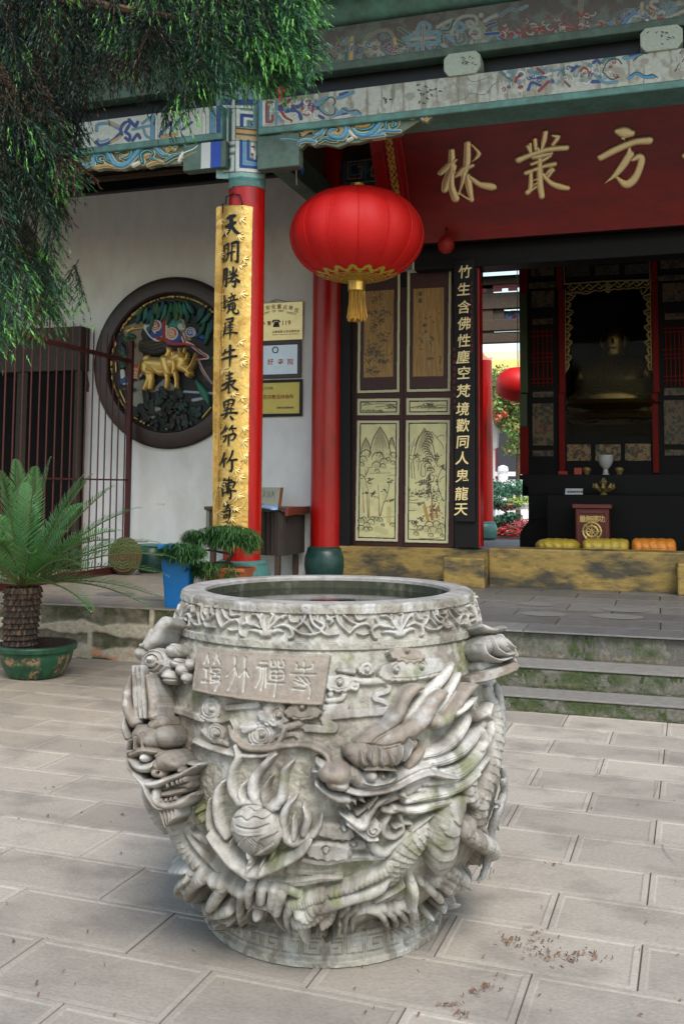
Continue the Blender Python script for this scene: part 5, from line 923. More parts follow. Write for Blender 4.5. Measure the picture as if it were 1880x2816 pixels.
rl = [([(425, 600), (430, 520), (490, 480), (540, 490), (600, 580), (680, 590), (760, 520), (830, 430), (910, 415), (990, 500), (1040, 510)], [3, 5, 6, 6, 6, 6, 6, 6, 6, 5, 3], LB, .035), ([(500, 570), (460, 560), (460, 520), (510, 510), (530, 550), (580, 580)], [4, 5, 5, 4, 4, 2], None, .032), ([(620, 470), (650, 450), (720, 450), (740, 500), (690, 540), (650, 510)], [4, 5, 6, 6, 5, 3], None, .03), ([(650, 530), (700, 510)], 3.5, OC, .03), ([(830, 570), (820, 500), (870, 470), (915, 490), (900, 530), (960, 560)], [5, 6, 5, 4, 4, 2], None, .032), ([(850, 520), (880, 505)], 4, OC, .03), ([(440, 610), (530, 590), (600, 610)], [3, 4, 2], OC, .028), ([(870, 590), (950, 560), (1000, 570)], [3, 4, 2], OC, .028), ([(570, 470), (590, 450), (605, 475)], 2.4, OC, .03), ([(960, 410), (985, 400), (980, 430)], 2.4, OC, .03), ([(1010, 440), (1050, 400), (1100, 410), (1100, 440)], [4, 5, 4, 3], LB, .032), ([(1030, 470), (1060, 440), (1090, 460)], [3, 4, 3], OC, .03), ([(1020, 560), (1080, 520), (1150, 500)], [4, 5, 3], None, .03), ([(1130, 560), (1160, 500), (1250, 460), (1290, 430)], [3, 5, 5, 3], W_, .03), ([(1160, 540), (1230, 500), (1280, 480)], [3, 4, 4], OC, .03), ([(1170, 380), (1190, 440)], 4, LB, .03), ([(220, 500), (260, 560), (330, 600), (400, 580)], [4, 5, 5, 3], LB, .03), ([(300, 500), (380, 500), (400, 470)], [3, 4, 3], None, .03), ([(750, 590), (790, 570)], [4, 4], W_, .026)]
bracket(k4, True, '', 'carved cloud scroll bracket under the beam left of the column', -5, {'holes': [([(480, 540), (520, 550)], 4), ([(850, 510), (900, 500)], 4), ([(680, 500), (700, 520)], 3), ([(550, 560), (570, 540)], 3)], 'rims': rl},
        [(160, 500), (400, 470), (900, 395), (1290, 350), (1300, 450), (1270, 500), (1180, 560), (1120, 580), (1010, 580), (880, 600), (760, 600), (690, 620), (600, 620), (420, 620), (300, 610), (230, 570)], (150, 530, 285, 412), None)
b = MB(); b.box(XC+.17, XC+.60, 8.53, 8.66, 4.60, 4.93); tag(b.build('corbel', m_green, bevel=.01), 'grey green corbel block between the front column and the carved bracket', 'corbel')
b = MB(); b.box(XC-.62, XC-.16, 8.53, 8.66, 4.66, 4.93); o = b.build('corbel', m_green, bevel=.01); tag(o, 'corbel with white and blue stripes left of the front column', 'corbel')
b = MB(); b.box(XC-.42, XC-.32, 8.525, 8.53, 4.665, 4.925); b.build('stripe', mat('white paint', srgb(190, 195, 190), .6), o); b = MB(); b.box(XC-.315, XC-.21, 8.525, 8.53, 4.665, 4.925); b.build('stripe', mat('blue paint', srgb(36, 70, 160), .6), o)
# upper beam with carved and painted face
u2 = thing('upper_beam', 'upper painted beam with carved cloud panels and a small cross', 'beam', (0, 8.7, 5.65))
b = MB(); b.box(-10.5, 5, YB+.002, 8.9, 5.475, 5.90); b.build('timber', m_green, u2, bevel=.01)
c = sheet(-3.4, 1.2, 5.55, 5.895, YB, .75, srgb(96, 102, 96)); n = fbm(c.X, c.Y, .05, 14); c.C = mixc(c.C, srgb(84, 72, 70), np.clip((n-.42)*5, 0, .7))
reds = srgb(128, 50, 44); cw = srgb(150, 155, 145)
RM = [([(330, 320), (320, 550)], 4.5, OC), ([(160, 380), (30, 560)], 2, GN_), ([(250, 330), (170, 430)], 2, GN_), ([(160, 480), (160, 560)], 2, GN_), ([(270, 540), (270, 440), (180, 560)], 2, GN_), ([(290, 320), (290, 560)], 2, GN_), ([(480, 290), (440, 350), (450, 440), (500, 490)], 3, srgb(120, 120, 80)), ([(545, 410), (545, 370), (500, 370), (480, 420), (520, 440), (560, 420)], 3, cw), ([(530, 420), (500, 410)], 3, reds), ([(520, 510), (600, 500), (590, 460), (560, 440), (550, 480)], 3.4, cw), ([(530, 500), (600, 480)], 2.5, srgb(170, 40, 36)), ([(600, 400), (650, 440), (660, 380), (620, 380)], 3.4, BL), ([(500, 300), (560, 260), (640, 260), (680, 310)], 3, srgb(120, 120, 95)), ([(640, 500), (720, 430), (790, 400)], 3, cw), ([(720, 470), (830, 460), (810, 430)], 3, GN_), ([(700, 340), (780, 380)], 3, GN_), ([(730, 240), (800, 290)], 3, GN_), ([(690, 330), (700, 370)], 4, OC),
      ([(895, 270), (895, 220), (935, 190), (985, 220), (980, 270)], 3.4, LB), ([(980, 290), (1050, 270), (1075, 310), (1040, 360), (970, 360)], 3.4, LB), ([(965, 380), (990, 420), (960, 470), (900, 470), (880, 430), (890, 380)], 3.4, LB), ([(880, 370), (820, 380), (795, 330), (830, 300), (890, 300)], 3.4, LB), ([(935, 220), (925, 440)], 3, cw), ([(830, 335), (1030, 315)], 3, cw), ([(935, 220), (925, 440)], 1, BL), ([(920, 440), (945, 440)], 3, BL),
      ([(1050, 230), (1100, 200), (1170, 170)], 3.4, cw), ([(1090, 260), (1150, 250), (1190, 170)], 3, GN_), ([(1170, 290), (1200, 190), (1270, 140), (1370, 140), (1390, 200)], 3, cw), ([(1190, 230), (1230, 190), (1280, 230), (1240, 270), (1210, 250)], 3, LB), ([(1300, 190), (1330, 180), (1360, 210), (1330, 230), (1310, 210)], 3, cw), ([(1330, 280), (1350, 240), (1400, 250), (1410, 300), (1370, 320), (1345, 290)], 3.2, cw), ([(1340, 290), (1380, 290)], 2.4, reds), ([(1400, 180), (1440, 240), (1430, 320), (1380, 360)], 3, srgb(130, 130, 90)), ([(1200, 310), (1220, 370), (1280, 340), (1270, 290)], 4, srgb(70, 100, 96)), ([(1030, 420), (1060, 390), (1090, 410)], 3, GN_), ([(1090, 370), (1160, 420), (1250, 420), (1330, 400), (1340, 350)], 3.2, cw), ([(1395, 390)], 6, cw), ([(1420, 130)], 6, cw), ([(1430, 350), (1500, 370), (1568, 380)], 4, cw), ([(1460, 290), (1568, 280)], 4, BL), ([(1450, 180), (1500, 150), (1550, 130)], 4, cw), ([(1460, 220), (1540, 190)], 3, BL), ([(1090, 300), (1090, 360)], 3, GN_), ([(1130, 300), (1180, 340)], 3, LB)]
swirlset(c, k2, RM)
swirlset(c, k3, [([(0, 320), (60, 370), (110, 350), (160, 290)], 4, LB), ([(0, 310), (60, 340), (120, 330)], 2, BL), ([(20, 130), (90, 80), (160, 90)], 3, srgb(80, 120, 140)), ([(180, 80), (240, 50)], 3, LB), ([(190, 350), (210, 330), (235, 350)], 3, LB), ([(940, 200), (1020, 220), (1090, 170), (1190, 90)], 4, srgb(60, 120, 180)), ([(940, 190), (1010, 205), (1100, 120), (1190, 70)], 2, BL), ([(1080, 210), (1150, 140), (1220, 140)], 4, cw), ([(870, 250), (900, 230), (920, 250)], 3, LB), ([(1210, 30), (1210, 90), (1260, 140), (1310, 150)], 4, srgb(170, 150, 120)), ([(1260, 60), (1300, 60), (1340, 90), (1300, 110), (1290, 20), (1340, 10)], 4, cw), ([(1270, 60), (1310, 90)], 3, srgb(170, 40, 36)), ([(1320, 140), (1350, 180), (1420, 160), (1390, 100), (1350, 110)], 4, cw), ([(1340, 160), (1400, 150)], 3, srgb(170, 40, 36)), ([(1400, 40), (1450, 90), (1500, 60), (1450, 30)], 5, srgb(90, 120, 140)), ([(1440, 150), (1500, 120), (1568, 90)], 4, cw), ([(1255, 175)], 5, W_), ([(1480, 150), (1530, 150)], 4, GN_), ([(1520, 60), (1560, 20)], 4, GN_), ([(690, 0), (710, 290)], 5, srgb(120, 112, 96))])
for q in range(95):
    x = random.uniform(0, 930); y = 330-.11*x-random.uniform(5, 150)*(1 if random.random() < .5 else .4); a_ = random.uniform(0, 6.3); r_ = random.uniform(12, 34)
    c.stroke([k3(x+r_*math.cos(a_+t)*1.1, y+r_*.8*math.sin(a_+t)) for t in (0, .8, 1.6, 2.4)], 1.3, random.choice([reds, reds, reds, srgb(150, 120, 110), cw]))
def curls(c, f, x0, x1, ylo, yhi, n_, cols, r0=26):
    for k in range(n_):
        x = x0+(k+random.random()*.6)*(x1-x0)/n_; y = random.uniform(ylo(x), yhi(x)); s_ = random.choice((-1, 1)); a0 = random.uniform(0, 6.3); r_ = random.uniform(.6, 1.2)*r0
        P_ = [f(x+r_*(1-.085*i)*math.cos(a0+s_*i*.62), y+r_*.85*(1-.085*i)*math.sin(a0+s_*i*.62)) for i in range(10)]; tl_ = (x+r_*1.9*math.cos(a0-s_*.5), y+r_*1.3*math.sin(a0-s_*.5)); P_ = [f(*tl_)]+P_; cl = random.choice(cols)
        c.stroke(P_, 2.6, W2_, alpha=.7); c.stroke(P_, 1.8, BK_, alpha=.8); c.stroke(P_, 1.25, cl)
mut = [srgb(84, 120, 124), srgb(66, 96, 128), srgb(100, 126, 112), srgb(140, 138, 118), srgb(120, 66, 56)]
curls(c, k2, 20, 1560, lambda x: 370-.13*x, lambda x: 530-.13*x, 52, mut, 24); curls(c, k3, 960, 1560, lambda x: 210-.13*x, lambda x: 330-.13*x, 16, mut, 24)
swirlset(c, k2, RM[14:])
c.build('painting', plane_map(YB-.0025), m_pnt, u2)
b = MB(); b.box(-10.5, 5, 8.66, 8.9, 5.276, 5.474); tag(b.build('infill_board', m_black), 'dark recessed board between the two painted beams', 'board')
for (x0, x1, zz, lab, kx) in ((1018, 1102, 0, 'white eight-sided block with an ink sketch, above the lintel, nearer the column', 0), (1468, 1566, 0, 'white eight-sided block with an ink sketch, above the lintel, at the right edge', 1)):
    xa, xb = ony(x0, 150, YB)[0], ony(x1, 140, YB)[0]; t = thing('beam_block', lab, 'block', ((xa+xb)/2, 8.6, 5.37), 'white blocks between the beams'); ch = .045
    pl = [(xa+ch, 5.268), (xb-ch, 5.268), (xb, 5.268+ch*1.3), (xb, 5.48-ch), (xb-ch, 5.48), (xa+ch, 5.48), (xa, 5.48-ch), (xa, 5.268+ch*1.3)]
    b = MB(); b.prism([(p[0], 8.475, p[1]) for p in pl], (0, .2, 0)); b.build('block', mat('block paint', srgb(168, 176, 160), .6, var=.15, vscale=9), t, bevel=.008)
    c = sheet(xa, xb, 5.27, 5.48, 8.472, .6, W_); c.M[:] = False
    cxp, cyp = pj(((xa+xb)/2, 8.472, 5.38))
    for q in range(13): a_ = random.uniform(-.8, .8); px, py = cxp+random.gauss(6, 13), cyp+random.gauss(-4, 7); c.stroke([(px, py), (px+6*math.cos(a_), py+6*math.sin(a_))], [1.6, .6], srgb(58, 62, 56), mask=True)
    c.build('ink_sketch', plane_map(8.4725), m_vc, t)
b = MB(); b.tube([(-10.5, 8.62, 6.07), (5, 8.62, 6.07)], .15, 20); tag(b.build('purlin', m_teal, smooth=True), 'round teal purlin along the eaves', 'purlin')
b = MB(); b.box(-10.5, 5, 8.7, 8.8, 5.9, 6.5); tag(b.build('eaves_board', m_black), 'dark board behind the teal purlin', 'board')
# tie beam from front column to rear column
tb_ = thing('tie_beam', 'grey green tie beam running from the front column back to the rear column', 'beam', (XC, 9.9, 5.1))
b = MB(); b.box(XC-.10, XC+.10, YC+.16, 10.97, 4.93, 5.22); b.build('timber', m_green, tb_, bevel=.01)
b = MB(); b.box(XC-.03, XC+.03, YC+.16, 10.97, 5.22, 6.5); b.build('infill', m_brown, tb_)
# small blue pennant and red ornament under the eaves
t = thing('pennant', 'small blue cloth pennant on a white stick by the tie beam', 'pennant', tuple(ony(678, 400, 9.0)))
p = lambda x, y, Y=9.0: tuple(ony(x, y, Y)); b = MB(); b.add([p(678, 337), p(664, 385, 8.97), p(686, 384, 9.04), p(693, 402), p(698, 388, 8.98)], [(0, 1, 2), (0, 2, 3), (0, 3, 4)]); o = b.build('cloth', mat('blue cloth', srgb(40, 84, 200), .7), t); so_ = o.modifiers.new('s', 'SOLIDIFY'); so_.thickness = .003
b = MB(); b.tube([p(678, 337), p(680, 424)], .006, 6); b.build('stick', mat('white stick', (.6, .58, .5), .6), t)

# ---- plaque over the door
PA = R(33); P0 = np.array(ony(950, 560, 10.72)); PN_ = np.array([0, -math.cos(PA), -math.sin(PA)]); PU = np.array([0, -math.sin(PA), math.cos(PA)])
pq_ = thing('name_plaque', 'large red wooden plaque with raised gold characters leaning out over the doorway', 'plaque', tuple(P0))
b = MB(); q0 = P0+np.array([-.02, 0, 0])
b.hexa([tuple(q0-PN_*0), tuple(q0+np.array([6, 0, 0])), tuple(q0+np.array([6, 0, 0])-PN_*.05), tuple(q0-PN_*.05)]+[tuple(v+PU*1.6) for v in (q0, q0+np.array([6, 0, 0]), q0+np.array([6, 0, 0])-PN_*.05, q0-PN_*.05)])
b.build('panel', mat('dull red board', srgb(140, 26, 20), .42, var=.14, vscale=3, stretch=(.6, 2, 2), bump=.0008, col2=srgb(112, 24, 22)), pq_)
b = MB(); e0 = P0+np.array([-.24, 0, 0])
for (xa, xb, h) in ((-.34, -.20, .035), (-.20, -.05, .02), (-.05, .02, .03)):
    v = [P0+np.array([xa, 0, 0]), P0+np.array([xb, 0, 0])]; b.hexa([tuple(v[0]+PN_*h), tuple(v[1]+PN_*h), tuple(v[1]-PN_*.06), tuple(v[0]-PN_*.06)]+[tuple(w_+PU*1.6) for w_ in (v[0]+PN_*h, v[1]+PN_*h, v[1]-PN_*.06, v[0]-PN_*.06)])
b.build('side_frame', m_red, pq_, bevel=.006)
c = Canvas(0, .085, 0, 1.6, .006, srgb(150, 60, 20)); nn_ = (vnoise(c.X, c.Y, 60, 3)+.6*np.sin(c.X*120+4*vnoise(c.X, c.Y, 25, 6))*np.sin(c.Y*90)); c.C = mixc(c.C, srgb(215, 165, 60), (nn_ > .5)*1.0); c.H = .004*(nn_ > .5)
a0 = P0+np.array([-.165, 0, 0])+PN_*.022; c.build('gold_border', rect_map((a0, a0+np.array([.085, 0, 0]), a0+PU*1.6), PN_, 0, .085, 0, 1.6), m_vc, pq_)
k5 = cv(1180, 320, .44643); G = Canvas(985, 1600, 270, 480, .55, (.98, .76, .40), mask=False)
for pts in ([(138, 210, 20), (138, 300, 24), (135, 420, 22), (160, 500, 26), (165, 495, 18)], [(70, 345, 20), (120, 300, 24), (165, 265, 12)], [(145, 310, 26), (110, 400, 30), (95, 450, 22)], [(150, 330, 14), (155, 345, 10)], [(235, 165, 22), (232, 280, 24), (215, 340, 20), (165, 365, 8)], [(165, 365, 14), (215, 320, 22), (265, 300, 16)], [(262, 170, 8), (300, 215, 14), (300, 240, 16), (265, 275, 5)], [(215, 350, 20), (200, 420, 12), (180, 480, 8)], [(180, 465, 8), (230, 500, 8), (262, 510, 16)], [(235, 370, 24), (248, 450, 22), (262, 515, 14)], [(250, 370, 14), (310, 415, 20), (380, 430, 26), (405, 438, 12)],
            [(605, 180, 14), (620, 210, 14)], [(650, 140, 16), (655, 200, 14)], [(715, 95, 18), (705, 150, 18), (690, 200, 10)], [(760, 115, 12), (790, 125, 18), (760, 170, 14)], [(550, 265, 24), (620, 235, 20), (730, 200, 20), (840, 190, 22)], [(620, 165, 12), (625, 235, 12)], [(665, 190, 12), (680, 215, 12)], [(640, 250, 16), (700, 235, 18), (750, 225, 14)], [(630, 290, 14), (700, 265, 16), (745, 240, 12)], [(650, 320, 12), (720, 300, 16), (770, 290, 18)], [(595, 345, 18), (650, 325, 14), (690, 330, 14)], [(625, 345, 14), (622, 440, 18), (605, 465, 20)], [(640, 390, 8), (665, 380, 8)], [(640, 420, 8), (665, 405, 8)], [(605, 465, 16), (660, 430, 10)], [(680, 260, 16), (680, 400, 22), (692, 490, 20)], [(715, 355, 10), (750, 325, 16), (765, 330, 12)], [(760, 330, 14), (730, 370, 12)], [(695, 350, 14), (745, 405, 18), (800, 430, 22), (850, 440, 18)],
            [(1160, 90, 24), (1200, 95, 38), (1240, 100, 26)], [(1190, 130, 14), (1200, 140, 6)], [(1055, 250, 24), (1150, 200, 26), (1260, 155, 24), (1350, 145, 28)], [(1230, 195, 12), (1230, 235, 24)], [(1235, 230, 26), (1190, 300, 26), (1140, 360, 18), (1080, 408, 4)], [(1250, 265, 14), (1290, 245, 24), (1305, 270, 24), (1285, 340, 24), (1250, 395, 28), (1205, 415, 26), (1150, 370, 10)],
            [(1575, 240, 24), (1640, 215, 26), (1720, 190, 26)], [(1640, 120, 24), (1640, 300, 24), (1630, 460, 22)]): G.stroke([k5(p[0], p[1]) for p in pts], [p[2]*.44643*.834 for p in pts], h=.028, mask=True, floor=.3)
m_goldl = mat('gilded lettering', (1.0, .80, .42), .38, .75, var=.06)
G.build('lettering', pl_map(P0, PN_), m_goldl, pq_, thick=0)
t = thing('round_lantern', 'small round red lamp under the plaque beside the big lantern', 'lamp', tuple(ony(1022, 562, 10.6)))
p = ony(1022, 562, 10.55); b = MB(); b.lathe([(.02, -.098), (.05, -.085), (.082, -.05), (.095, 0), (.082, .05), (.05, .085), (.02, .098)], p[0], p[1], 24); b.v = [(x, y, z+p[2]) for x, y, z in b.v]; b.build('globe', mat('red silk', srgb(150, 20, 16), .55), t, smooth=True)
b = MB(); b.tube([(p[0], p[1], p[2]+.09), (p[0], p[1], p[2]+.2), (p[0], 11.04, p[2]+.2)], .006, 6); b.build('hook', m_black, t)
# ---- wall over the door and header
b = MB(); b.box(-3.6, 5, 11.15, 11.35, 4.36, 6.55); tag(b.build('transom_wall', m_brown), 'dark boarded wall above the doorway behind the plaque', 'wall')
t = thing('fret_panel', 'blue and cream fret panel above the big lantern', 'panel', tuple(ony(825, 390, 11.12)))
x0_, x1_ = ony(786, 390, 11.13)[0], ony(900, 390, 11.13)[0]; z1_, z0_ = ony(830, 366, 11.13)[2], ony(830, 418, 11.13)[2]
b = MB(); b.box(x0_, x1_, 11.10, 11.15, z0_, z1_); b.build('board', m_teal, t)
c = sheet(x0_, x1_, z0_, z1_, 11.098, .6, srgb(50, 66, 92)); k6 = cv(700, 270, .2551)
for pts, w_, col in (([(970, 680), (965, 920)], 4, TE), ([(1005, 690), (1000, 870), (1150, 860)], 2, OC), ([(1005, 690), (1330, 650)], 2, OC), ([(1030, 840), (1030, 720), (1160, 705)], 2.4, LB), ([(1110, 740), (1160, 735), (1150, 850)], 2.4, OC), ([(1050, 830), (1130, 820), (1130, 770)], 2.2, LB), ([(1190, 690), (1185, 780), (1240, 770)], 2.4, LB), ([(1220, 690), (1215, 760)], 2.4, TE), ([(1330, 730), (1260, 740), (1255, 840), (1340, 830)], 2.2, OC), ([(960, 925), (1340, 890)], 2, TE), ([(1190, 870), (1190, 800), (1220, 800)], 2, LB)): c.stroke([k6(*p) for p in pts], w_*.9, col, sm=False)
c.build('painting', plane_map(11.097), m_vc, t)
b = MB(); b.box(-2.66, 5, 11.0, 11.3, 4.09, 4.36); tag(b.build('door_header', m_dark, bevel=.012), 'heavy dark header beam over the doorway', 'beam')
# ---- threshold
m_thr = mat('worn painted stone', srgb(150, 125, 66), .7, var=.25, vscale=2.5, bump=.004, bscale=22, col2=srgb(66, 62, 50), contrast=(.46, .62), stretch=(.8, 1, 2.2), var2=(srgb(92, 78, 50), 9, .55, .75))
b = MB(); b.box(-1.80, 5, 10.95, 11.32, T-.01, .895); tag(b.build('threshold', m_thr, bevel=.015), 'high worn stone threshold across the open doorway', 'threshold')
b = MB(); b.box(-3.58, -1.806, 11.06, 11.34, T-.01, .872); tag(b.build('door_sill', m_thr, bevel=.012), 'worn stone sill under the painted door leaves', 'sill')
xa = ony(1015, 1300, 10.68)[0]; xb = ony(1110, 1300, 10.68)[0]; zt = ony(1060, 1279, 10.68)[2]
b = MB(); b.box(xa, xb, 10.68, 10.95, T-.01, zt); tag(b.build('bearing_stone', m_thr, bevel=.02), 'square worn stone block standing out at the door post', 'stone block')
xa2 = ony(1552, 1330, 10.68)[0]; b = MB(); b.box(xa2, xa2+.45, 10.68, 10.95, T-.01, zt); tag(b.build('bearing_stone', m_thr, bevel=.02), 'square worn stone block cut by the right edge of the view', 'stone block')
# ---- painted door leaves
m_door = mat('dark red door wood', srgb(58, 20, 20), .5, var=.2, vscale=4, stretch=(1, 1, .4))
b = MB(); b.box(-3.62, -3.46, 11.08, 11.3, .87, 4.36); b.box(-3.46, -1.9, 11.18, 11.3, 3.94, 4.12); tag(b.build('door_frame', m_dark, bevel=.01), 'dark door frame between the rear column and the painted leaves', 'door frame')
d2, d1 = cv(960, 1080, .19133), cv(960, 720, .19133)
ink = srgb(66, 62, 52); ink2 = srgb(120, 112, 84); rust = srgb(150, 96, 52); cream = srgb(212, 205, 152); pale = srgb(196, 190, 152)
def leaf_panel(t, name, conv, quad, deco, ground):
    q = [conv(*p) for p in quad]; xs = [p[0] for p in q]; ys = [p[1] for p in q]
    c = Canvas(min(xs), max(xs), min(ys), max(ys), .55, pale, mask=False); c.poly(q, mask=True)
    inn = lambda d: [conv(x+(d if i in (0, 3) else -d), y+(d if i in (0, 1) else -d)) for i, (x, y) in enumerate(quad)]
    c.H[:] = .010; c.poly(inn(38), col=BK_); c.H = np.where(c.C.sum(-1) < .1, .004, c.H); c.poly(inn(54), col=ground)
    nz = fbm(c.X, c.Y, .06, int(xs[0])); inm = np.abs(c.C-np.array(ground)).sum(-1) < 1e-6; c.C = np.where(inm[..., None], mixc(c.C, np.array(ground)*.8, np.clip((nz-.4)*2, 0, 1)), c.C)
    deco(c, conv); c.build(name, plane_map(11.178), m_vc, t)
def mount(c, f, x, top, w_, base, n=6, seed=0):
    rr = random.Random(seed)
    for s in (-1, 1): c.stroke([f(x, top), f(x+s*w_*.3, top+(base-top)*.4), f(x+s*w_*.5, base)], [1.2, 1.5, .9], ink, alpha=.85)
    for k in range(n):
        a = (k+.5)/n*2-1; c.stroke([f(x+a*w_*.06, top+10+rr.random()*20), f(x+a*w_*.25, top+(base-top)*.5), f(x+a*w_*.42, base-rr.random()*60)], [.6, 1.6, .5], ink2, alpha=.6)
def boulder(c, f, x, y, r_):
    c.stroke([f(x+r_*math.cos(t)*.9, y+r_*math.sin(t)) for t in np.linspace(math.pi*.95, math.pi*2.1, 7)], [.5, 1.1, 1.3, 1.2, 1.2, 1, .6], ink, alpha=.9)
    for k in range(3): c.stroke([f(x-r_*.3+k*r_*.3, y-r_*.5), f(x-r_*.2+k*r_*.35, y+r_*.3)], [.4, 1.4], ink2, alpha=.55)
def land1(c, f):
    mount(c, f, 445, 490, 330, 930, 9, 1); mount(c, f, 240, 650, 150, 880, 4, 2); mount(c, f, 610, 640, 90, 800, 3, 3)
    for (x, y, r_) in ((240, 890, 70), (200, 970, 60), (410, 950, 95), (440, 900, 50), (390, 1060, 70), (500, 1000, 60), (480, 1070, 50), (560, 970, 40), (630, 920, 60), (625, 1020, 40), (400, 1140, 40), (180, 1040, 40)): boulder(c, f, x, y, r_)
    for (x, y, L_) in ((300, 1160, 300), (250, 1080, 80), (560, 1190, 120), (480, 1790, 170), (600, 1090, 90)): c.stroke([f(x, y), f(x+L_, y-8)], .7, ink, alpha=.7)
    for p in ([(290, 1800), (285, 1600), (275, 1420), (240, 1300), (230, 1120)], [(270, 1800), (260, 1560), (250, 1400)], [(210, 1720), (200, 1500), (205, 1370)], [(430, 1770), (425, 1500), (415, 1330)], [(445, 1770), (490, 1600), (550, 1450), (580, 1280)], [(490, 1580), (560, 1540), (620, 1560)], [(235, 1250), (190, 1180)], [(240, 1180), (280, 1090)], [(425, 1520), (390, 1490)], [(550, 1440), (500, 1400)]): c.stroke([f(*q) for q in p], [1.4]+[.8]*(len(p)-1), random.choice([ink, rust, ink]), alpha=.9)
    for (x, y, n_) in ((285, 1240, 6), (290, 1280, 5), (330, 1440, 9), (240, 1440, 6), (340, 1480, 5), (590, 1260, 9), (510, 1400, 5), (600, 1540, 7), (180, 1200, 3)):
        for k in range(n_): X_, Y_ = x+random.gauss(0, 22), y+random.gauss(0, 14); c.stroke([f(X_, Y_), f(X_+14, Y_+random.uniform(-8, 10))], 1.2, ink)
    for (x, y, r_) in ((170, 1850, 50), (210, 1830, 45), (250, 1910, 50), (310, 1880, 60), (390, 1830, 45), (440, 1840, 45), (340, 1820, 40), (170, 1960, 55), (240, 1980, 50), (620, 1910, 40), (480, 1910, 26), (300, 1970, 40)): boulder(c, f, x, y, r_)
    for k in range(40): X_, Y_ = random.uniform(370, 640), random.uniform(620, 900); c.stroke([f(X_, Y_), f(X_+5, Y_+4)], .8, ink, alpha=.6)
    c.stroke([f(570, 1660), f(570, 1850)], 5, srgb(176, 160, 100), alpha=.6); c.stroke([f(400, 1960), f(520, 2000)], 7, srgb(172, 164, 112), alpha=.5)
def land2(c, f):
    mount(c, f, 1080, 510, 330, 960, 8, 4)
    for k in range(13): y = 560+k*36; x = 1110+30*math.sin(k*.8); c.stroke([f(x-50, y+26), f(x-10, y-6), f(x+50, y+10), f(x+70, y+40)], [.5, 1.4, 1.5, .6], ink, alpha=.85)
    for p in ([(1180, 560), (1250, 640), (1330, 740), (1350, 800)], [(940, 660), (900, 800), (880, 900)], [(1000, 620), (940, 760)], [(1260, 640), (1320, 610), (1360, 620)], [(860, 930), (920, 1010), (940, 1240)], [(890, 1000), (900, 1230)], [(1000, 960), (990, 1120)], [(1040, 1020), (1030, 1180), (1090, 1190), (1090, 1040)], [(1180, 880), (1240, 1000), (1270, 1060)], [(1350, 1050), (1270, 1230), (1290, 1400), (1350, 1560)], [(1330, 1060), (1380, 1110)], [(1360, 1200), (1300, 1250)], [(1180, 1180), (1220, 1200), (1200, 1280)]): c.stroke([f(*q) for q in p], 1.0, ink, alpha=.8)
    def clump(x, y, sx, sy, n_, col=ink):
        for k in range(n_): X_, Y_ = x+random.gauss(0, sx), y+random.gauss(0, sy); c.stroke([f(X_, Y_), f(X_+random.uniform(-14, 18), Y_+random.uniform(-12, 12))], random.uniform(.7, 1.5), col, alpha=.9)
    for a_ in ((960, 910, 40, 14, 18), (1100, 970, 50, 20, 26), (1040, 1290, 40, 22, 34), (1140, 1260, 18, 50, 40), (1130, 1420, 26, 70, 60), (940, 1440, 60, 24, 34), (1040, 1460, 30, 30, 26), (1220, 1420, 40, 40, 30), (1240, 1500, 40, 40, 24), (1260, 1250, 16, 30, 10), (1340, 1070, 24, 20, 16), (920, 1870, 40, 22, 34), (1010, 1820, 40, 20, 16), (1200, 1720, 40, 80, 40), (1260, 1680, 50, 60, 26), (1260, 930, 20, 40, 20), (1160, 1110, 40, 40, 18), (1010, 1600, 30, 10, 14)): clump(*a_)
    clump(1250, 1700, 50, 60, 16, rust)
    for p in ([(1130, 1840), (1090, 1650), (1070, 1560)], [(1190, 1820), (1190, 1600), (1180, 1470)], [(1260, 1790), (1250, 1680), (1280, 1620)]): c.stroke([f(*q) for q in p], [3, 2, 1], rust, alpha=.9)
    c.stroke([f(1080, 1640), f(1130, 1830)], 4, srgb(180, 140, 60), alpha=.8)
    for (x, y, L_) in ((860, 1540, 130), (870, 1580, 190), (860, 1690, 90), (860, 1490, 60), (870, 1960, 180), (1000, 2090, 300), (920, 1980, 100)): c.stroke([f(x, y), f(x+L_*.5, y+6), f(x+L_, y-4)], .9, ink, alpha=.8)
    for (x, y, r_) in ((1150, 1920, 70), (1250, 1900, 60), (1320, 1930, 50), (1100, 1980, 70), (1200, 2000, 80), (1020, 1960, 50), (1290, 2000, 50), (1170, 2060, 40), (960, 2040, 40), (1330, 2060, 30), (970, 980, 50), (1130, 1070, 60), (1170, 1130, 60)): boulder(c, f, x, y, r_)
    for (x, y, r_, cl) in ((1150, 1960, 10, srgb(176, 160, 100)), (1260, 1950, 9, srgb(172, 158, 100)), (970, 980, 8, srgb(190, 176, 104)), (900, 740, 8, srgb(160, 160, 128))): c.stroke([f(x, y)], r_, cl, alpha=.35)
def strip1(c, f):
    for p in ([(190, 180), (400, 160), (640, 170)], [(380, 205), (560, 190), (660, 200)], [(520, 225), (660, 220)], [(180, 260), (300, 255), (480, 262)], [(220, 165), (260, 150), (330, 165)]): c.stroke([f(*q) for q in p], 1, ink, alpha=.8)
    for k in range(26): X_, Y_ = random.uniform(540, 665), random.uniform(160, 220); c.stroke([f(X_, Y_), f(X_+18, Y_-4)], .8, ink, alpha=.8)
    for k in range(14): X_ = random.uniform(190, 460); c.stroke([f(X_, 258), f(X_+8, 245)], .7, ink)
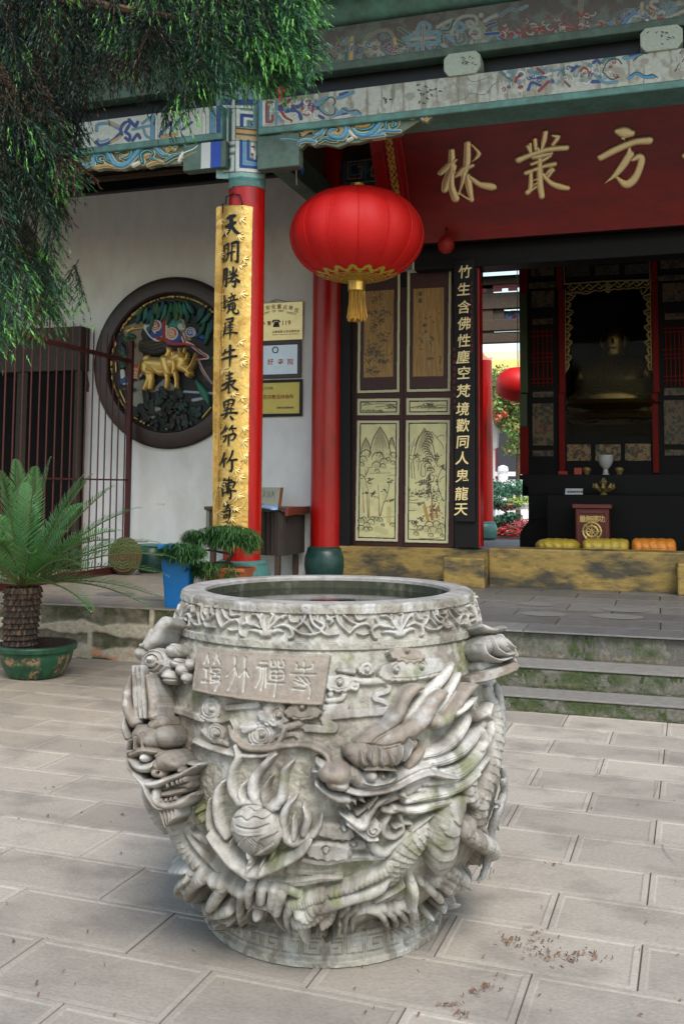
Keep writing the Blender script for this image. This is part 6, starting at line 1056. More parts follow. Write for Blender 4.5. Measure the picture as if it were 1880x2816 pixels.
def strip2(c, f):
    for p in ([(870, 215), (1000, 200), (1200, 220), (1380, 215)], [(1200, 200), (1300, 175), (1380, 190)], [(980, 200), (1060, 180), (1100, 200)]): c.stroke([f(*q) for q in p], 1, ink, alpha=.8)
    for k in range(60): X_, Y_ = random.gauss(1140, 36), random.gauss(185, 22); c.stroke([f(X_, Y_), f(X_+12, Y_-5)], .9, ink, alpha=.8)
    for k in range(40): X_ = random.uniform(900, 1380); c.stroke([f(X_, 225), f(X_+10, 205)], .7, ink2)
def upperp(n_, seedx):
    def fn(c, f):
        q = ((215, 430), (640, 400), (630, 1650), (205, 1665)) if n_ == 0 else ((922, 390), (1360, 368), (1352, 1642), (912, 1650))
        c.poly([f(*p) for p in q], col=srgb(166, 128, 72)); W2 = (np.abs(c.C-np.array(srgb(166, 128, 72))).sum(-1) < 1e-6)
        st_ = fbm(c.X*1.5, c.Y*.12, .3, seedx); c.C = np.where(W2[..., None], mixc(c.C, srgb(136, 106, 62), np.clip((st_-.35)*3, 0, 1)), c.C)
        gk = srgb(62, 66, 52)
        def cl(x, y, sx, sy, k_):
            for k in range(k_): X_, Y_ = x+random.gauss(0, sx), y+random.gauss(0, sy); c.stroke([f(X_, Y_), f(X_+random.uniform(-20, 24), Y_+random.uniform(-14, 14))], random.uniform(.8, 1.8), gk, alpha=.75)
        if n_ == 0:
            for a_ in ((400, 520, 60, 60, 30), (330, 730, 70, 20, 22), (500, 740, 40, 40, 30), (460, 830, 30, 40, 20), (360, 930, 24, 60, 24), (490, 1040, 40, 14, 12), (480, 1130, 30, 30, 16), (340, 1260, 70, 50, 50), (400, 1340, 80, 40, 50), (480, 1430, 60, 14, 36), (270, 1430, 40, 14, 14), (320, 1560, 40, 26, 26), (410, 1580, 20, 10, 10)): cl(*a_)
        else:
            for a_ in ((1080, 905, 16, 12, 16), (1095, 990, 6, 20, 6), (1180, 1130, 20, 40, 14), (1170, 1390, 28, 6, 10), (1150, 800, 60, 60, 8), (1040, 1130, 20, 60, 10), (1310, 1440, 5, 60, 8)): cl(*a_)
            for (x, y) in ((1020, 460), (1020, 560)):
                for k in range(5): c.stroke([f(x-22, y-26+k*13), f(x+22, y-28+k*13)], .9, srgb(66, 72, 58))
                c.stroke([f(x, y-28), f(x, y+26)], .9, srgb(66, 72, 58))
            for p in ([(1080, 1060), (1060, 1240)], [(1130, 1060), (1150, 1240)], [(1100, 1040), (1200, 1180)]): c.stroke([f(*q_) for q_ in p], 1, srgb(160, 136, 90))
    return fn
for n_, lab, jx in ((0, 'left painted door leaf, ink mountains over boulders and thin trees', 0), (1, 'right painted door leaf, ink cliff and dark pines, beside the couplet post', 1)):
    xs = (ony(811, 900, 11.2)[0], ony(923, 900, 11.2)[0]) if n_ == 0 else (ony(925, 900, 11.2)[0], ony(1041, 900, 11.2)[0])
    t = thing('door_leaf', lab, 'door', ((xs[0]+xs[1])/2, 11.2, .87), 'painted door leaves')
    b = MB(); b.box(xs[0], xs[1], 11.19, 11.25, .872, 3.94); b.build('frame', m_door, t, bevel=.008)
    if n_ == 0:
        leaf_panel(t, 'upper_panel', d1, ((135, 160), (735, 150), (722, 1875), (115, 1890)), upperp(0, 5), srgb(64, 34, 32))
        leaf_panel(t, 'middle_panel', d2, ((120, 88), (728, 82), (722, 322), (116, 326)), strip1, cream); leaf_panel(t, 'lower_panel', d2, ((116, 400), (722, 398), (700, 2140), (88, 2125)), land1, cream)
    else:
        leaf_panel(t, 'upper_panel', d1, ((835, 125), (1468, 95), (1452, 1862), (826, 1872)), upperp(1, 9), srgb(64, 34, 32))
        leaf_panel(t, 'middle_panel', d2, ((822, 78), (1450, 72), (1448, 318), (822, 322)), strip2, cream); leaf_panel(t, 'lower_panel', d2, ((815, 395), (1448, 390), (1422, 2165), (800, 2150)), land2, cream)
# ---- couplet post
pt = thing('door_post', 'black door post with a red edge at the doorway', 'door post', (-2.05, 11.05, .87))
xl, xm, xr_ = ony(1040, 900, 11.02)[0], ony(1090, 900, 11.02)[0], ony(1098, 900, 11.02)[0]
b = MB(); b.box(xl, xm+.02, 11.03, 11.28, .885, 4.2); b.build('post', m_dark, pt, bevel=.008); b = MB(); b.box(xm+.02, xr_, 11.06, 11.28, .896, 4.1); b.build('red_edge', m_red, pt)
cp = thing('couplet_board', 'black couplet board with a column of gold characters on the door post', 'couplet board', (-2.1, 11.0, 1.2))
zt_, zb_ = ony(1066, 594, 10.99)[2], ony(1060, 1197, 10.99)[2]; b = MB(); b.box(xl+.015, xm-.005, 10.985, 11.03, zb_, zt_); b.build('board', m_black, cp, bevel=.006)
k7, k8 = cv(1230, 700, .16176), cv(1230, 1060, .19576)
for ch, (x, y) in zip('竹生含佛性塵空梵境歡同人鬼龍天', [k7(285, 310), k7(265, 610), k7(270, 910), k7(275, 1190), k7(270, 1480), k7(255, 1760), k7(265, 2030), k8(215, 90), k8(205, 345), k8(205, 575), k8(205, 805), k8(198, 1035), k8(198, 1285), k8(188, 1535), k8(180, 1750)]):
    pp = ony(x, y, 10.983); text('lettering', ch, m_goldl, cp, pp, (1, 0, .03), (-.03, 0, 1), .158, .006, .012, shear=.12)
for (x, y0, y1, nn2) in ((k7(410, 0)[0], k7(0, 450)[1], k7(0, 1690)[1], 13), (k7(115, 0)[0], k7(0, 1550)[1], k8(0, 360)[1], 10)):
    c = Canvas(x-7, x+7, y0, y1, .5, srgb(120, 26, 18), mask=False)
    for k in range(nn2):
        yc_ = y0+(k+.5)/nn2*(y1-y0)
        for q in range(5): c.stroke([(x-3, yc_-4+q*2), (x+3, yc_-4.6+q*2)] if q % 2 else [(x+random.uniform(-2, 2), yc_-4), (x+random.uniform(-2, 2), yc_+4)], .55, mask=True, sm=False)
    c.build('small_lettering', plane_map(10.982), m_vc, cp)

# ================================================================ ON THE WHITE WALL
rc_ = np.array(ony(393, 832, 11.3)); RRO, RRI = 1.115, .895
ro = thing('roundel', 'round carved and painted window with a golden rhinoceros in a dark wooden ring', 'carved roundel', tuple(rc_))
def ringmesh(prof, n=96):
    b = MB(); m = len(prof); vs = [(rc_[0]+r*math.cos(2*math.pi*k/n), 11.3-d, rc_[2]+r*math.sin(2*math.pi*k/n)) for r, d in prof for k in range(n)]
    b.add(vs, [(i*n+k, i*n+(k+1) % n, (i+1)*n+(k+1) % n, (i+1)*n+k) for i in range(m-1) for k in range(n)]); return b
ringmesh([(RRI, -.01), (RRI, .05), (RRI+.02, .075), (RRO-.06, .085), (RRO-.02, .07), (RRO-.015, .03)]).build('ring', mat('dark ring wood', srgb(52, 36, 32), .4, var=.25, vscale=3, bump=.001), ro, smooth=True, angle=35)
ringmesh([(RRO-.016, .0), (RRO-.016, .04), (RRO, .035), (RRO, .0)]).build('rim', mat('dark blue rim', srgb(22, 34, 48), .4), ro, smooth=True, angle=30)
def disc(Rr, Y): return [pj((rc_[0]+Rr*math.cos(t), Y, rc_[2]+Rr*math.sin(t))) for t in np.linspace(0, 2*math.pi, 80, endpoint=False)]
k9 = cv(260, 740, .22959)
q = np.array(disc(RRI+.005, 11.3)); c = Canvas(q[:, 0].min(), q[:, 0].max(), q[:, 1].min(), q[:, 1].max(), .7, srgb(22, 24, 22), mask=False); c.poly(q, mask=True)
sw = 1/.8341
def pz(pts, w_, col, h=None, **k): c.stroke([k9(*p) for p in pts], [x*.22959*.834 for x in w_] if hasattr(w_, '__len__') else w_*.22959*.834, col, h=h, **k)
LG, ORG = srgb(150, 142, 120), srgb(196, 84, 34)
c.poly([k9(*p) for p in [(330, 700), (560, 620), (620, 700), (560, 900), (600, 1130), (470, 1160), (420, 950)]], col=srgb(132, 118, 96)); c.poly([k9(*p) for p in [(480, 1350), (600, 1320), (600, 1590), (480, 1640), (380, 1600)]], col=srgb(142, 138, 122)); c.poly([k9(*p) for p in [(720, 1420), (840, 1310), (960, 1400), (960, 1450), (720, 1470)]], col=srgb(150, 146, 140)); c.poly([k9(*p) for p in [(640, 1640), (760, 1590), (800, 1700), (700, 1790), (640, 1760)]], col=srgb(150, 148, 140)); c.poly([k9(*p) for p in [(940, 540), (1050, 560), (1160, 850), (1100, 860), (960, 640)]], col=srgb(160, 130, 100)); c.poly([k9(*p) for p in [(1290, 1180), (1400, 1160), (1410, 1360), (1300, 1350)]], col=srgb(60, 44, 28))
pz([(740, 1460), (560, 1470), (420, 1450)], 12, srgb(150, 152, 160), .004); pz([(720, 1560), (500, 1640)], 12, srgb(140, 150, 170), .004); pz([(1080, 1470), (1420, 1490)], 16, srgb(160, 166, 170), .006); pz([(1080, 1485), (1420, 1505)], 8, srgb(50, 70, 120), .007); pz([(1180, 1570), (1310, 1545)], 18, srgb(160, 166, 170), .006)
# jar hill
pz([(640, 780), (720, 760), (800, 790)], [80, 95, 80], srgb(24, 26, 24), .02); pz([(600, 920), (700, 950), (820, 940)], [70, 95, 80], srgb(58, 54, 40), .035); pz([(570, 880), (700, 920), (850, 880)], 22, srgb(74, 68, 48), .05); pz([(580, 960), (700, 1000), (830, 970)], 40, srgb(42, 40, 32), .045)
# scroll clouds
def cl2(x, y, r_, c1_, c2_, h=.04, sg=1):
    pz([(x, y)], r_, W_, h*.9, prof='flat'); pz([(x, y)], r_*.86, c1_, h, prof='flat')
    n = 14; c.stroke([k9(x+(r_*.62*(1-i/n))*math.cos(sg*i*.72+.6), y+(r_*.62*(1-i/n))*math.sin(sg*i*.72+.6)) for i in range(n+1)], 10*.22959*.834, W_, h=h*1.08); c.stroke([k9(x+(r_*.78*(1-i/n))*math.cos(sg*i*.72+1.8), y+(r_*.78*(1-i/n))*math.sin(sg*i*.72+1.8)) for i in range(n+1)], 11*.22959*.834, c2_, h=h*1.05)
pz([(640, 700), (720, 800), (820, 850), (840, 720), (850, 600)], 46, W_, .025, prof='flat'); pz([(660, 720), (720, 800), (800, 780), (830, 660)], 40, srgb(50, 70, 140), .03); pz([(770, 830), (840, 840), (840, 700), (850, 590)], 26, RD, .036)
cl2(745, 680, 72, RD, srgb(200, 120, 100)); cl2(938, 775, 78, ORG, srgb(230, 190, 150)); pz([(880, 880), (980, 880), (1040, 800)], 40, srgb(50, 70, 140), .032); cl2(1052, 695, 46, TE, srgb(150, 190, 180)); pz([(920, 650), (1000, 660)], 50, srgb(70, 130, 120), .025); cl2(1165, 760, 62, srgb(40, 66, 140), srgb(150, 160, 200), .04, -1); pz([(1230, 790), (1310, 820)], 26, srgb(50, 80, 170), .03)
pz([(1070, 790), (1090, 870), (1180, 920), (1280, 1000), (1370, 1060), (1260, 1080), (1180, 1090)], [24, 24, 22, 20, 18, 14, 10], W_, .03, prof='flat'); pz([(860, 860), (960, 900), (1080, 900), (1200, 930), (1280, 1000), (1360, 1055), (1250, 1075), (1180, 1085)], [30, 26, 22, 18, 14, 12, 9, 6], srgb(170, 60, 56), .036); pz([(1255, 1110), (1310, 1230), (1410, 1370)], [16, 18, 12], W_, .03); pz([(1255, 1110), (1310, 1230), (1410, 1370)], [9, 10, 7], srgb(150, 60, 60), .034); pz([(1060, 780), (1100, 880)], 14, RD, .036)
cl2(510, 1235, 80, ORG, srgb(225, 170, 130), .03); pz([(440, 1175), (560, 1170)], 24, ORG, .03); pz([(340, 1230), (350, 1310)], 30, W_, .02); pz([(330, 1350), (420, 1310)], 40, srgb(40, 80, 130), .025); pz([(320, 1370), (440, 1380)], 14, W_, .02)
# bamboo
for (x, y, x2, y2) in ((560, 520, 520, 660), (600, 480, 490, 580), (640, 470, 600, 640), (690, 500, 640, 680), (720, 560, 670, 780), (740, 430, 690, 600), (780, 420, 750, 560), (800, 480, 760, 620), (850, 400, 790, 560), (880, 440, 820, 640), (920, 500, 890, 680), (940, 420, 910, 560), (980, 400, 960, 580), (1000, 480, 980, 650), (1040, 420, 1060, 600), (1080, 420, 1100, 560), (1110, 480, 1130, 650), (1120, 400, 1180, 540), (1160, 440, 1200, 560), (1010, 420, 1020, 540), (1330, 460, 1230, 660), (1400, 540, 1260, 680), (1340, 640, 1240, 830), (1390, 660, 1340, 920), (1290, 480, 1240, 600), (1420, 620, 1390, 800), (420, 790, 500, 830), (400, 850, 490, 940), (370, 830, 420, 860), (330, 900, 400, 1040), (310, 980, 410, 1050), (300, 1100, 420, 1170), (320, 1150, 380, 1180), (340, 1080, 430, 1040), (370, 1440, 520, 1450), (1240, 1350, 1400, 1640), (1400, 1060, 1420, 1090)):
    pz([(x, y), (x*.5+x2*.5+6, y*.5+y2*.5), (x2, y2)], [16, 30 if x2 != 1400 else 44, 3], random.choice([srgb(30, 82, 62), srgb(36, 96, 72), srgb(34, 74, 86), srgb(58, 100, 50), srgb(44, 110, 90)]), random.uniform(.045, .075))
# rocks
rr = random.Random(5)
for k in range(130):
    x, y = rr.uniform(520, 1290), rr.uniform(1450, 1900)
    lim = 1440+abs(x-900)*.55
    if y < lim or (x-900)**2/420**2+(y-1650)**2/290**2 > 1: continue
    pz([(x, y), (x+rr.uniform(-20, 20), y+rr.uniform(10, 60))], [rr.uniform(14, 34), rr.uniform(8, 26)], random.choice([srgb(34, 46, 40), srgb(50, 46, 40), srgb(28, 34, 30), srgb(26, 56, 46)]), rr.uniform(.02, .07))
for p in ([(560, 1650), (600, 1720), (640, 1800)], [(690, 1610), (690, 1720)], [(760, 1500), (780, 1600)], [(1180, 1680), (1260, 1740)], [(620, 1450), (640, 1580)], [(820, 1440), (860, 1500)], [(1010, 1440), (1040, 1520)]): pz(p, 40, srgb(30, 42, 36), .05)
for (x, y) in ((960, 1490), (868, 1640), (785, 1765), (765, 1600)): pz([(x, y-14), (x, y+14)], 9, srgb(170, 180, 180), .0)
c.build('painted_relief', plane_map(11.296), m_pnt, ro)
gq = Canvas(q[:, 0].min(), q[:, 0].max(), q[:, 1].min(), q[:, 1].max(), .55, (.80, .55, .17), mask=False)
def gz(pts, w_, h): gq.stroke([k9(*p) for p in pts], [x*.22959*.834 for x in w_] if hasattr(w_, '__len__') else w_*.22959*.834, h=h, mask=True, floor=.3)
def gparts():
    gz([(660, 1130), (720, 1150), (820, 1160), (900, 1140), (960, 1120)], [62, 92, 98, 90, 76], .13); gz([(640, 1150), (650, 1220), (700, 1250)], [50, 56, 46], .14); gz([(640, 1090), (660, 1070)], [40, 40], .12)
    gz([(880, 1090), (900, 1180), (930, 1250)], [60, 62, 44], .155); gz([(920, 960), (930, 1000), (900, 1050), (850, 1070)], [24, 40, 40, 30], .12); gz([(760, 1200), (820, 1240), (880, 1240)], [40, 50, 30], .13)
    gz([(1000, 1080), (1050, 1060), (1090, 1110), (1080, 1180)], [60, 70, 74, 60], .165); gz([(1100, 1190), (1150, 1220), (1190, 1260)], [54, 46, 34], .165); gz([(1150, 1270), (1165, 1290)], 26, .15); gz([(1130, 1180), (1180, 1190)], 26, .18); gz([(1170, 1215), (1215, 1160), (1245, 1090), (1265, 1020)], [26, 20, 12, 4], .17); gz([(1130, 1120), (1160, 1080), (1165, 1030)], [24, 22, 16], .16)
    gz([(1065, 970), (1070, 1010)], [16, 20], .15); gz([(1130, 965), (1125, 1010)], [14, 20], .15); gz([(1080, 1070), (1110, 1060)], 20, .185); gz([(990, 1020), (1000, 1180), (990, 1260)], [30, 34, 26], .15)
    gz([(670, 1240), (690, 1310), (665, 1380), (640, 1440)], [50, 40, 34, 30], .13); gz([(710, 1250), (715, 1330), (700, 1430)], [40, 34, 30], .12); gz([(905, 1260), (915, 1340), (905, 1430)], [40, 26, 24], .14); gz([(1000, 1250), (1020, 1330), (1020, 1420)], [36, 26, 26], .13); gz([(580, 1130), (565, 1200), (550, 1290), (555, 1330)], [12, 11, 9, 12], .09)
gparts(); gq.build('rhinoceros', plane_map(11.292), m_goldc, ro)
gq.M[:] = False; gq.H[:] = 0
for t in np.arange(.55, 4.7, .028):
    if 3.9 < t < 4.68 and random.random() < .75: continue
    a = math.pi/2+(t-1.6); P_ = pj((rc_[0]+(RRI-.035)*math.cos(a), 11.3, rc_[2]+(RRI-.035)*math.sin(a)))
    if random.random() < .8: gq.stroke([P_], random.uniform(1.4, 3.6), h=random.uniform(.02, .05), mask=True)
for p in ([(390, 740), (470, 720), (590, 705)], [(400, 760), (480, 700)], [(1300, 1780), (1400, 1660)], [(265, 1120), (270, 1230)], [(310, 1440), (380, 1600)]): gz(p, 10, .03)
gq.build('gold_edging', plane_map(11.292), m_goldc, ro)
# ---- notice plates
cream2 = (1, 0, 0)
ks = cv(700, 810, .14898)
m_br = mat('brass plate', (.66, .52, .26), .3, .75, var=.08, vscale=2); m_slv = mat('silver plate', (.50, .55, .62), .35, .6, var=.05); m_yel = mat('yellow plate', srgb(206, 186, 92), .4, .15, var=.05)
m_redt = mat('red print', srgb(150, 40, 26), .6); m_redo = mat('orange red print', srgb(196, 60, 34), .6); m_blt = mat('black print', srgb(34, 34, 36), .6); m_grn = mat('grey green print', srgb(84, 96, 70), .6); m_blue = mat('blue print', srgb(44, 96, 128), .6)
def pt(x, y, Y): return ony(*ks(x, y), Y)
def plate(quad_r, left, Y, mt, frame, label, name='notice_plate'):
    (xr, yt, yb) = quad_r; tr, br_ = pt(xr, yt, Y), pt(xr, yb, Y); x1 = (tr[0]+br_[0])/2; z1, z0 = tr[2], br_[2]; x0 = x1-left
    t = thing(name, label, 'notice plate', ((x0+x1)/2, Y, z0), 'notice plates on the wall')
    if frame:
        b = MB(); f = frame[0]
        b.box(x0, x1, Y-.012, Y+.018, z0, z0+f); b.box(x0, x1, Y-.012, Y+.018, z1-f, z1); b.box(x0, x0+f, Y-.012, Y+.018, z0+f, z1-f); b.box(x1-f, x1, Y-.012, Y+.018, z0+f, z1-f); b.build('frame', frame[1], t, bevel=.004)
        b = MB(); b.box(x0+f, x1-f, Y-.002, Y+.015, z0+f, z1-f); b.build('plate', mt, t)
    else:
        b = MB(); b.box(x0, x1, Y-.008, Y+.018, z0, z1); b.build('plate', mt, t, bevel=.005)
    return t
t1_ = plate((893, 122, 830), .80, 11.28, m_br, None, 'brass fire safety plate with a black telephone, topmost of the three plates')
def sg(t, s, x, y, Y, mt, size, rot=0, nm='lettering', bold=.012): a = math.radians(rot); return text(nm, s, mt, t, pt(x, y, Y), (math.cos(a), 0, math.sin(a)), (-math.sin(a), 0, math.cos(a)), size, .002, bold)
for s, x, y, a in (('防', 140, 285, 14), ('安', 245, 248, 8), ('全', 348, 230, 3), ('重', 455, 228, -1), ('点', 560, 240, -5), ('单', 668, 252, -10), ('位', 775, 295, -15)): sg(t1_, s, x, y, 11.271, m_redt, .062, a)
for s, x, y, a in (('UNIT', 225, 338, 13), ('OF', 355, 308, 3), ('FIRE', 482, 305, -2), ('SAFETY', 680, 348, -14)): sg(t1_, s, x, y, 11.271, m_blt, .040, a, bold=.004)
sg(t1_, '火', 175, 540, 11.271, m_redt, .046); sg(t1_, '警', 272, 536, 11.271, m_redt, .058); sg(t1_, '119', 580, 527, 11.271, m_redt, .085, bold=.01)
sg(t1_, '云南省防火安全委员会', 575, 684, 11.271, m_redt, .037); sg(t1_, 'FIRE SAFETY COMMITTEE OF YUNNAN PROVINCE', 570, 735, 11.271, m_blt, .0155, bold=.0)
def pl2(pts, Y): return [tuple(pt(x, y, Y)) for x, y in pts]
b = MB(); b.prism(pl2([(340, 600), (345, 560), (362, 520), (385, 490), (400, 490), (400, 505), (415, 505), (415, 490), (432, 490), (445, 520), (455, 560), (458, 600)], 11.270), (0, .002, 0)); b.prism(pl2([(322, 515), (325, 480), (350, 465), (400, 462), (445, 464), (468, 480), (472, 515), (445, 515), (442, 490), (400, 482), (355, 490), (352, 517)], 11.268), (0, .002, 0)); b.build('telephone_sign', m_blt, t1_)
b = MB(); b.tube(pl2([(300, 128), (415, 90), (560, 128)], 11.29), .003, 5); b.build('hanging_wire', m_black, t1_)
t2_ = plate((860, 845, 1530), .78, 11.28, m_slv, (.048, mat('brown frame', srgb(70, 52, 52), .45, var=.1)), 'silver plate with orange red characters in a brown frame, the middle plate')
for s, x in zip('五好寺院', (112, 292, 480, 660)): sg(t2_, s, x, 1250, 11.277, m_redo, .083)
b = MB(); cc_ = pt(382, 1022, 11.277); n_ = 24; vs = [(cc_[0]+r*math.cos(2*math.pi*k/n_), 11.276-d, cc_[2]+r*math.sin(2*math.pi*k/n_)) for r, d in ((.030, 0), (.030, .003), (.043, .003), (.043, 0)) for k in range(n_)]; b.add(vs, [(i*n_+k, i*n_+(k+1) % n_, (i+1)*n_+(k+1) % n_, (i+1)*n_+k) for i in range(3) for k in range(n_)]); b.build('emblem', m_blue, t2_)
t3_ = plate((880, 1560, 2245), .80, 11.28, m_yel, (.036, m_black), 'yellow plate in a black frame, lowest of the three plates')
sg(t3_, '二〇〇七年度', 195, 1735, 11.277, m_grn, .036); sg(t3_, '模范宗教活动场所', 395, 1895, 11.277, m_redt, .058); sg(t3_, '昆明市宗教事务局', 562, 2092, 11.277, m_blt, .028)

# ================================================================ BIG LANTERN
p = ony(818, 540, 9.45); LR = 155/F*np.dot(p-EYEP, _f)*.985; LH = LR*.70
la = thing('big_lantern', 'big red silk lantern with a gold fret base and tassel hanging under the beam', 'lantern', (p[0], p[1], p[2]))
nr, ns_, nl = 14, 6, 30; b = MB(); vs = []
for i in range(nl+1):
    t = -math.pi/2+math.pi*i/nl
    for k in range(nr*ns_):
        a = 2*math.pi*k/(nr*ns_)+.1; f_ = (k % ns_)/ns_; bul = 1+.030*(math.sin(math.pi*f_)-.6)+.0022*math.sin(k*2.1+i*1.7)*math.sin(i*.9+k)
        r = LR*bul*abs(math.cos(t))**.86; vs.append((p[0]+r*math.cos(a), p[1]+r*math.sin(a), p[2]+LH*math.copysign(abs(math.sin(t))**1.0, math.sin(t))*.99))
n_ = nr*ns_; b.add(vs, [(i*n_+k, i*n_+(k+1) % n_, (i+1)*n_+(k+1) % n_, (i+1)*n_+k) for i in range(nl) for k in range(n_)])
m_silk = mat('red silk', srgb(218, 20, 14), .6, var=.06, vscale=4, bump=.0012, bscale=60, stretch=(1, 1, 3))
b.build('silk_body', m_silk, la, smooth=True, angle=60)
b = MB()
for k in range(nr):
    a = 2*math.pi*k/nr+.1; b.tube([(p[0]+LR*.996*abs(math.cos(t))**.86*math.cos(a), p[1]+LR*.996*abs(math.cos(t))**.86*math.sin(a), p[2]+LH*.99*math.sin(t)) for t in np.linspace(-1.45, 1.45, 24)], .006, 5)
b.build('ribs', m_silk, la)
b = MB(); b.lathe([(.075, LH-.03), (.085, LH-.02), (.085, LH+.03), (.07, LH+.035), (.07, LH+.06), (.0, LH+.06)], p[0], p[1], 24); b.v = [(x, y, z+p[2]) for x, y, z in b.v]; b.build('top_cap', m_gold, la, smooth=True, angle=30)
b = MB(); b.lathe([(.0, -LH-.10), (.088, -LH-.10), (.088, -LH-.01), (.10, -LH), (.10, -LH+.03)], p[0], p[1], 24); b.v = [(x, y, z+p[2]) for x, y, z in b.v]; b.build('bottom_cap', m_gold, la, smooth=True, angle=30)
# cut gold paper fret: a sheet lying on the silk, drawn in angle and arc
FR = Canvas(0, 2*math.pi, 0, 1.0, .011, srgb(205, 190, 70), mask=False)
for k in range(16):
    a = 2*math.pi*k/16
    for d in (-.5, .5): pass
    FR.stroke([(a, .70), (a+.12, .80), (a+.196, .86), (a+.27, .80), (a+.39, .70)], [.05, .06, .10, .06, .05], mask=True); FR.stroke([(a+.03, .74), (a+.02, .68)], .05, mask=True); FR.stroke([(a+.36, .74), (a+.37, .68)], .05, mask=True); FR.stroke([(a+.196, .90), (a+.196, .98)], [.06, .015], mask=True); FR.stroke([(a+.196, .80)], .035, mask=False)
    for q in ([(0, .62), (.39, .62)], [(0, .40), (.39, .40)], [(.03, .62), (.03, .46), (.17, .46), (.17, .54), (.09, .54)], [(.36, .40), (.36, .56), (.24, .56), (.24, .48), (.30, .48)], [(0, .33), (.39, .33)], [(.05, .28), (.34, .28)], [(0, .22), (.39, .22)]): FR.stroke([(a+x, y) for x, y in q], .024, mask=True, sm=False)
def frm(X, Y, H):
    t = -math.pi/2+Y*.62; r = LR*1.006*np.abs(np.cos(t))**.86; return p[0]+r*np.cos(X), p[1]+r*np.sin(X), p[2]+LH*.995*np.sin(t)-.004
FR.build('paper_fret', frm, mat('gold paper', None, .45, .1, vcol=True), la)
b = MB(); rr = random.Random(2)
for k in range(170):
    a, r = rr.uniform(0, 6.28), rr.uniform(.0, .085); x, y = p[0]+r*math.cos(a), p[1]+r*math.sin(a); L_ = rr.uniform(.29, .33); sx, sy = rr.gauss(0, .012), rr.gauss(0, .012)
    b.tube([(x, y, p[2]-LH-.09), (x+sx*.5, y+sy*.5, p[2]-LH-.09-L_*.5), (x+sx+.2*r*math.cos(a), y+sy, p[2]-LH-.09-L_)], .0042, 4, cap=False)
b.build('tassel', mat('gold thread', srgb(196, 148, 56), .5, var=.3, vscale=20), la)
b = MB(); b.tube([(p[0], p[1], p[2]+LH+.05), (p[0], p[1], 6.55)], .004, 5); b.build('cord', m_black, la)

# ================================================================ TABLE BEHIND THE COLUMN
tx0, tx1, ty0, ty1, tz = -5.06, -4.03, 10.50, 11.24, 1.325
tt = thing('side_table', 'dark wooden table against the white wall between the two columns', 'table', ((tx0+tx1)/2, (ty0+ty1)/2, T))
m_tw = mat('table wood', srgb(74, 54, 44), .45, var=.25, vscale=4, stretch=(.5, 3, 3)); m_rim = mat('reddish table edge', srgb(120, 60, 48), .45, var=.2, vscale=5)
b = MB(); b.box(tx0, tx1, ty0, ty1, tz-.04, tz); b.build('top', m_tw, tt, bevel=.006)
b = MB(); b.hexa([(tx1-.012, ty0-.004, tz-.10), (tx1+.02, ty0-.004, tz-.10), (tx1+.02, ty1, tz-.075), (tx1-.012, ty1, tz-.075), (tx1-.005, ty0-.004, tz+.004), (tx1+.03, ty0-.004, tz+.004), (tx1+.03, ty1, tz+.004), (tx1-.005, ty1, tz+.004)]); b.build('edge_rail', m_rim, tt, bevel=.004)
for x in (tx0+.10, tx1-.12):
    for y in (ty0+.06, ty1-.10): b = MB(); b.box(x-.03, x+.03, y-.03, y+.03, T+.001, tz-.041); b.build('leg', m_tw, tt, bevel=.004)
sk = Canvas(0, 1, 0, 1, .0125, srgb(58, 50, 44)); sk.H = .018*np.sin(sk.X*48+3*np.sin(sk.X*9)); sk.C = sk.C*(.8+.4*vnoise(sk.X, sk.Y*.2, 20, 3))[..., None]
m_cl = mat('dark cloth', None, .95, vcol=True)
sk.build('cloth_skirt', lambda X, Y, H: (tx0+.36+X*(tx1-tx0-.40), ty0+.03-H, T+.30+Y*(tz-.05-T-.30)), m_cl, tt)
sk2 = Canvas(0, 1, 0, 1, .02, srgb(50, 43, 38)); sk2.H = .012*np.sin(sk2.X*40); sk2.build('cloth_skirt', lambda X, Y, H: (tx1-.035+H, ty0+.035+X*(ty1-ty0-.08), T+.30+Y*(tz-.10-T-.30)), m_cl, tt)
b = MB(); b.box(tx0+.02, tx0+.06, ty0+.02, ty0+.5, T+.5, tz-.041); b.build('side_board', mat('grey board', srgb(120, 116, 104), .7), tt)
kt = cv(690, 1310, .1148)
def pz_(x, y, z): return onz(*kt(x, y), z)
ct = thing('paper_sign', 'grey card sign with a row of ink characters standing on the table', 'sign', tuple(ony(*kt(400, 560), 11.0)))
ca, cb_ = ony(*kt(60, 262), 11.02), ony(*kt(672, 560), 10.98)
b = MB(); b.hexa([(ca[0], 10.95, tz+.001), (cb_[0], 10.95, tz+.001), (cb_[0], 10.97, tz+.001), (ca[0], 10.97, tz+.001), (ca[0], 11.02, ca[2]), (cb_[0], 11.02, ca[2]), (cb_[0], 11.04, ca[2]), (ca[0], 11.04, ca[2])]); b.build('card', mat('grey card', srgb(150, 148, 130), .8, var=.15, vscale=14), ct)
b = MB(); b.hexa([(cb_[0], 10.95, tz+.001), (cb_[0]+.02, 10.98, tz+.001), (cb_[0]+.02, 11.0, tz+.001), (cb_[0], 10.97, tz+.001), (cb_[0], 11.02, ca[2]), (cb_[0]+.02, 11.05, ca[2]), (cb_[0]+.02, 11.07, ca[2]), (cb_[0], 11.04, ca[2])]); b.build('edge', mat('orange brown edge', srgb(130, 74, 36), .7), ct)
gi = mat('faded ink', srgb(84, 84, 76), .8)
SGc = Canvas(585, 642, 1118, 1148, .28, srgb(84, 84, 76), mask=False)
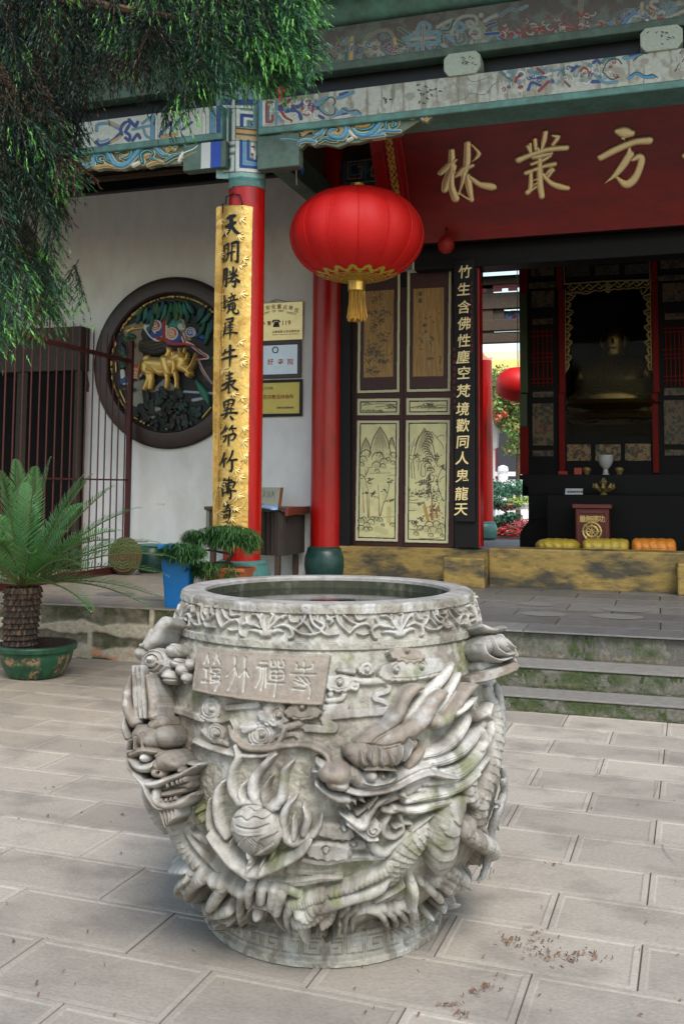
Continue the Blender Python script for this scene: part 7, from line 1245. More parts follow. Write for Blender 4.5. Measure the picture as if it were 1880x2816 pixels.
for pts in ([(180, 370), (250, 360)], [(210, 340), (215, 420)], [(170, 430), (250, 425)], [(180, 440), (240, 480)], [(240, 440), (180, 490)], [(170, 510), (240, 505)], [(285, 350), (340, 345)], [(300, 390), (360, 385)], [(320, 350), (320, 420)], [(280, 440), (350, 430)], [(330, 440), (280, 500)], [(320, 450), (370, 500)], [(385, 380), (460, 370)], [(400, 400), (400, 500)], [(455, 390), (450, 500), (430, 510)], [(420, 430), (440, 470)], [(500, 390), (560, 380)], [(530, 350), (525, 430)], [(490, 430), (565, 420)], [(530, 430), (480, 500)], [(535, 430), (565, 510)]): SGc.stroke([kt(*q) for q in pts], .62, mask=True, sm=False)
fz = (ca[2]-tz); nn_ = np.array([0, -fz, .07]); nn_ /= np.linalg.norm(nn_); SGc.build('lettering', pl_map((ca[0], 10.948, tz), nn_), m_vc, ct)
def sheetpx(pts, z, mt, name, label, cat, th=.004, grp=None):
    b = MB(); P_ = [pz_(x, y, z) for x, y in pts]; b.prism([tuple(q) for q in P_][::-1], (0, 0, -th)); o = b.build(name, mt); tag(o, label, cat, grp); return o
m_mag = mat('blue print paper', srgb(110, 160, 220), .35, var=.25, vscale=9, col2=srgb(200, 215, 235), stretch=(6, .6, 1), contrast=(.5, .65)); m_wht = mat('white paper', (.72, .72, .70), .7)
sheetpx([(0, 680), (135, 640), (655, 625), (640, 770), (480, 772), (195, 715)], tz+.016, m_mag, 'magazine', 'blue magazine lying at the front of the table', 'magazine', .013)
sheetpx([(60, 585), (680, 562), (660, 615), (60, 640)], tz+.044, mat('pale cover paper', srgb(170, 180, 215), .4, var=.2, vscale=10), 'magazine', 'pale magazine on the pile in front of the card sign', 'magazine', .025)
sheetpx([(780, 562), (1190, 575), (1120, 610), (880, 600)], tz+.012, m_wht, 'paper_sheet', 'white sheet lying on the red book', 'paper', .003)
sheetpx([(840, 600), (1040, 600), (930, 655), (770, 650)], tz+.006, mat('lilac paper', srgb(170, 168, 200), .7), 'paper_sheet', 'small lilac leaflet in front of the white sheet', 'paper', .004)
sheetpx([(960, 528), (1310, 552), (1340, 600), (800, 566)], tz+.008, mat('red cover', srgb(140, 30, 30), .6), 'book', 'thin red book lying at the back corner of the table', 'book', .006)
b = MB()
for k in range(5): q_ = onz(470+k*4.6, 1153, tz+.02); b.box(q_[0], q_[0]+.012, 10.53, 10.56, tz+.001, tz+.035)
tag(b.build('clip_rack', mat('pale metal', (.6, .6, .6), .4)), 'small pale comb-like rack at the left end of the table', 'rack')

# ================================================================ IRON FENCE, STORE FRONT
fx = -6.42
fe = thing('iron_fence', 'rusty red iron bar fence closing the left end of the veranda', 'fence', (fx, 10, T))
m_fe = mat('rusty red iron', srgb(72, 26, 22), .6, .1, var=.3, vscale=8, bump=.0008)
ft = onx(160, 838, fx)[2]; zr1 = onx(305, 826, fx)[2]; ztip = onx(305, 790, fx)[2]
b = MB(); b.box(fx-.015, fx+.015, 7.95, 11.14, zr1-.05, zr1); b.build('rail', m_fe, fe)
zlow = onx(290, 1100, fx)[2]; b = MB(); b.box(fx-.01, fx+.01, 7.95, 11.14, zlow-.015, zlow+.005); b.build('rail', m_fe, fe)
b = MB(); b.box(fx-.03, fx+.03, 7.95, 11.16, T+.001, T+.09); b.build('base_rail', m_fe, fe)
b = MB(); b.box(fx-.028, fx+.028, 11.08, 11.136, T+.091, zr1+.25); b.build('post', m_fe, fe)
for px_ in (300, 287, 271, 257, 241, 226, 210, 194, 178, 162, 144, 126, 107, 88, 68.6, 49, 30, 9, -12):
    y = onx(px_, 1000, fx)[1]; b = MB(); b.tube([(fx, y, T+.09), (fx, y, ztip+.0), (fx, y, ztip+.07)], [.009, .009, .002], 6); b.build('bar', m_fe, fe)
dk = thing('store_front', 'dark boarded shop-like opening with a stone lintel beyond the iron fence', 'boarded opening', (-8.2, 11.2, T))
xr = ony(188, 1000, 11.22)[0]; b = MB(); b.box(-11.6, xr, 11.16, 11.29, T, 3.55); b.build('board', mat('dark brown boarding', srgb(14, 12, 11), .8, spec=.15, var=.3, vscale=2, stretch=(6, 1, .4)), dk)
b = MB(); b.box(-11.6, xr+.04, 11.08, 11.29, 3.07, 3.65); b.build('lintel', mat('grey stone lintel', srgb(60, 54, 48), .85, var=.2, vscale=5), dk, bevel=.01)
for (x, w_) in ((xr-.95, .16), (xr-.06, .1), (xr-1.7, .14)): b = MB(); b.box(x, x+w_, 11.12, 11.159, T, 3.07); b.build('post', mat('olive brown post', srgb(44, 36, 22), .7, var=.3, vscale=5), dk)
a_ = Canvas(100, 215, 755, 900, 1.2, srgb(96, 88, 74), mask=False); a_.poly([(100, 770), (150, 770), (185, 800), (200, 850), (206, 880), (205, 900), (100, 900)], mask=True); a_.build('arch_stain', plane_map(11.297), m_pnt, dk)

# ================================================================ INSIDE THE HALL
YA = 14.2
k10, k11 = cv(1400, 680, .30612), cv(1400, 1060, .30612)
def xz(k, x, y, Y=YA): q_ = ony(*k(x, y), Y); return q_[0], q_[2]
al = thing('altar_shrine', 'dark carved altar shrine with red posts and gilded openwork round a Buddha niche', 'altar', (-.5, YA, T))
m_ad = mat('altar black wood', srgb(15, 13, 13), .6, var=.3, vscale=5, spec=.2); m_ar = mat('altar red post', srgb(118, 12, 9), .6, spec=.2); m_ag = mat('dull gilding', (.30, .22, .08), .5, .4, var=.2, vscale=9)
x0_ = xz(k10, 88, 600)[0]; xl1 = xz(k10, 160, 600)[0]
def bx_(name, k, xa, ya, xb, yb, Y0, Y1, m_, par=al, bev=.006, Yp=None):
    a, b_ = xz(k, xa, (ya+yb)/2, Yp or Y0), xz(k, xb, (ya+yb)/2, Yp or Y0); za, zb = xz(k, (xa+xb)/2, ya, Yp or Y0)[1], xz(k, (xa+xb)/2, yb, Yp or Y0)[1]
    b = MB(); b.box(a[0], b_[0], Y0, Y1, zb, za); return b.build(name, m_, par, bevel=bev)
gx0, gx1 = xz(k10, 497, 600)[0], xz(k10, 1285, 600)[0]; gz0, gz1 = xz(k11, 880, 450)[1], xz(k10, 880, 330)[1]
b = MB()                                       # carcass: four boxes leave the niche open
b.box(x0_+.02, gx0, YA+.02, YA+1.3, 1.45, 6.5); b.box(gx1, 5, YA+.02, YA+1.3, 1.45, 6.5); b.box(gx0, gx1, YA+.02, YA+1.3, gz1, 6.5); b.box(gx0, gx1, YA+.02, YA+1.3, 1.45, gz0); b.box(gx0, gx1, YA+1.2, YA+1.3, gz0, gz1)
b.build('carcass', m_ad, al)
for (xa, xb, ya, yb) in ((85, 158, 130, 415), (420, 472, 105, 375), (1268, 1325, 50, 325)): bx_('post', k10, xa, ya, xb, yb, YA-.04, YA+.02, m_ar)
bx_('post', k10, 440, 376, 497, 1307, YA-.04, YA+.02, m_ar); bx_('post', k10, 1280, 326, 1338, 1307, YA-.04, YA+.02, m_ar); bx_('post', k11, 441, 70, 497, 790, YA-.039, YA+.02, m_ar); bx_('post', k11, 1281, 70, 1337, 785, YA-.039, YA+.02, m_ar)
gp = bx_('board', k10, 90, 416, 158, 1307, YA-.035, YA+.02, mat('green couplet board', srgb(62, 76, 44), .5, var=.25, vscale=8)); bx_('board', k11, 92, 76, 155, 370, YA-.035, YA+.02, gp.data.materials[0]); bx_('post', k11, 92, 371, 168, 800, YA-.035, YA+.02, m_ar)
def tab(k, xa, ya, xb, yb, col=(96, 78, 52), fl=False):
    Yp = YA-.012; a, b_ = xz(k, xa, (ya+yb)/2, Yp), xz(k, xb, (ya+yb)/2, Yp); za, zb = xz(k, (xa+xb)/2, ya, Yp)[1], xz(k, (xa+xb)/2, yb, Yp)[1]
    c = sheet(a[0], b_[0], zb, za, Yp, .7, srgb(col)); c.H = .004*vnoise(c.X, c.Y, .4, int(xa)); c.C = mixc(c.C, srgb(44, 40, 32), np.clip((fbm(c.X, c.Y, .14, int(xa+ya))-.46)*6, 0, .9))
    if fl:
        for q_ in range(9): x_, y_ = random.gauss((xa+xb)/2, (xb-xa)*.2), random.gauss((ya+yb)/2, (yb-ya)*.2); c.stroke([k(x_, y_), k(x_+16, y_-8)], [2.4, 1.2], random.choice([srgb(130, 36, 28), srgb(130, 36, 28), srgb(44, 50, 36)]))
    return c.build('painted_panel', plane_map(Yp), m_vc, al)
for a in ((k10, 190, 145, 400, 260), (k10, 170, 312, 415, 370), (k10, 195, 390, 402, 540), (k10, 205, 640, 393, 694), (k11, 205, 55, 395, 108), (k11, 205, 160, 395, 540, (104, 86, 54), True), (k11, 205, 582, 395, 638), (k10, 1350, 70, 1568, 190), (k10, 1330, 250, 1568, 300), (k10, 1370, 320, 1568, 490), (k10, 1390, 590, 1568, 650), (k11, 1385, 20, 1568, 90), (k11, 1385, 130, 1568, 530), (k11, 1390, 575, 1568, 630), (k11, 512, 528, 730, 680, (130, 108, 66), True), (k11, 768, 528, 998, 676, (130, 108, 66), True), (k11, 1034, 522, 1268, 678, (130, 108, 66), True), (k10, 505, 160, 720, 262, (60, 50, 40)), (k10, 765, 158, 985, 250, (70, 58, 38)), (k10, 1030, 150, 1255, 240, (60, 50, 40))): tab(*a)
b = MB()
for xs_, ys_ in (((215, 250, 297, 335, 373), (760, 800, 955, 995, 1030, 1185, 1222)), ((1400, 1440, 1478, 1518, 1552), (730, 765, 920, 965, 1000, 1160, 1200))):
    for x in xs_: a, c_ = xz(k10, x, 735), xz(k10, x, 1250); b.box(a[0]-.006, a[0]+.006, YA-.02, YA+.02, c_[1], a[1])
    for y in ys_: a, c_ = xz(k10, xs_[0]-20, y), xz(k10, xs_[-1]+20, y); b.box(a[0], c_[0], YA-.018, YA+.018, a[1]-.006, a[1]+.006)
b.build('lattice', m_ar, al)
g2 = Canvas(*[min(k10(480, 0)[0], 9e9), k10(1300, 0)[0], k10(0, 60)[1], k10(0, 1140)[1]], .62, (.42, .30, .10), mask=False)
def ag(pts, w_): g2.stroke([k10(*p_) for p_ in pts], w_*.255, h=.012, mask=True)
ag([(490, 330), (880, 305), (1265, 292)], 9); ag([(500, 380), (505, 1120)], 7); ag([(1262, 330), (1272, 1100)], 7); ag([(485, 110), (880, 90), (1250, 72)], 8); ag([(1250, 80), (1262, 290)], 7); ag([(485, 110), (492, 320)], 6)
for k in range(9):
    x = 520+k*84; y = 365-k*6
    ag([(x, y), (x+24, y-20), (x+50, y+2), (x+36, y+26), (x+18, y+12)], 8); ag([(x+50, y+20), (x+80, y-10)], 8); ag([(x, y+40), (x+44, y+46), (x+84, y+30)], 7)
    ag([(x-10, 150-k*6), (x+20, 120-k*6), (x+50, 140-k*6), (x+70, 124-k*6)], 7)
for k in range(10):
    y = 420+k*68; s = 24 if k % 2 else 40
    for sx, x0q in ((1, 512), (-1, 1262)): w_ = 1-.045*k; ag([(x0q+4*sx, y), (x0q+s*sx*1.5*w_, y+20), (x0q+s*sx*w_, y+48), (x0q+6*sx, y+66)], 9); ag([(x0q+10*sx, y+40), (x0q+30*sx*w_, y+26)], 7)
ag([(520, 400), (580, 440), (600, 410), (680, 420), (740, 400)], 8); ag([(1180, 380), (1190, 420), (1240, 370)], 8); ag([(880, 350), (880, 390)], 24)
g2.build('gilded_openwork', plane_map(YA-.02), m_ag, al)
b = MB(); b.box(gx0, gx1, YA-.004, YA, gz0, gz1)
m_gl = bpy.data.materials.new('niche glass'); m_gl.use_nodes = True; N_ = m_gl.node_tree.nodes; Ln = m_gl.node_tree.links; tr_ = N_.new('ShaderNodeBsdfTransparent'); gl_ = N_.new('ShaderNodeBsdfGlossy'); gl_.inputs['Roughness'].default_value = .02; mx_ = N_.new('ShaderNodeMixShader'); fr_ = N_.new('ShaderNodeFresnel'); fr_.inputs[0].default_value = 1.1
Ln.new(fr_.outputs[0], mx_.inputs[0]); Ln.new(tr_.outputs[0], mx_.inputs[1]); Ln.new(gl_.outputs[0], mx_.inputs[2]); Ln.new(mx_.outputs[0], N_['Material Output'].inputs[0]); b.build('glass', m_gl, al)
# altar table, with its cusped left foot
at = thing('altar_table', 'long black altar table with a cusped outline in front of the shrine', 'altar table', (-.4, 13.6, T))
YT = 13.35; c = Canvas(k11(85, 0)[0], 1640, k11(0, 792)[1], k11(0, 1480)[1], .9, srgb(13, 12, 12), mask=False)
c.poly([k11(*p_) for p_ in [(85, 800), (90, 845), (118, 850), (140, 895), (170, 912), (168, 1050), (166, 1230), (150, 1240), (100, 1310), (92, 1370), (90, 1480), (1700, 1480), (1700, 800)]], mask=True)
c.H = .01*((np.abs((c.Y-k11(0, 980)[1])) < 2) | (np.abs(c.Y-k11(0, 1210)[1]) < 2)); c.build('front', plane_map(YT), mat('altar table wood', None, .55, vcol=True, spec=.2), at, thick=.5)
def stand(px_, k, x, y, Y): return ony(*k(x, y), Y)
tztop = ony(*k11(700, 800), YT)[2]
def prop(name, label, cat, k, x, y, prof, m_, Y=13.45, n=20, zb=None):
    q_ = ony(*k(x, y), Y); z = q_[2] if zb is None else zb; b = MB(); b.lathe([(r, z+h) for r, h in prof], q_[0], Y, n); o = b.build(name, m_, smooth=True, angle=40); tag(o, label, cat); return o
prop('offering_cup', 'white porcelain offering cup on the altar', 'cup', k11, 862, 792, [(.05, 0), (.035, .03), (.03, .07), (.075, .12), (.10, .18), (.105, .26), (.09, .262), (.085, .18)], mat('white porcelain', (.5, .5, .48), .25), 13.5, zb=tztop+.001)
b = MB(); q_ = ony(*k11(615, 792), 13.45); b.box(q_[0]-.05, q_[0]+.05, 13.42, 13.47, tztop+.001, tztop+.09); tag(b.build('incense_box', mat('orange box', srgb(170, 70, 44), .6), bevel=.004), 'small orange box on the altar', 'box')
b = MB(); q_ = ony(*k11(480, 795), 13.45); b.box(q_[0]-.06, q_[0]+.06, 13.42, 13.48, tztop+.001, tztop+.045); tag(b.build('incense_pack', mat('red pack', srgb(150, 40, 34), .6), bevel=.004), 'low red packet at the left end of the altar', 'packet')
for kx, lb_ in ((692, 'small brown offering bowl left of the white cup'), (985, 'small brown offering bowl right of the white cup')): prop('offering_bowl', lb_, 'bowl', k11, kx, 792, [(.03, 0), (.035, .02), (.06, .06), (.05, .09), (.02, .10)], m_ag, zb=tztop+.001)
ck = thing('white_card', 'white note card propped on the altar front', 'card', tuple(ony(*k11(580, 980), 13.2)))
sh_ = MB(); a_q, b_q = ony(*k11(502, 925), 13.1), ony(*k11(660, 980), 13.1)
lt_ = MB(); lt_.box(-1.35, 1.2, 12.75, 13.3, T+.002, b_q[2]-.001); t_ = thing('offering_table', 'low black offering table before the altar', 'table', (-.2, 13, T)); lt_.build('table', m_ad, t_, bevel=.01)
sh_.hexa([(a_q[0], 13.02, b_q[2]), (b_q[0], 13.02, b_q[2]), (b_q[0], 13.04, b_q[2]), (a_q[0], 13.04, b_q[2]), (a_q[0], 13.1, a_q[2]), (b_q[0], 13.1, a_q[2]), (b_q[0], 13.11, a_q[2]), (a_q[0], 13.11, a_q[2])]); sh_.build('card', mat('white card paper', (.7, .7, .7), .7), ck)
b = MB()
for k in range(7): a = ony(*k11(520+k*20, 958), 13.05); b.box(a[0], a[0]+.022, 13.045, 13.05, a[2]-.006, a[2]+.012)
b.build('lettering', m_blt, ck)
lo = thing('lotus_lamp', 'small gilt lotus lamp on the offering table', 'lamp', tuple(ony(*k11(845, 980), 13.0))); q_ = ony(*k11(845, 980), 13.0); zl = b_q[2]
b = MB(); b.lathe([(.05, zl), (.03, zl+.03), (.06, zl+.06), (.02, zl+.10), (.05, zl+.16), (.01, zl+.22)], q_[0], 13.0, 16); b.build('stem', m_ag, lo, smooth=True)
b = MB()
for k in range(8): a = k*math.pi/4; b.tube([(q_[0]+.05*math.cos(a), 13+.05*math.sin(a), zl+.05), (q_[0]+.12*math.cos(a), 13+.12*math.sin(a), zl+.10), (q_[0]+.13*math.cos(a), 13+.13*math.sin(a), zl+.15)], [.02, .03, .004], 6)
b.build('petals', m_ag, lo, smooth=True)
# donation box
db = thing('donation_box', 'red donation box with gold characters and a gilt wheel', 'donation box', tuple(ony(*k11(740, 1400), 12.2))); YD = 12.2
xa, xb = ony(*k11(590, 1250), YD)[0], ony(*k11(895, 1250), YD)[0]; zt = ony(*k11(740, 1105), YD)[2]; b = MB(); b.box(xa, xb, YD, YD+.4, T+.002, zt); b.build('box', mat('donation box red', srgb(92, 26, 24), .4, var=.12), db, bevel=.01)
b = MB(); b.box(xa-.03, xb+.03, YD-.03, YD+.43, zt+.001, zt+.05); b.box(xa+.02, xa+.05, YD-.015, YD, T+.02, zt-.03); b.box(xb-.05, xb-.02, YD-.015, YD, T+.02, zt-.03); b.box(xa+.051, xb-.051, YD-.015, YD, zt-.06, zt-.03); b.build('frame', mat('donation box frame', srgb(110, 40, 32), .4), db, bevel=.005)
for ch, x in zip('量無德功', (655, 712, 768, 828)): text('lettering', ch, m_goldp, db, ony(*k11(x, 1203), YD-.004), (1, 0, 0), (0, 0, 1), .085, .004, .01)
wc = ony(*k11(738, 1312), YD-.02); b = MB()
for r, h in ((.105, .014), (.065, .016)): b.tube([(wc[0]+r*math.cos(t), YD-.018, wc[2]+r*math.sin(t)) for t in np.linspace(0, 2*math.pi, 33)], h, 6)
for k in range(8): a = k*math.pi/4; b.tube([(wc[0], YD-.018, wc[2]), (wc[0]+.12*math.cos(a), YD-.018, wc[2]+.12*math.sin(a))], .008, 5)
b.build('wheel', m_goldp, db, smooth=True)
# kneeling cushions
m_cu = [mat('olive silk', srgb(178, 152, 48), .5, var=.15, vscale=6), mat('yellow olive silk', srgb(184, 158, 60), .5, var=.15, vscale=6), mat('orange silk', srgb(214, 132, 44), .5, var=.15, vscale=6)]
for i, (xa, xb, lab) in enumerate(((225, 650, 'olive yellow kneeling cushion, nearest the courtyard view'), (650, 1085, 'pale olive kneeling cushion in front of the donation box'), (1085, 1505, 'orange kneeling cushion at the right of the row'))):
    YQ = 11.75; a, b_ = ony(*k11(xa, 1440), YQ), ony(*k11(xb, 1440), YQ); zt = ony(*k11((xa+xb)/2, 1375), YQ)[2]; cx_, w_ = (a[0]+b_[0])/2, (b_[0]-a[0])/2-.01
    st_ = thing('cushion', lab, 'cushion', (cx_, YQ, .87), 'kneeling cushions in a row'); hh = (zt-.80)/2; zc_ = .80+hh
    c = Canvas(-1, 1, -math.pi, math.pi, .025)
    def fnc(X, Y, H, cx_=cx_, w_=w_, hh=hh, zc_=zc_, i=i):
        e = (1-np.abs(X)**12)**.35 if i else (1-np.abs(X)**4)**.55; wr = 1+.06*(fbm(X, np.cos(Y), 2.6, 40+i)-.5)+.025*np.sin(X*17+5*fbm(X, np.sin(Y), 2, i))
        return cx_+w_*X*1.0, YQ+.24*e*wr*np.sign(np.cos(Y))*np.abs(np.cos(Y))**.6, zc_+hh*e*wr*np.sign(np.sin(Y))*np.abs(np.sin(Y))**.8
    c.build('cover', fnc, m_cu[i], st_); 
    if i < 3: b = MB(); b.box(cx_-w_*.96, cx_+w_*.96, YQ-.25, YQ+.25, .66, .81); b.build('base_pad', mat('dark red cloth', srgb(96, 20, 20), .7), st_, bevel=.03)
b = MB(); b.box(-1.55, 1.6, 11.42, 12.08, T+.002, .659); tag(b.build('kneeling_bench', m_ad, bevel=.01), 'low dark bench carrying the kneeling cushions', 'bench')
# Buddha in the niche
bu = thing('buddha_statue', 'seated gilded Buddha figure in the dark glazed niche', 'statue', (0, YA+.6, gz0)); bxp = ony(*k10(930, 800), YA+.55)[0]
def zq(k, y): return ony(*k(930, y), YA+.55)[2]
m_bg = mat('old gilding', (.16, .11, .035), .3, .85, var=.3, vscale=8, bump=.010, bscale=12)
hd = zq(k10, 905); sh2 = zq(k10, 1040); lap = zq(k11, 130); bs = zq(k11, 320)
bm_ = bmesh.new(); sc_ = 1.0
vsx = [(0, lap-.02, .42), (0, (lap+sh2)/2, .40), (0, sh2-.12, .30), (0, sh2+.10, .11), (0, hd-.02, .15), (0, hd+.13, .205), (0, hd+.34, .12),
       (-.42, sh2-.10, .17), (-.52, (lap+sh2)/2-.05, .13), (-.18, lap+.08, .10), (.42, sh2-.10, .17), (.52, (lap+sh2)/2-.05, .13), (.18, lap+.08, .10), (-.62, lap-.12, .24), (-.15, lap-.22, .20), (.62, lap-.12, .24), (.15, lap-.22, .20)]
yy_ = [0, 0, 0, 0, 0, 0, 0, 0, -.05, -.30, 0, -.05, -.30, -.10, -.38, -.10, -.38]
V = [bm_.verts.new((bxp+x, YA+.55+dy, z)) for (x, z, r), dy in zip(vsx, yy_)]
for a, b_ in ((0, 1), (1, 2), (2, 3), (3, 4), (4, 5), (5, 6), (2, 7), (7, 8), (8, 9), (2, 10), (10, 11), (11, 12), (0, 13), (13, 14), (0, 15), (15, 16)): bm_.edges.new((V[a], V[b_]))
me = bpy.data.meshes.new('figure'); bm_.to_mesh(me); bm_.free(); ob = bpy.data.objects.new('figure', me); link(ob, bu); me.materials.append(m_bg)
sk_ = ob.modifiers.new('skin', 'SKIN')
for v, (x, z, r) in zip(me.skin_vertices[0].data, vsx): v.radius = (r, r*.85)
me.skin_vertices[0].data[0].use_root = True
su_ = ob.modifiers.new('sub', 'SUBSURF'); su_.levels = 2; su_.render_levels = 2; sk_.use_smooth_shade = True
b = MB()
for s in (-1, 1): b.tube([(bxp+s*.07, YA+.40, hd+.14), (bxp+s*.12, YA+.43, hd+.15)], .012, 6); b.tube([(bxp+s*.165, YA+.53, hd+.16), (bxp+s*.155, YA+.53, hd+.02)], [.026, .018], 8)
b.tube([(bxp, YA+.39, hd+.12), (bxp, YA+.35, hd+.04)], [.014, .028], 8); b.tube([(bxp-.05, YA+.40, hd-.02), (bxp+.05, YA+.40, hd-.02)], .013, 6); b.build('face_features', m_bg, bu, smooth=True)
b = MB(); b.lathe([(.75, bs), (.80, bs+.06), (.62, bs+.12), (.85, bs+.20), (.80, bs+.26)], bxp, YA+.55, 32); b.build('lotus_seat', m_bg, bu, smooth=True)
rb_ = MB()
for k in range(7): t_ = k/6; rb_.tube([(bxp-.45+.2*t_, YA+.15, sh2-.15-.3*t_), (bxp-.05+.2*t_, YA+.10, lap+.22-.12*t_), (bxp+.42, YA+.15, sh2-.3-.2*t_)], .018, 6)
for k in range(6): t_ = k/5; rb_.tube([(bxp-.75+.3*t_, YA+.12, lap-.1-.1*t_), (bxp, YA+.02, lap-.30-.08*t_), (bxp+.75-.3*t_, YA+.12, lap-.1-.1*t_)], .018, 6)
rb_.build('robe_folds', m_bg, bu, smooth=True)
# ================================================================ REAR PORTICO AND COURTYARD
YR = 20.9
rc2 = column(onz(1106, 1238, T)[0], YR, .215, T, 4.30, 'red column of the rear portico seen through the doorway, on a pale green drum', m_red, .30, m_dgreen)
k12, k13 = cv(1230, 700, .16176), cv(1230, 1060, .19576)
rp = thing('rear_portico', 'dark timber portico frame at the back of the hall', 'portico', (-3, YR, 4.3))
def zr(y): return ony(*k12(900, y), YR)[2]
for (ya, yb, nm_) in ((370, 520, 'beam'), (660, 930, 'beam'), (1115, 1300, 'beam'), (1352, 1505, 'beam')):
    b = MB(); b.box(-9, 9, YR-.1, YR+.1, zr(yb), zr(ya)); b.build(nm_, m_brown, rp, bevel=.01)
xw_ = ony(*k12(775, 700), YR)[0]; b = MB(); b.box(-9, xw_, YR-.06, YR+.06, zr(1352), zr(370)); b.box(xw_-.02, ony(*k12(960, 1000), YR)[0], YR-.02, YR+.02, zr(1115), zr(930)); b.box(xw_-.02, 9, YR-.02, YR+.02, zr(1352), zr(1320)); b.build('infill', m_brown, rp)
pk = mat('pink painted wood', srgb(150, 74, 70), .6, var=.15); b = MB(); b.box(-9, 9, YR-.06, YR, zr(580), zr(520))
for k in range(40): x = xw_+.04+k*.33-4; b.box(x, x+.2, YR-.07, YR-.061, zr(640), zr(575))
b.build('dentil', pk, rp)
b = MB(); b.box(-9, 9, YR-.45, YR-.4, zr(362), 7.2); b.build('ceiling_board', m_brown, rp); b = MB(); b.box(-9, 9, YR-.4, YR+.5, 7.2, 7.4); b.build('roof', m_brown, rp)
c = sheet(-4.4, -1.4, zr(360), zr(150), YR-.5, 1.0, srgb(190, 190, 175))
for pts, w_, col in (([(560, 180), (680, 310)], 4, ORG), ([(660, 205), (800, 205)], 7, ORG), ([(730, 275), (860, 275)], 6, ORG), ([(840, 210), (900, 185), (1000, 200)], 3, BL), ([(880, 260), (960, 300), (1040, 260)], 3, BL), ([(830, 235), (1040, 240)], 6, ORG), ([(1020, 190), (1120, 190)], 6, ORG), ([(1080, 270), (1180, 270)], 6, ORG), ([(540, 355), (1200, 345)], 6, srgb(80, 120, 130)), ([(545, 150), (1130, 130)], 3, RD)): c.stroke([k12(*p_) for p_ in pts], w_*.6, col)
c.build('painted_ceiling', plane_map(YR-.5), m_vc, rp)
c = sheet(-3.4, -2.0, zr(1112), zr(940), YR+.12, 1.0, srgb(150, 160, 200)); 
for pts, w_, col in (([(1000, 1040), (1060, 960)], 4, srgb(150, 200, 190)), ([(1040, 1030), (1110, 1020), (1100, 1090)], 4, srgb(90, 90, 170)), ([(1110, 970), (1120, 1010)], 6, srgb(170, 90, 100)), ([(1150, 960), (1200, 960)], 5, srgb(120, 140, 210)), ([(1140, 1080), (1150, 1040)], 5, RD), ([(1180, 1050), (1200, 1100)], 5, srgb(110, 150, 130))): c.stroke([k12(*p_) for p_ in pts], w_*.6, col)
c.build('painted_frieze', plane_map(YR+.12), m_vc, rp)
# lantern in the courtyard
q_ = ony(1187, 882, 20.2); r_ = 50/F*np.dot(q_-EYEP, _f); t = thing('red_lantern', 'red lantern hanging at the rear portico, half hidden by the altar', 'lantern', tuple(q_)); b = MB()
b.lathe([(r_*math.cos(a)**.85, r_*.80*math.sin(a)) for a in np.linspace(-1.45, 1.45, 18)], q_[0], q_[1], 36); b.v = [(x, y, z+q_[2]) for x, y, z in b.v]; b.build('silk_body', mat('bright red silk', srgb(215, 20, 16), .5), t, smooth=True)
b = MB(); b.lathe([(r_*.3, -r_*.88), (r_*.34, -r_*.78)], q_[0], q_[1], 20); b.v = [(x, y, z+q_[2]) for x, y, z in b.v]; b.build('fringe', m_gold, t); b = MB(); b.tube([(q_[0], q_[1], q_[2]+r_*.79), (q_[0], q_[1], 6.5)], .01, 5); b.build('cord', m_black, t)
# courtyard ground, far hall
m_cy = mat('pale courtyard paving', (.60, .58, .54), .8, var=.08); cg = MB(); cg.box(-40, 30, 27.05, 110, -.2, T-.03); struct(cg.build('courtyard', m_cy))
fb = thing('flower_bed', 'bed of bright red flowers behind the rear portico', 'flower bed', (-4, 25, T)); b = MB(); rr = random.Random(9); b.box(-9, 6, 21.25, 30, T-.1, T+.015); b.build('soil', mat('bed soil', (.12, .05, .03), .9), fb)
b = MB()
for k in range(5200):
    x, y = rr.uniform(-7.5, .5), rr.uniform(21.3, 29); z = T+.03+rr.uniform(0, .17); s = rr.uniform(.05, .10); a = rr.uniform(0, 3); dx, dy = s*math.cos(a), s*math.sin(a)
    cc = rr.choice([(.60, .02, .035), (.70, .06, .06), (.5, .015, .02), (.75, .25, .25), (.12, .14, .04)])
    b.add([(x-dx, y-dy, z), (x+dy, y-dx, z+.03), (x+dx, y+dy, z+.01), (x-dy, y+dx, z+.04)], [(0, 1, 2, 3)], cc)
o = b.build('flowers', mat('red petals', None, .7, vcol=True), fb); o['kind'] = 'stuff'
fh = thing('far_hall', 'far temple hall with a yellow tiled roof and dark red wall', 'hall', (-9, 46, T)); YF = 46
def zf(y): return ony(1160, y, YF)[2]
b = MB(); b.box(-16, 4, YF, YF+6, T, zf(880)); b.build('wall', mat('dark red wall', srgb(120, 40, 44), .8, var=.1), fh)
b = MB(); b.box(-16, 4, YF-1.2, YF, zf(880), zf(862)); b.build('eaves_frieze', mat('painted frieze', srgb(70, 110, 120), .6, var=.3, vscale=2, col2=srgb(180, 110, 70)), fh)
b = MB(); m_yt = mat('yellow glazed tile', (.75, .56, .12), .3, var=.12, vscale=3)
for k in range(60):
    x = -15+k*.42; b.tube([(x-.55, YF-1.6, zf(862)), (x+.35, YF+2.4, zf(815))], .15, 8)
b.hexa([(-16, YF-1.6, zf(862)-.05), (4, YF-1.6, zf(862)-.05), (4, YF+2.4, zf(815)-.05), (-16, YF+2.4, zf(815)-.05), (-16, YF-1.6, zf(862)+.04), (4, YF-1.6, zf(862)+.04), (4, YF+2.4, zf(815)+.04), (-16, YF+2.4, zf(815)+.04)]); b.build('roof', m_yt, fh, smooth=True)
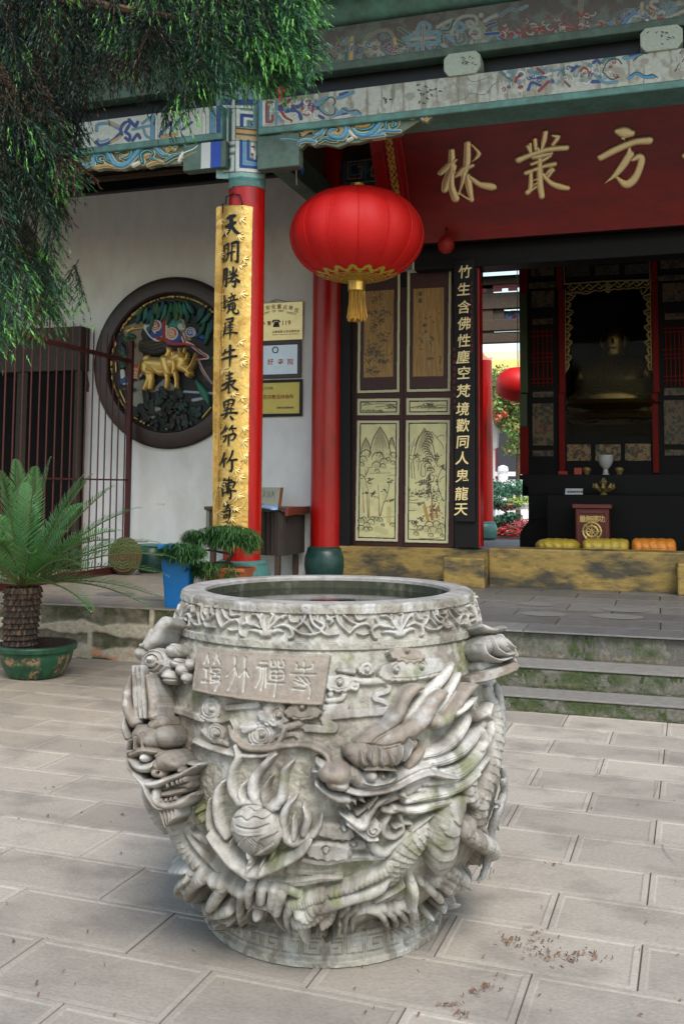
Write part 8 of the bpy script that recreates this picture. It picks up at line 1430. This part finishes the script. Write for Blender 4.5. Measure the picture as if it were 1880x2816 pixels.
b = MB(); b.box(-16, 4, YF+2.3, YF+2.7, zf(815), zf(790)); b.build('ridge', mat('ridge wall', (.72, .66, .55), .6, col2=(.5, .2, .15), vscale=1.4, contrast=(.5, .56)), fh)
b = MB(); x_ = ony(1150, 1020, YF)[0]; b.box(x_-.2, x_+.9, YF-.05, YF-.001, T, zf(960)); b.build('door', mat('dark doorway', (.03, .03, .035), .6), fh)
bl = thing('balustrade', 'white stone balustrade with a round-topped post before the far hall', 'balustrade', (-6, 38, T)); m_ws = mat('white stone', (.75, .74, .72), .7); Y2 = 38
def zb(y): return ony(1160, y, Y2)[2]
b = MB(); b.box(-14, 4, Y2, Y2+.25, zb(1092), zb(1082)); b.box(-14, 4, Y2, Y2+.25, T-.03, zb(1100)); b.build('rail', m_ws, bl)
for px_ in (1104, 1152, 1200, 1250): q_ = ony(px_, 1090, Y2-.1); b = MB(); b.lathe([(.19, T-.03), (.19, zb(1090)), (.12, zb(1087)), (.21, zb(1080)), (.19, zb(1071)), (.05, zb(1067))], q_[0], Y2-.02, 14); b.build('post', m_ws, bl, smooth=True)
q_ = ony(1131, 1005, 33); t = thing('garden_lamp', 'white garden lamp beside the red column in the courtyard', 'lamp', (q_[0], 33, T)); b = MB(); b.tube([(q_[0], 33, T-.03), (q_[0], 33, q_[2]-.35)], .05, 8); b.build('post', m_ws, t); b = MB(); b.lathe([(.05, q_[2]-.36), (.16, q_[2]-.3), (.2, q_[2]+.2), (.24, q_[2]+.22), (.05, q_[2]+.45), (.02, q_[2]+.6)], q_[0], 33, 8); b.build('lamp_head', m_ws, t)

# ================================================================ THINGS ON THE TERRACE AND PAVING
m_bin = mat('blue plastic', srgb(6, 118, 192), .32, var=.05, vscale=3)
bp = np.array(onz(382, 1394, T)); bi = thing('waste_bin', 'bright blue plastic waste bin at the edge of the terrace', 'bin', tuple(bp))
def rr_loop(w_, d_, r_, z, rot=.2, n=5):
    P_ = []
    for (sx, sy, a0) in ((1, 1, 0), (-1, 1, 90), (-1, -1, 180), (1, -1, 270)):
        for k in range(n+1):
            a = math.radians(a0+90*k/n); w_, d_ = w_*1.0, d_; x, y = sx*(w_-r_)+r_*math.cos(a), sy*(d_-r_)+r_*math.sin(a); P_.append((bp[0]+.05+x*math.cos(rot)-y*math.sin(rot), bp[1]+.13+x*math.sin(rot)+y*math.cos(rot), z))
    return P_
def loft(loops, b, cap0=True, cap1=True):
    m = len(loops[0]); b.add([v for l in loops for v in l], [(i*m+k, i*m+(k+1) % m, (i+1)*m+(k+1) % m, (i+1)*m+k) for i in range(len(loops)-1) for k in range(m)]+([tuple(range(m))[::-1]] if cap0 else [])+([tuple(range((len(loops)-1)*m, len(loops)*m))] if cap1 else []))
b = MB(); loft([rr_loop(.105, .085, .03, T+.002), rr_loop(.118, .096, .03, T+.18), rr_loop(.152, .125, .035, T+.53), rr_loop(.145, .118, .033, T+.53), rr_loop(.10, .08, .03, T+.03)], b); b.build('body', m_bin, bi, smooth=True, angle=50)
b = MB(); loft([rr_loop(.150, .123, .035, T+.505), rr_loop(.172, .145, .04, T+.515), rr_loop(.172, .145, .04, T+.545), rr_loop(.165, .138, .04, T+.553), rr_loop(.146, .119, .035, T+.551), rr_loop(.144, .117, .033, T+.53)], b, False, False); b.build('rim', m_bin, bi, smooth=True, angle=50)
# straw mat stood on edge, dark drum
sp_ = np.array(ony(292, 1276, 10.72)); rs = 43*pxm(10.72, 292); b = MB(); n_ = 56; pr = [(0.0, .055)]+[(rs*q, .055*(1-q**6)+.006*math.sin(q*40)) for q in np.linspace(.1, .98, 24)]+[(rs, 0)]; pr2 = pr+[(r, -h) for r, h in pr[::-1]]
vs = [(sp_[0]+r*math.cos(2*math.pi*k/n_), sp_[1]-.05-h+.10*(r*math.sin(2*math.pi*k/n_))*0-.15*0, T+rs+.004+r*math.sin(2*math.pi*k/n_)) for r, h in pr2 for k in range(n_)]
b.add(vs, [(i*n_+k, i*n_+(k+1) % n_, (i+1)*n_+(k+1) % n_, (i+1)*n_+k) for i in range(len(pr2)-1) for k in range(n_)]); o = b.build('straw_mat', mat('woven straw', srgb(88, 74, 44), .9, var=.35, vscale=26, bump=.004, bscale=90), smooth=True); tag(o, 'round woven straw cushion standing on edge by the iron fence', 'straw cushion')
q_ = np.array(onz(350, 1313, T)); t = thing('stone_stool', 'dark green drum stool between the straw cushion and the blue bin', 'stool', (q_[0], q_[1], T)); b = MB(); b.lathe([(.16, T+.002), (.21, T+.08), (.22, T+.2), (.19, T+.31), (.17, T+.33)], q_[0], q_[1], 28); b.build('drum', m_drum, t, smooth=True, angle=30); b = MB(); b.lathe([(.165, T+.331), (.185, T+.335), (.18, T+.355)], q_[0], q_[1], 28); b.build('seat', m_dgreen, t, smooth=True, angle=30)

m_leafv = lambda nm, rough, tr=.12: mat(nm, None, rough, vcol=True, spec=.45)
def tuft(b, P_, d, L_, wd, col, tipc, droop=.3, n=4):
    """one needle spray: a thin bent blade"""
    P_ = np.array(P_); d = np.array(d)/np.linalg.norm(d); s = np.cross(d, (0, 0, 1.)); s = s/(np.linalg.norm(s)+1e-9)*wd; vs, cs = [], []
    for i in range(n+1):
        t = i/n; p = P_+d*L_*t+np.array([0, 0, -droop*L_*t*t]); w_ = (1-t**2)*1.0+.12; vs += [tuple(p-s*w_), tuple(p+s*w_)]; cs += [tuple(np.array(col)*(1-t)+np.array(tipc)*t)]*2
    k = len(b.v); b.v += [tuple(map(float, v)) for v in vs]; b.c += cs; b.f += [(k+2*i, k+2*i+1, k+2*i+3, k+2*i+2) for i in range(n)]
# ---- bonsai
rr = random.Random(21); YBn = 8.12
def bpt(x, y, Y=YBn): return np.array(ony(x, y, Y))
bq = bpt(500, 1320); bo = thing('bonsai', 'small potted conifer with layered drooping pads beside the blue bin', 'bonsai', (bq[0]+.1, YBn, T))
b = MB(); x0, x1 = bpt(432, 1330)[0], bpt(470, 1330)[0]; b.box(x0, x0+.62, YBn-.12, YBn+.22, T+.001, T+.14); tag(b.build('stone_block', mat('grey block', srgb(128, 122, 112), .8, var=.2, vscale=8, bump=.003), bevel=.01), 'grey stone block under the bonsai pot', 'stone block')
xa, xb = bpt(478, 1320)[0], bpt(566, 1320)[0]; b = MB(); zt = bpt(530, 1303)[2]; zb_ = T+.142
b.hexa([(xa+.03, YBn-.05, zb_), (xb-.03, YBn-.05, zb_), (xb-.03, YBn+.15, zb_), (xa+.03, YBn+.15, zb_), (xa, YBn-.08, zt), (xb, YBn-.08, zt), (xb, YBn+.18, zt), (xa, YBn+.18, zt)]); b.box(xa-.012, xb+.012, YBn-.092, YBn-.07, zt-.03, zt+.004); b.box(xa-.012, xb+.012, YBn+.17, YBn+.192, zt-.03, zt+.004); b.build('pot', mat('terracotta', srgb(176, 96, 56), .8, var=.15, vscale=6), bo, bevel=.005)
b = MB(); tr = [bpt(527, 1305), bpt(520, 1290, YBn+.02), bpt(535, 1272, YBn), bpt(515, 1250, YBn+.03), bpt(520, 1225, YBn)]; b.tube([tuple(p_) for p_ in tr], [.028, .024, .02, .016, .008], 8)
for e in ((bpt(430, 1262), 2), (bpt(580, 1232), 3), (bpt(470, 1300), 1), (bpt(450, 1225), 3), (bpt(545, 1305, YBn-.05), 1)): b.tube([tuple(tr[e[1]]), tuple((tr[e[1]]+e[0])/2+np.array([0, 0, .02])), tuple(e[0])], [.014, .010, .005], 6)
b.build('trunk', mat('bark', srgb(74, 58, 44), .9, var=.3, vscale=20, bump=.004), bo, smooth=True)
pads = [((420, 470), (1215, 1245), 46), ((440, 594), (1204, 1252), 150), ((480, 560), (1205, 1232), 60), ((362, 470), (1244, 1284), 110), ((430, 500), (1285, 1318), 60), ((450, 552), (1292, 1326), 60), ((560, 592), (1225, 1262), 30)]
for (xs, ys, n_) in pads:
    b = MB(); cx_, cy_ = sum(xs)/2, sum(ys)/2
    for k in range(n_*5):
        a, r_ = rr.uniform(0, 6.28), math.sqrt(rr.random()); P_ = bpt(cx_+(xs[1]-xs[0])/2*r_*math.cos(a), cy_+(ys[1]-ys[0])/2*r_*math.sin(a), YBn+rr.uniform(-.14, .16)-(.26 if xs[0] < 380 else 0)); g = rr.uniform(.7, 1.3)
        for q in range(5):
            dd = (math.cos(a)*.9+rr.gauss(0, .4), rr.gauss(-.2, .6), rr.uniform(-.5, .5)); tuft(b, P_, dd, rr.uniform(.035, .075), .0028, (.012*g, .05*g, .012*g), rr.choice([(.05*g, .17*g, .03*g), (.09*g, .24*g, .05*g), (.03*g, .10*g, .03*g)]), .7, 3)
    b.build('foliage_pad', m_leafv('bonsai needles', .45) if 'bonsai needles' not in bpy.data.materials else bpy.data.materials['bonsai needles'], bo)
# ---- cycad in a green pot
cx0, cy0 = onz(62, 1556, 0)[:2]; cy0 += .12
cyc = thing('potted_cycad', 'cycad palm with stiff feathery fronds in a worn green pot at the left edge', 'potted palm', (cx0, cy0, 0))
zr_ = ony(62, 1474, cy0)[2]; rp_ = 88*pxm(cy0, 62)
c = Canvas(0, 2*math.pi, 0, 1, .02); pf_ = np.array([(0, .60), (.02, .66), (.15, .74), (.45, .87), (.78, .93), (.8, .95), (.82, 1.0), (.97, 1.02), (1, .99)])
nz = np.clip((fbm(c.X*1.2, c.Y*1.6, 2.2, 4)-.5)*9, 0, 1)*(c.Y < .72)*(vnoise(c.X, c.Y, 22, 7) > .38); c.C = mixc(np.ones(c.X.shape+(3,))*np.array(srgb(34, 84, 58)), srgb(165, 125, 92), nz*.85); c.C = mixc(c.C, srgb(26, 60, 44), np.clip((fbm(c.X, c.Y, 6, 14)-.5)*4, 0, .8))
def fpot(X, Y, H): r = rp_*np.interp(Y, pf_[:, 0], pf_[:, 1]); return cx0+r*np.cos(X), cy0+r*np.sin(X), .003+Y*zr_
c.build('pot', fpot, mat('worn green glaze', None, .4, vcol=True, bump=.001), cyc)
b = MB(); n_ = 40; vs = [(cx0+r*math.cos(2*math.pi*k/n_), cy0+r*math.sin(2*math.pi*k/n_), z) for r, z in ((rp_*.99, zr_), (rp_*.88, zr_+.002), (rp_*.84, zr_-.07), (.02, zr_-.06)) for k in range(n_)]; b.add(vs, [(i*n_+k, i*n_+(k+1) % n_, (i+1)*n_+(k+1) % n_, (i+1)*n_+k) for i in range(3) for k in range(n_)]); b.build('soil', mat('pot soil', srgb(58, 44, 34), .95, var=.3, vscale=14, bump=.006), cyc, smooth=True)
tx_, ty_ = ony(47, 1420, cy0)[0], cy0; zt_ = ony(47, 1345, cy0)[2]; rt_ = 37*pxm(cy0, 47)
c = Canvas(0, 2*math.pi*1.0, 0, 1, .012); u_, v_ = c.X/(2*math.pi)*18, c.Y*11; row = np.floor(v_); fx_ = (u_+.5*(row % 2)) % 1-.5; fy_ = v_ % 1
c.H = .030*(1-fy_)*(np.abs(fx_) < .5-.34*fy_)+.012*fbm(c.X, c.Y*3, 9, 3); c.C = np.ones(c.X.shape+(3,))*np.array(srgb(66, 54, 46))*(.6+.8*vnoise(c.X*3, c.Y*12, 3, 5))[..., None]; c.C = mixc(c.C, srgb(120, 92, 70), np.clip((vnoise(c.X, c.Y, 9, 9)-.62)*6, 0, .7))
def ftr(X, Y, H): r = rt_*(.86+.16*Y)+H*.8; return tx_+r*np.cos(X)+.02*Y, ty_+r*np.sin(X), zr_-.07+Y*(zt_-zr_+.07)
c.build('trunk', ftr, mat('cycad bark', None, .95, vcol=True, bump=.004, bscale=60), cyc)
m_cy_ = m_leafv('cycad leaf', .30); m_cy_.node_tree.nodes['Principled BSDF'].inputs['Specular IOR Level'].default_value = .6
crown = np.array([tx_+.02, ty_, zt_+.02])
def frond(az, el, L_, droop, lift=1):
    b = MB(); d = np.array([math.cos(az)*math.cos(el), math.sin(az)*math.cos(el), math.sin(el)]); n = 46; pts = []
    for i in range(n+1): t = i/n; pts.append(crown+np.array([d[0]*.05, d[1]*.05, 0])+d*L_*t+np.array([0, 0, -droop*L_*t**2.2]))
    pts = np.array(pts); g = rr.uniform(.8, 1.2); b.tube([tuple(p_) for p_ in pts[::6]], [.009*(1-.8*k/11) for k in range(len(pts[::6]))], 5, c=(.10*g, .13*g, .035*g))
    for i in range(4, n+1):
        for half in (0,):
            t = min(1, (i+half)/n); p_ = pts[min(i, n)]*(1-half)+pts[min(i+1, n)]*half; tg = pts[min(i+1, n)]-pts[i-1]; tg = tg/np.linalg.norm(tg); sd_ = np.cross(tg, (0, 0, 1)); sd_ /= np.linalg.norm(sd_)+1e-9; up = np.cross(sd_, tg)
            ll = .21*math.sin(math.pi*min(1, .10+.9*t)**.8)**.6*(1-.35*t)+.02
            for s in (-1, 1):
                dd = sd_*s*.80+tg*(.42+.4*t)+up*.36; dd = dd+np.array([rr.gauss(0, .04), rr.gauss(0, .04), rr.gauss(0, .05)]); dd /= np.linalg.norm(dd); wv = np.cross(dd, up); wv = wv/(np.linalg.norm(wv)+1e-9)*.0052
                a0 = p_; a1 = p_+dd*ll*.55; a2 = p_+dd*ll-up*.012; cb0 = (.045*g, .15*g, .035*g); cb1 = (.085*g, .25*g, .065*g); k = len(b.v)
                b.v += [tuple(map(float, v)) for v in (a0-wv*.6, a0+wv*.6, a1-wv, a1+wv, a2)]; b.c += [cb0, cb0, cb1, cb1, (.20*g, .38*g, .14*g)]; b.f += [(k, k+1, k+3, k+2), (k+2, k+3, k+4)]
    b.build('frond', m_cy_, cyc)
toR = math.atan2(_r[1], _r[0])
for (az, el, L_, dr) in ((.05, .42, 1.10, .34), (-.25, .30, 1.08, .30), (.30, .52, 1.05, .34), (.12, .72, 1.08, .28), (-.1, .86, 1.05, .22), (.4, 1.05, 1.0, .2), (-.5, .6, 1.0, .35), (-.8, .5, .95, .42), (-1.2, .62, .9, .4), (-1.57, .7, .85, .4), (-1.9, .55, .95, .4), (-2.3, .6, 1.0, .4), (-2.8, .5, 1.05, .38), (3.1, .6, 1.05, .3), (2.9, .85, 1.0, .25), (2.6, .5, 1.05, .36), (2.2, .7, 1.0, .3), (1.9, .95, 1.0, .22), (1.5, .6, 1.0, .35), (1.2, .8, 1.0, .28), (.9, .6, 1.05, .35), (.65, .45, 1.1, .36), (-.35, .12, .95, .30), (.1, .10, .9, .28), (-.75, .15, .8, .35), (-2.6, .15, .9, .35), (.5, 1.25, .95, .1), (-1.0, 1.2, .9, .12), (2.4, 1.25, .95, .12), (-2.0, 1.15, .9, .14), (-.05, 1.0, 1.02, .2), (3.0, .2, .95, .34)): frond(toR+az, el*1.10+.04, L_*1.24, dr*.95)
# ---- hanging conifer at the top left
ct_ = thing('conifer_tree', 'drooping conifer whose dark sprays hang in at the top left', 'tree', (-6.2, 4.6, 0))
m_bk = mat('conifer bark', srgb(84, 60, 44), .95, var=.3, vscale=8, bump=.01, stretch=(1, 1, .3)); b = MB(); b.tube([(-6.2, 4.6, -.01), (-6.15, 4.65, 2), (-6.1, 4.6, 5), (-6.2, 4.55, 9)], [.30, .24, .19, .10], 14); b.build('trunk', m_bk, ct_, smooth=True)
def at(x, y, Y): return np.array(ony(x, y, Y))
boughs = [[(-6.1, 4.6, 6.0), at(-60, -190, 5.0), at(250, -150, 5.1), at(520, -90, 5.2), at(690, -40, 5.2)], [(-6.1, 4.6, 5.6), at(-100, -40, 4.8), at(150, 0, 4.9), at(400, 40, 5.0)], [(-6.12, 4.62, 4.6), at(-120, 180, 4.8), at(20, 240, 4.9), at(110, 320, 5.0)], [(-6.14, 4.62, 3.6), at(-130, 470, 4.9), at(-20, 520, 5.0), at(60, 590, 5.0)], [(-6.1, 4.6, 6.4), at(100, -260, 5.6), at(400, -180, 5.7), at(640, -120, 5.6)]]
for bgh in boughs: b = MB(); b.tube([tuple(p_) for p_ in bgh], [.07, .05, .035, .022, .01][:len(bgh)], 8); b.build('limb', m_bk, ct_, smooth=True)
zones = [([(-40, -60), (735, -60), (745, 20), (720, 100), (660, 185), (560, 200), (470, 250), (430, 330), (370, 290), (300, 200), (215, 235), (160, 280), (110, 330), (-40, 340)], 250, .42, .5), ([(-40, 250), (130, 250), (185, 330), (200, 400), (165, 470), (135, 560), (60, 590), (-40, 600)], 105, .42, .5), ([(-40, 540), (80, 560), (140, 640), (170, 720), (110, 770), (30, 830), (-40, 820)], 80, .42, .8), ([(560, -40), (745, -40), (762, 40), (735, 130), (700, 205), (640, 205), (560, 225), (500, 210)], 105, .36, .9), ([(120, 300), (200, 330), (210, 420), (150, 520), (100, 500)], 22, .36, .5)]
def inpoly(P_, x, y):
    r_ = False; j = len(P_)-1
    for i in range(len(P_)):
        if ((P_[i][1] > y) != (P_[j][1] > y)) and x < (P_[j][0]-P_[i][0])*(y-P_[i][1])/(P_[j][1]-P_[i][1]+1e-9)+P_[i][0]: r_ = not r_
        j = i
    return r_
m_con = m_leafv('conifer needles', .5); m_con.node_tree.nodes['Principled BSDF'].inputs['Specular IOR Level'].default_value = .3
def shoot(b, pts, c0, c1, fresh, wd=.021):
    pts = np.array(pts); n = len(pts)-1; lt = np.array(fresh)
    for i in range(n):
        p, q = pts[i], pts[i+1]; ax = (q-p)/(np.linalg.norm(q-p)+1e-9); e1 = np.cross(ax, (_f[0], _f[1], .2)); e1 /= np.linalg.norm(e1)+1e-9; e2 = np.cross(ax, e1); t = (i+.5)/n
        cc = np.array(c0)*(1-t)+np.array(c1)*t
        if t > .72: cc = cc*(1-(t-.72)/.28)+lt*(t-.72)/.28
        for k in range(6):
            a = rr.uniform(0, 6.28); sv = e1*math.cos(a)+e2*math.sin(a); ba = p+(q-p)*rr.random(); ti = ba+ax*rr.uniform(.022, .036)+sv*wd*rr.uniform(.6, 1.25)*(1-.40*t); wv = np.cross(ax, sv)*.0034; k0 = len(b.v)
            b.v += [tuple(ba-wv), tuple(ba+wv), tuple(ti)]; g_ = rr.uniform(.75, 1.25); b.c += [tuple(cc*g_)]*2+[tuple(cc*g_*1.25)]; b.f.append((k0, k0+1, k0+2))
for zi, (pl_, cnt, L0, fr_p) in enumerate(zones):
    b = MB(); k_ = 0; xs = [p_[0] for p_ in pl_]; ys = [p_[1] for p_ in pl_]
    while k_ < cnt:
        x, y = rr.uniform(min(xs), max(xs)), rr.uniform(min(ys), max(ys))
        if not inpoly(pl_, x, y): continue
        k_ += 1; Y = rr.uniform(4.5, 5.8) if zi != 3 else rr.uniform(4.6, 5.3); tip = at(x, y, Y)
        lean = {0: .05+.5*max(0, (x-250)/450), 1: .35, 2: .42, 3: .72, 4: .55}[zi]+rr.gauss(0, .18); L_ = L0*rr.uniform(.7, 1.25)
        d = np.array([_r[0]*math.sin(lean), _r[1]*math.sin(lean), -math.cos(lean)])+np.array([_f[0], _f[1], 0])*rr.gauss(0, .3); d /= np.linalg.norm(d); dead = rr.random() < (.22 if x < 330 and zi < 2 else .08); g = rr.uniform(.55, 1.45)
        br_ = (.45+.5*max(0, min(1, (x-250)/350))) if zi in (0, 1) else (2.3 if zi == 3 else 1.5)  # canopy shade painted into needle colour: darker at left, brighter at right
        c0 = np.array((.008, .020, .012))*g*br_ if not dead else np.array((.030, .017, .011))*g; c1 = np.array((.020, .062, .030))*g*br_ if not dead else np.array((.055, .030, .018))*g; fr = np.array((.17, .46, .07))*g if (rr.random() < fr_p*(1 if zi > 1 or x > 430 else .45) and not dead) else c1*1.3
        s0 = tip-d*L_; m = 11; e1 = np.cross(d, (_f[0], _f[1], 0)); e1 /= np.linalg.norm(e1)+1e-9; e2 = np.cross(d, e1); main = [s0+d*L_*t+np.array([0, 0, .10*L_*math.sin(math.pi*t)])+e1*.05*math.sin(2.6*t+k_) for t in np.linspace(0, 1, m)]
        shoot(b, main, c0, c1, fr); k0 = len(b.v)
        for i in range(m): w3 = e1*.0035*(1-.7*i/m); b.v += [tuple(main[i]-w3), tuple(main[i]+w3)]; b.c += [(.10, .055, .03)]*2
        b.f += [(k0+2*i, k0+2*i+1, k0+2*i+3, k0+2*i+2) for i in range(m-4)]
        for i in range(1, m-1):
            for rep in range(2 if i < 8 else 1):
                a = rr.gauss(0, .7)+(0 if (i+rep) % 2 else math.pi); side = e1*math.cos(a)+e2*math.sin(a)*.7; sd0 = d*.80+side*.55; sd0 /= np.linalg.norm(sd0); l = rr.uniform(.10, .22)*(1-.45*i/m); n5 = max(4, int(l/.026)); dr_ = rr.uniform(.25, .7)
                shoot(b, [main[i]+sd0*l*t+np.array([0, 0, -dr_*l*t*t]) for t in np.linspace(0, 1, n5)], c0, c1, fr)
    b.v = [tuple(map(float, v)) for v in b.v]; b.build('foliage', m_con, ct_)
t = thing('ribbon_ornament', 'small red ribbon with two green leaves tied above the white beam', 'ornament', tuple(ony(650, 212, 8.45)))
b = MB(); b.add([tuple(ony(x, y, 8.44)) for x, y in ((638, 200), (650, 196), (648, 226), (640, 232))], [(0, 1, 2, 3)]); b.add([tuple(ony(x, y, 8.41)) for x, y in ((634, 208), (660, 202), (655, 214), (640, 216))], [(0, 1, 2, 3)]); o = b.build('ribbon', m_silk, t); s__ = o.modifiers.new('s', 'SOLIDIFY'); s__.thickness = .004
b = MB()
for (x, y, x2, y2) in ((652, 212, 674, 200), (650, 214, 668, 216)): b.add([tuple(ony(*p_, 8.41)) for p_ in ((x, y), ((x+x2)/2, (y+y2)/2-5), (x2, y2), ((x+x2)/2, (y+y2)/2+5))], [(0, 1, 2, 3)])
o = b.build('leaves', mat('green leaf', (.08, .25, .03), .5), t); s__ = o.modifiers.new('s', 'SOLIDIFY'); s__.thickness = .003
# ---- fallen conifer bits on the paving
b = MB()
def litter(x, y, sx, sy, n_):
    for k in range(n_):
        p_ = onz(x+rr.gauss(0, sx), y+rr.gauss(0, sy), .004); a = rr.uniform(0, 3.14); l = rr.uniform(.004, .010); dx, dy = l*math.cos(a), l*math.sin(a); w_ = rr.uniform(.001, .0028); z = rr.uniform(.0, .006)
        b.add([(p_[0]-dx, p_[1]-dy, .004), (p_[0]-dy/l*w_, p_[1]+dx/l*w_, .007+z), (p_[0]+dx, p_[1]+dy, .005+z), (p_[0]+dy/l*w_, p_[1]-dx/l*w_, .004)], [(0, 1, 2, 3)], rr.choice([(.17, .09, .055), (.14, .075, .05), (.2, .12, .07), (.1, .065, .045)]))
s7 = lambda x, y: ((1180+x*.4464)*.834043, (1780+y*.4464)*.834043)
for (x, y, sx, sy, n_) in ((500, 1810, 34, 12, 110), (640, 1830, 60, 16, 120), (660, 1760, 14, 6, 26), (740, 1880, 36, 14, 90), (860, 1910, 30, 14, 100), (990, 1905, 36, 16, 110), (600, 1895, 12, 6, 14), (740, 1920, 20, 6, 30), (790, 1975, 24, 4, 26), (270, 2120, 26, 12, 80), (370, 2090, 26, 12, 70), (450, 2020, 14, 6, 14), (130, 2195, 40, 5, 60), (200, 2265, 26, 10, 60), (760, 1335, 34, 6, 30), (620, 1730, 30, 4, 16), (1130, 1915, 8, 5, 8), (235, 1810, 4, 3, 4), (985, 1825, 4, 3, 3), (1550, 1855, 4, 3, 3), (450, 1600, 4, 3, 2)): litter(*s7(x, y), sx*.45, sy*.45, int(n_*.22))
for k in range(70): litter(rr.uniform(0, 1568), rr.uniform(1700, 2340), 2, 1, 1)
s8 = lambda x, y: ((x*.4409)*.834043, (1780+y*.4409)*.834043)
for (x, y, n_) in ((765, 1045, 6), (335, 875, 5), (280, 878, 3), (90, 690, 2), (755, 1285, 4), (510, 1028, 3), (85, 1835, 4), (300, 1055, 2)): litter(*s8(x, y), 3, 1, n_)
o = b.build('leaf_litter', mat('dry litter', None, .95, vcol=True)); tag(o, 'scattered dry brown conifer bits on the paving', 'leaf litter', kind='stuff')
# ---- courtyard planting
def leafball(b, c_, r_, n_, s_, cols):
    for k in range(n_):
        v = np.array([rr.gauss(0, 1), rr.gauss(0, 1), rr.gauss(0, 1)]); v /= np.linalg.norm(v); p_ = np.array(c_)+v*np.array(r_)*rr.uniform(.55, 1.05); a = np.array([rr.gauss(0, 1), rr.gauss(0, 1), rr.gauss(0, 1)]); a /= np.linalg.norm(a); e = np.cross(a, v); e = e/(np.linalg.norm(e)+1e-9)*s_*.6; a = a*s_
        b.add([tuple(p_-a), tuple(p_+e), tuple(p_+a), tuple(p_-e)], [(0, 1, 2, 3)], rr.choice(cols))
gr1 = [(.10, .22, .04), (.16, .30, .06), (.22, .34, .08), (.08, .16, .04), (.35, .2, .05)]; gr2 = [(.04, .16, .09), (.07, .22, .12), (.03, .11, .06)]; gr3 = [(.12, .28, .04), (.2, .36, .06), (.5, .42, .05)]
m_lv = m_leafv('courtyard leaves', .5)
t = thing('garden_tree', 'light green tree with fine leaves before the far hall', 'tree', (-7.6, 33, T)); q0 = np.array(ony(1186, 1090, 33)); b = MB(); b.tube([(q0[0], 33, T-.03), tuple(ony(1187, 1010, 33)), tuple(ony(1178, 950, 33)), tuple(ony(1165, 900, 33))], [.09, .07, .05, .03], 8); b.tube([tuple(ony(1183, 990, 33)), tuple(ony(1155, 950, 33.3)), tuple(ony(1132, 930, 33.2))], [.05, .035, .015], 6); b.build('trunk', m_bk, t, smooth=True)
b = MB()
for (x, y, rx, n_) in ((1150, 905, .55, 500), (1180, 890, .5, 400), (1135, 940, .45, 380), (1165, 940, .5, 420), (1190, 950, .5, 400), (1145, 970, .4, 260), (1180, 985, .45, 260), (1205, 920, .6, 400), (1125, 910, .4, 240), (1175, 1030, .35, 160), (1192, 1010, .4, 180), (1150, 870, .5, 260)): leafball(b, ony(x, y, 33+rr.uniform(-.6, .6)), (rx, .6, rx), n_, .07, gr1)
b.build('crown', m_lv, t)
b = MB()
for k in range(7): leafball(b, ony(1142+rr.gauss(0, 5), 952+rr.gauss(0, 6), 32.2), (.14, .14, .10), 30, .06, [(.6, .12, .06), (.55, .25, .1)])
b.build('blossom', m_lv, t)
tc_ = mat('orange clay pot', srgb(214, 130, 70), .8); wp_ = mat('white pot', (.7, .68, .62), .7)
def potted(x, y, Y, s_, mtp, balls, lab, cols, trunk=True):
    t = thing('potted_tree', lab, 'potted tree', tuple(ony(x, y, Y)), 'potted trees in the rear courtyard'); q_ = ony(x, y, Y); zt__ = q_[2]+s_*.7; b = MB(); b.lathe([(s_*.7, q_[2]), (s_, zt__-.05), (s_*1.1, zt__-.04), (s_*1.1, zt__), (s_*.9, zt__-.01)], q_[0], Y, 16); b.build('pot', mtp, t, smooth=True, angle=30)
    b = MB(); f_ = [np.array(ony(bx, by, Y)) for bx, by, *_ in balls]; pth = [(q_[0], Y, zt__-.02)]+[tuple(p_) for p_ in sorted(f_, key=lambda v: v[2])]; b.tube(pth, [.05]+[.03]*(len(pth)-1), 6); b.build('trunk', m_bk, t, smooth=True)
    b = MB()
    for (bx, by, rx, rz, n_) in balls: leafball(b, ony(bx, by, Y), (rx, rx*.8, rz), n_, .045, cols)
    b.build('foliage', m_lv, t)
potted(1134, 1228, 22.6, .22, tc_, [(1150, 1192, .30, .10, 260), (1172, 1184, .26, .09, 220), (1138, 1200, .2, .09, 140), (1128, 1150, .25, .11, 200)], 'bonsai with a low leaning pad in an orange clay pot', gr2)
potted(1186, 1168, 31.5, .26, wp_, [(1178, 1117, .50, .26, 420), (1196, 1125, .4, .2, 260), (1165, 1132, .35, .18, 200)], 'round-headed bonsai in a white pot behind the flower bed', gr2)
potted(1150, 1165, 32.5, .26, tc_, [(1140, 1118, .5, .22, 380), (1130, 1135, .42, .2, 260), (1155, 1128, .4, .18, 240), (1128, 1108, .35, .15, 160)], 'blue green bonsai with spread pads beside the red column', gr2)
potted(1206, 1168, 31.0, .28, wp_, [(1200, 1152, .4, .22, 260), (1215, 1148, .35, .2, 200)], 'bright leafy shrub in a white pot nearest the altar', gr3)
potted(1166, 1172, 30.6, .22, wp_, [(1160, 1158, .40, .16, 220), (1176, 1154, .35, .16, 200)], 'yellow green flowering shrub low between the bonsai pots', gr3)
potted(1161, 1166, 28.4, .2, tc_, [(1160, 1160, .40, .13, 300), (1150, 1163, .3, .1, 160)], 'dark flat-topped bonsai low in front of the white pots', [(.015, .05, .03), (.03, .08, .05)])
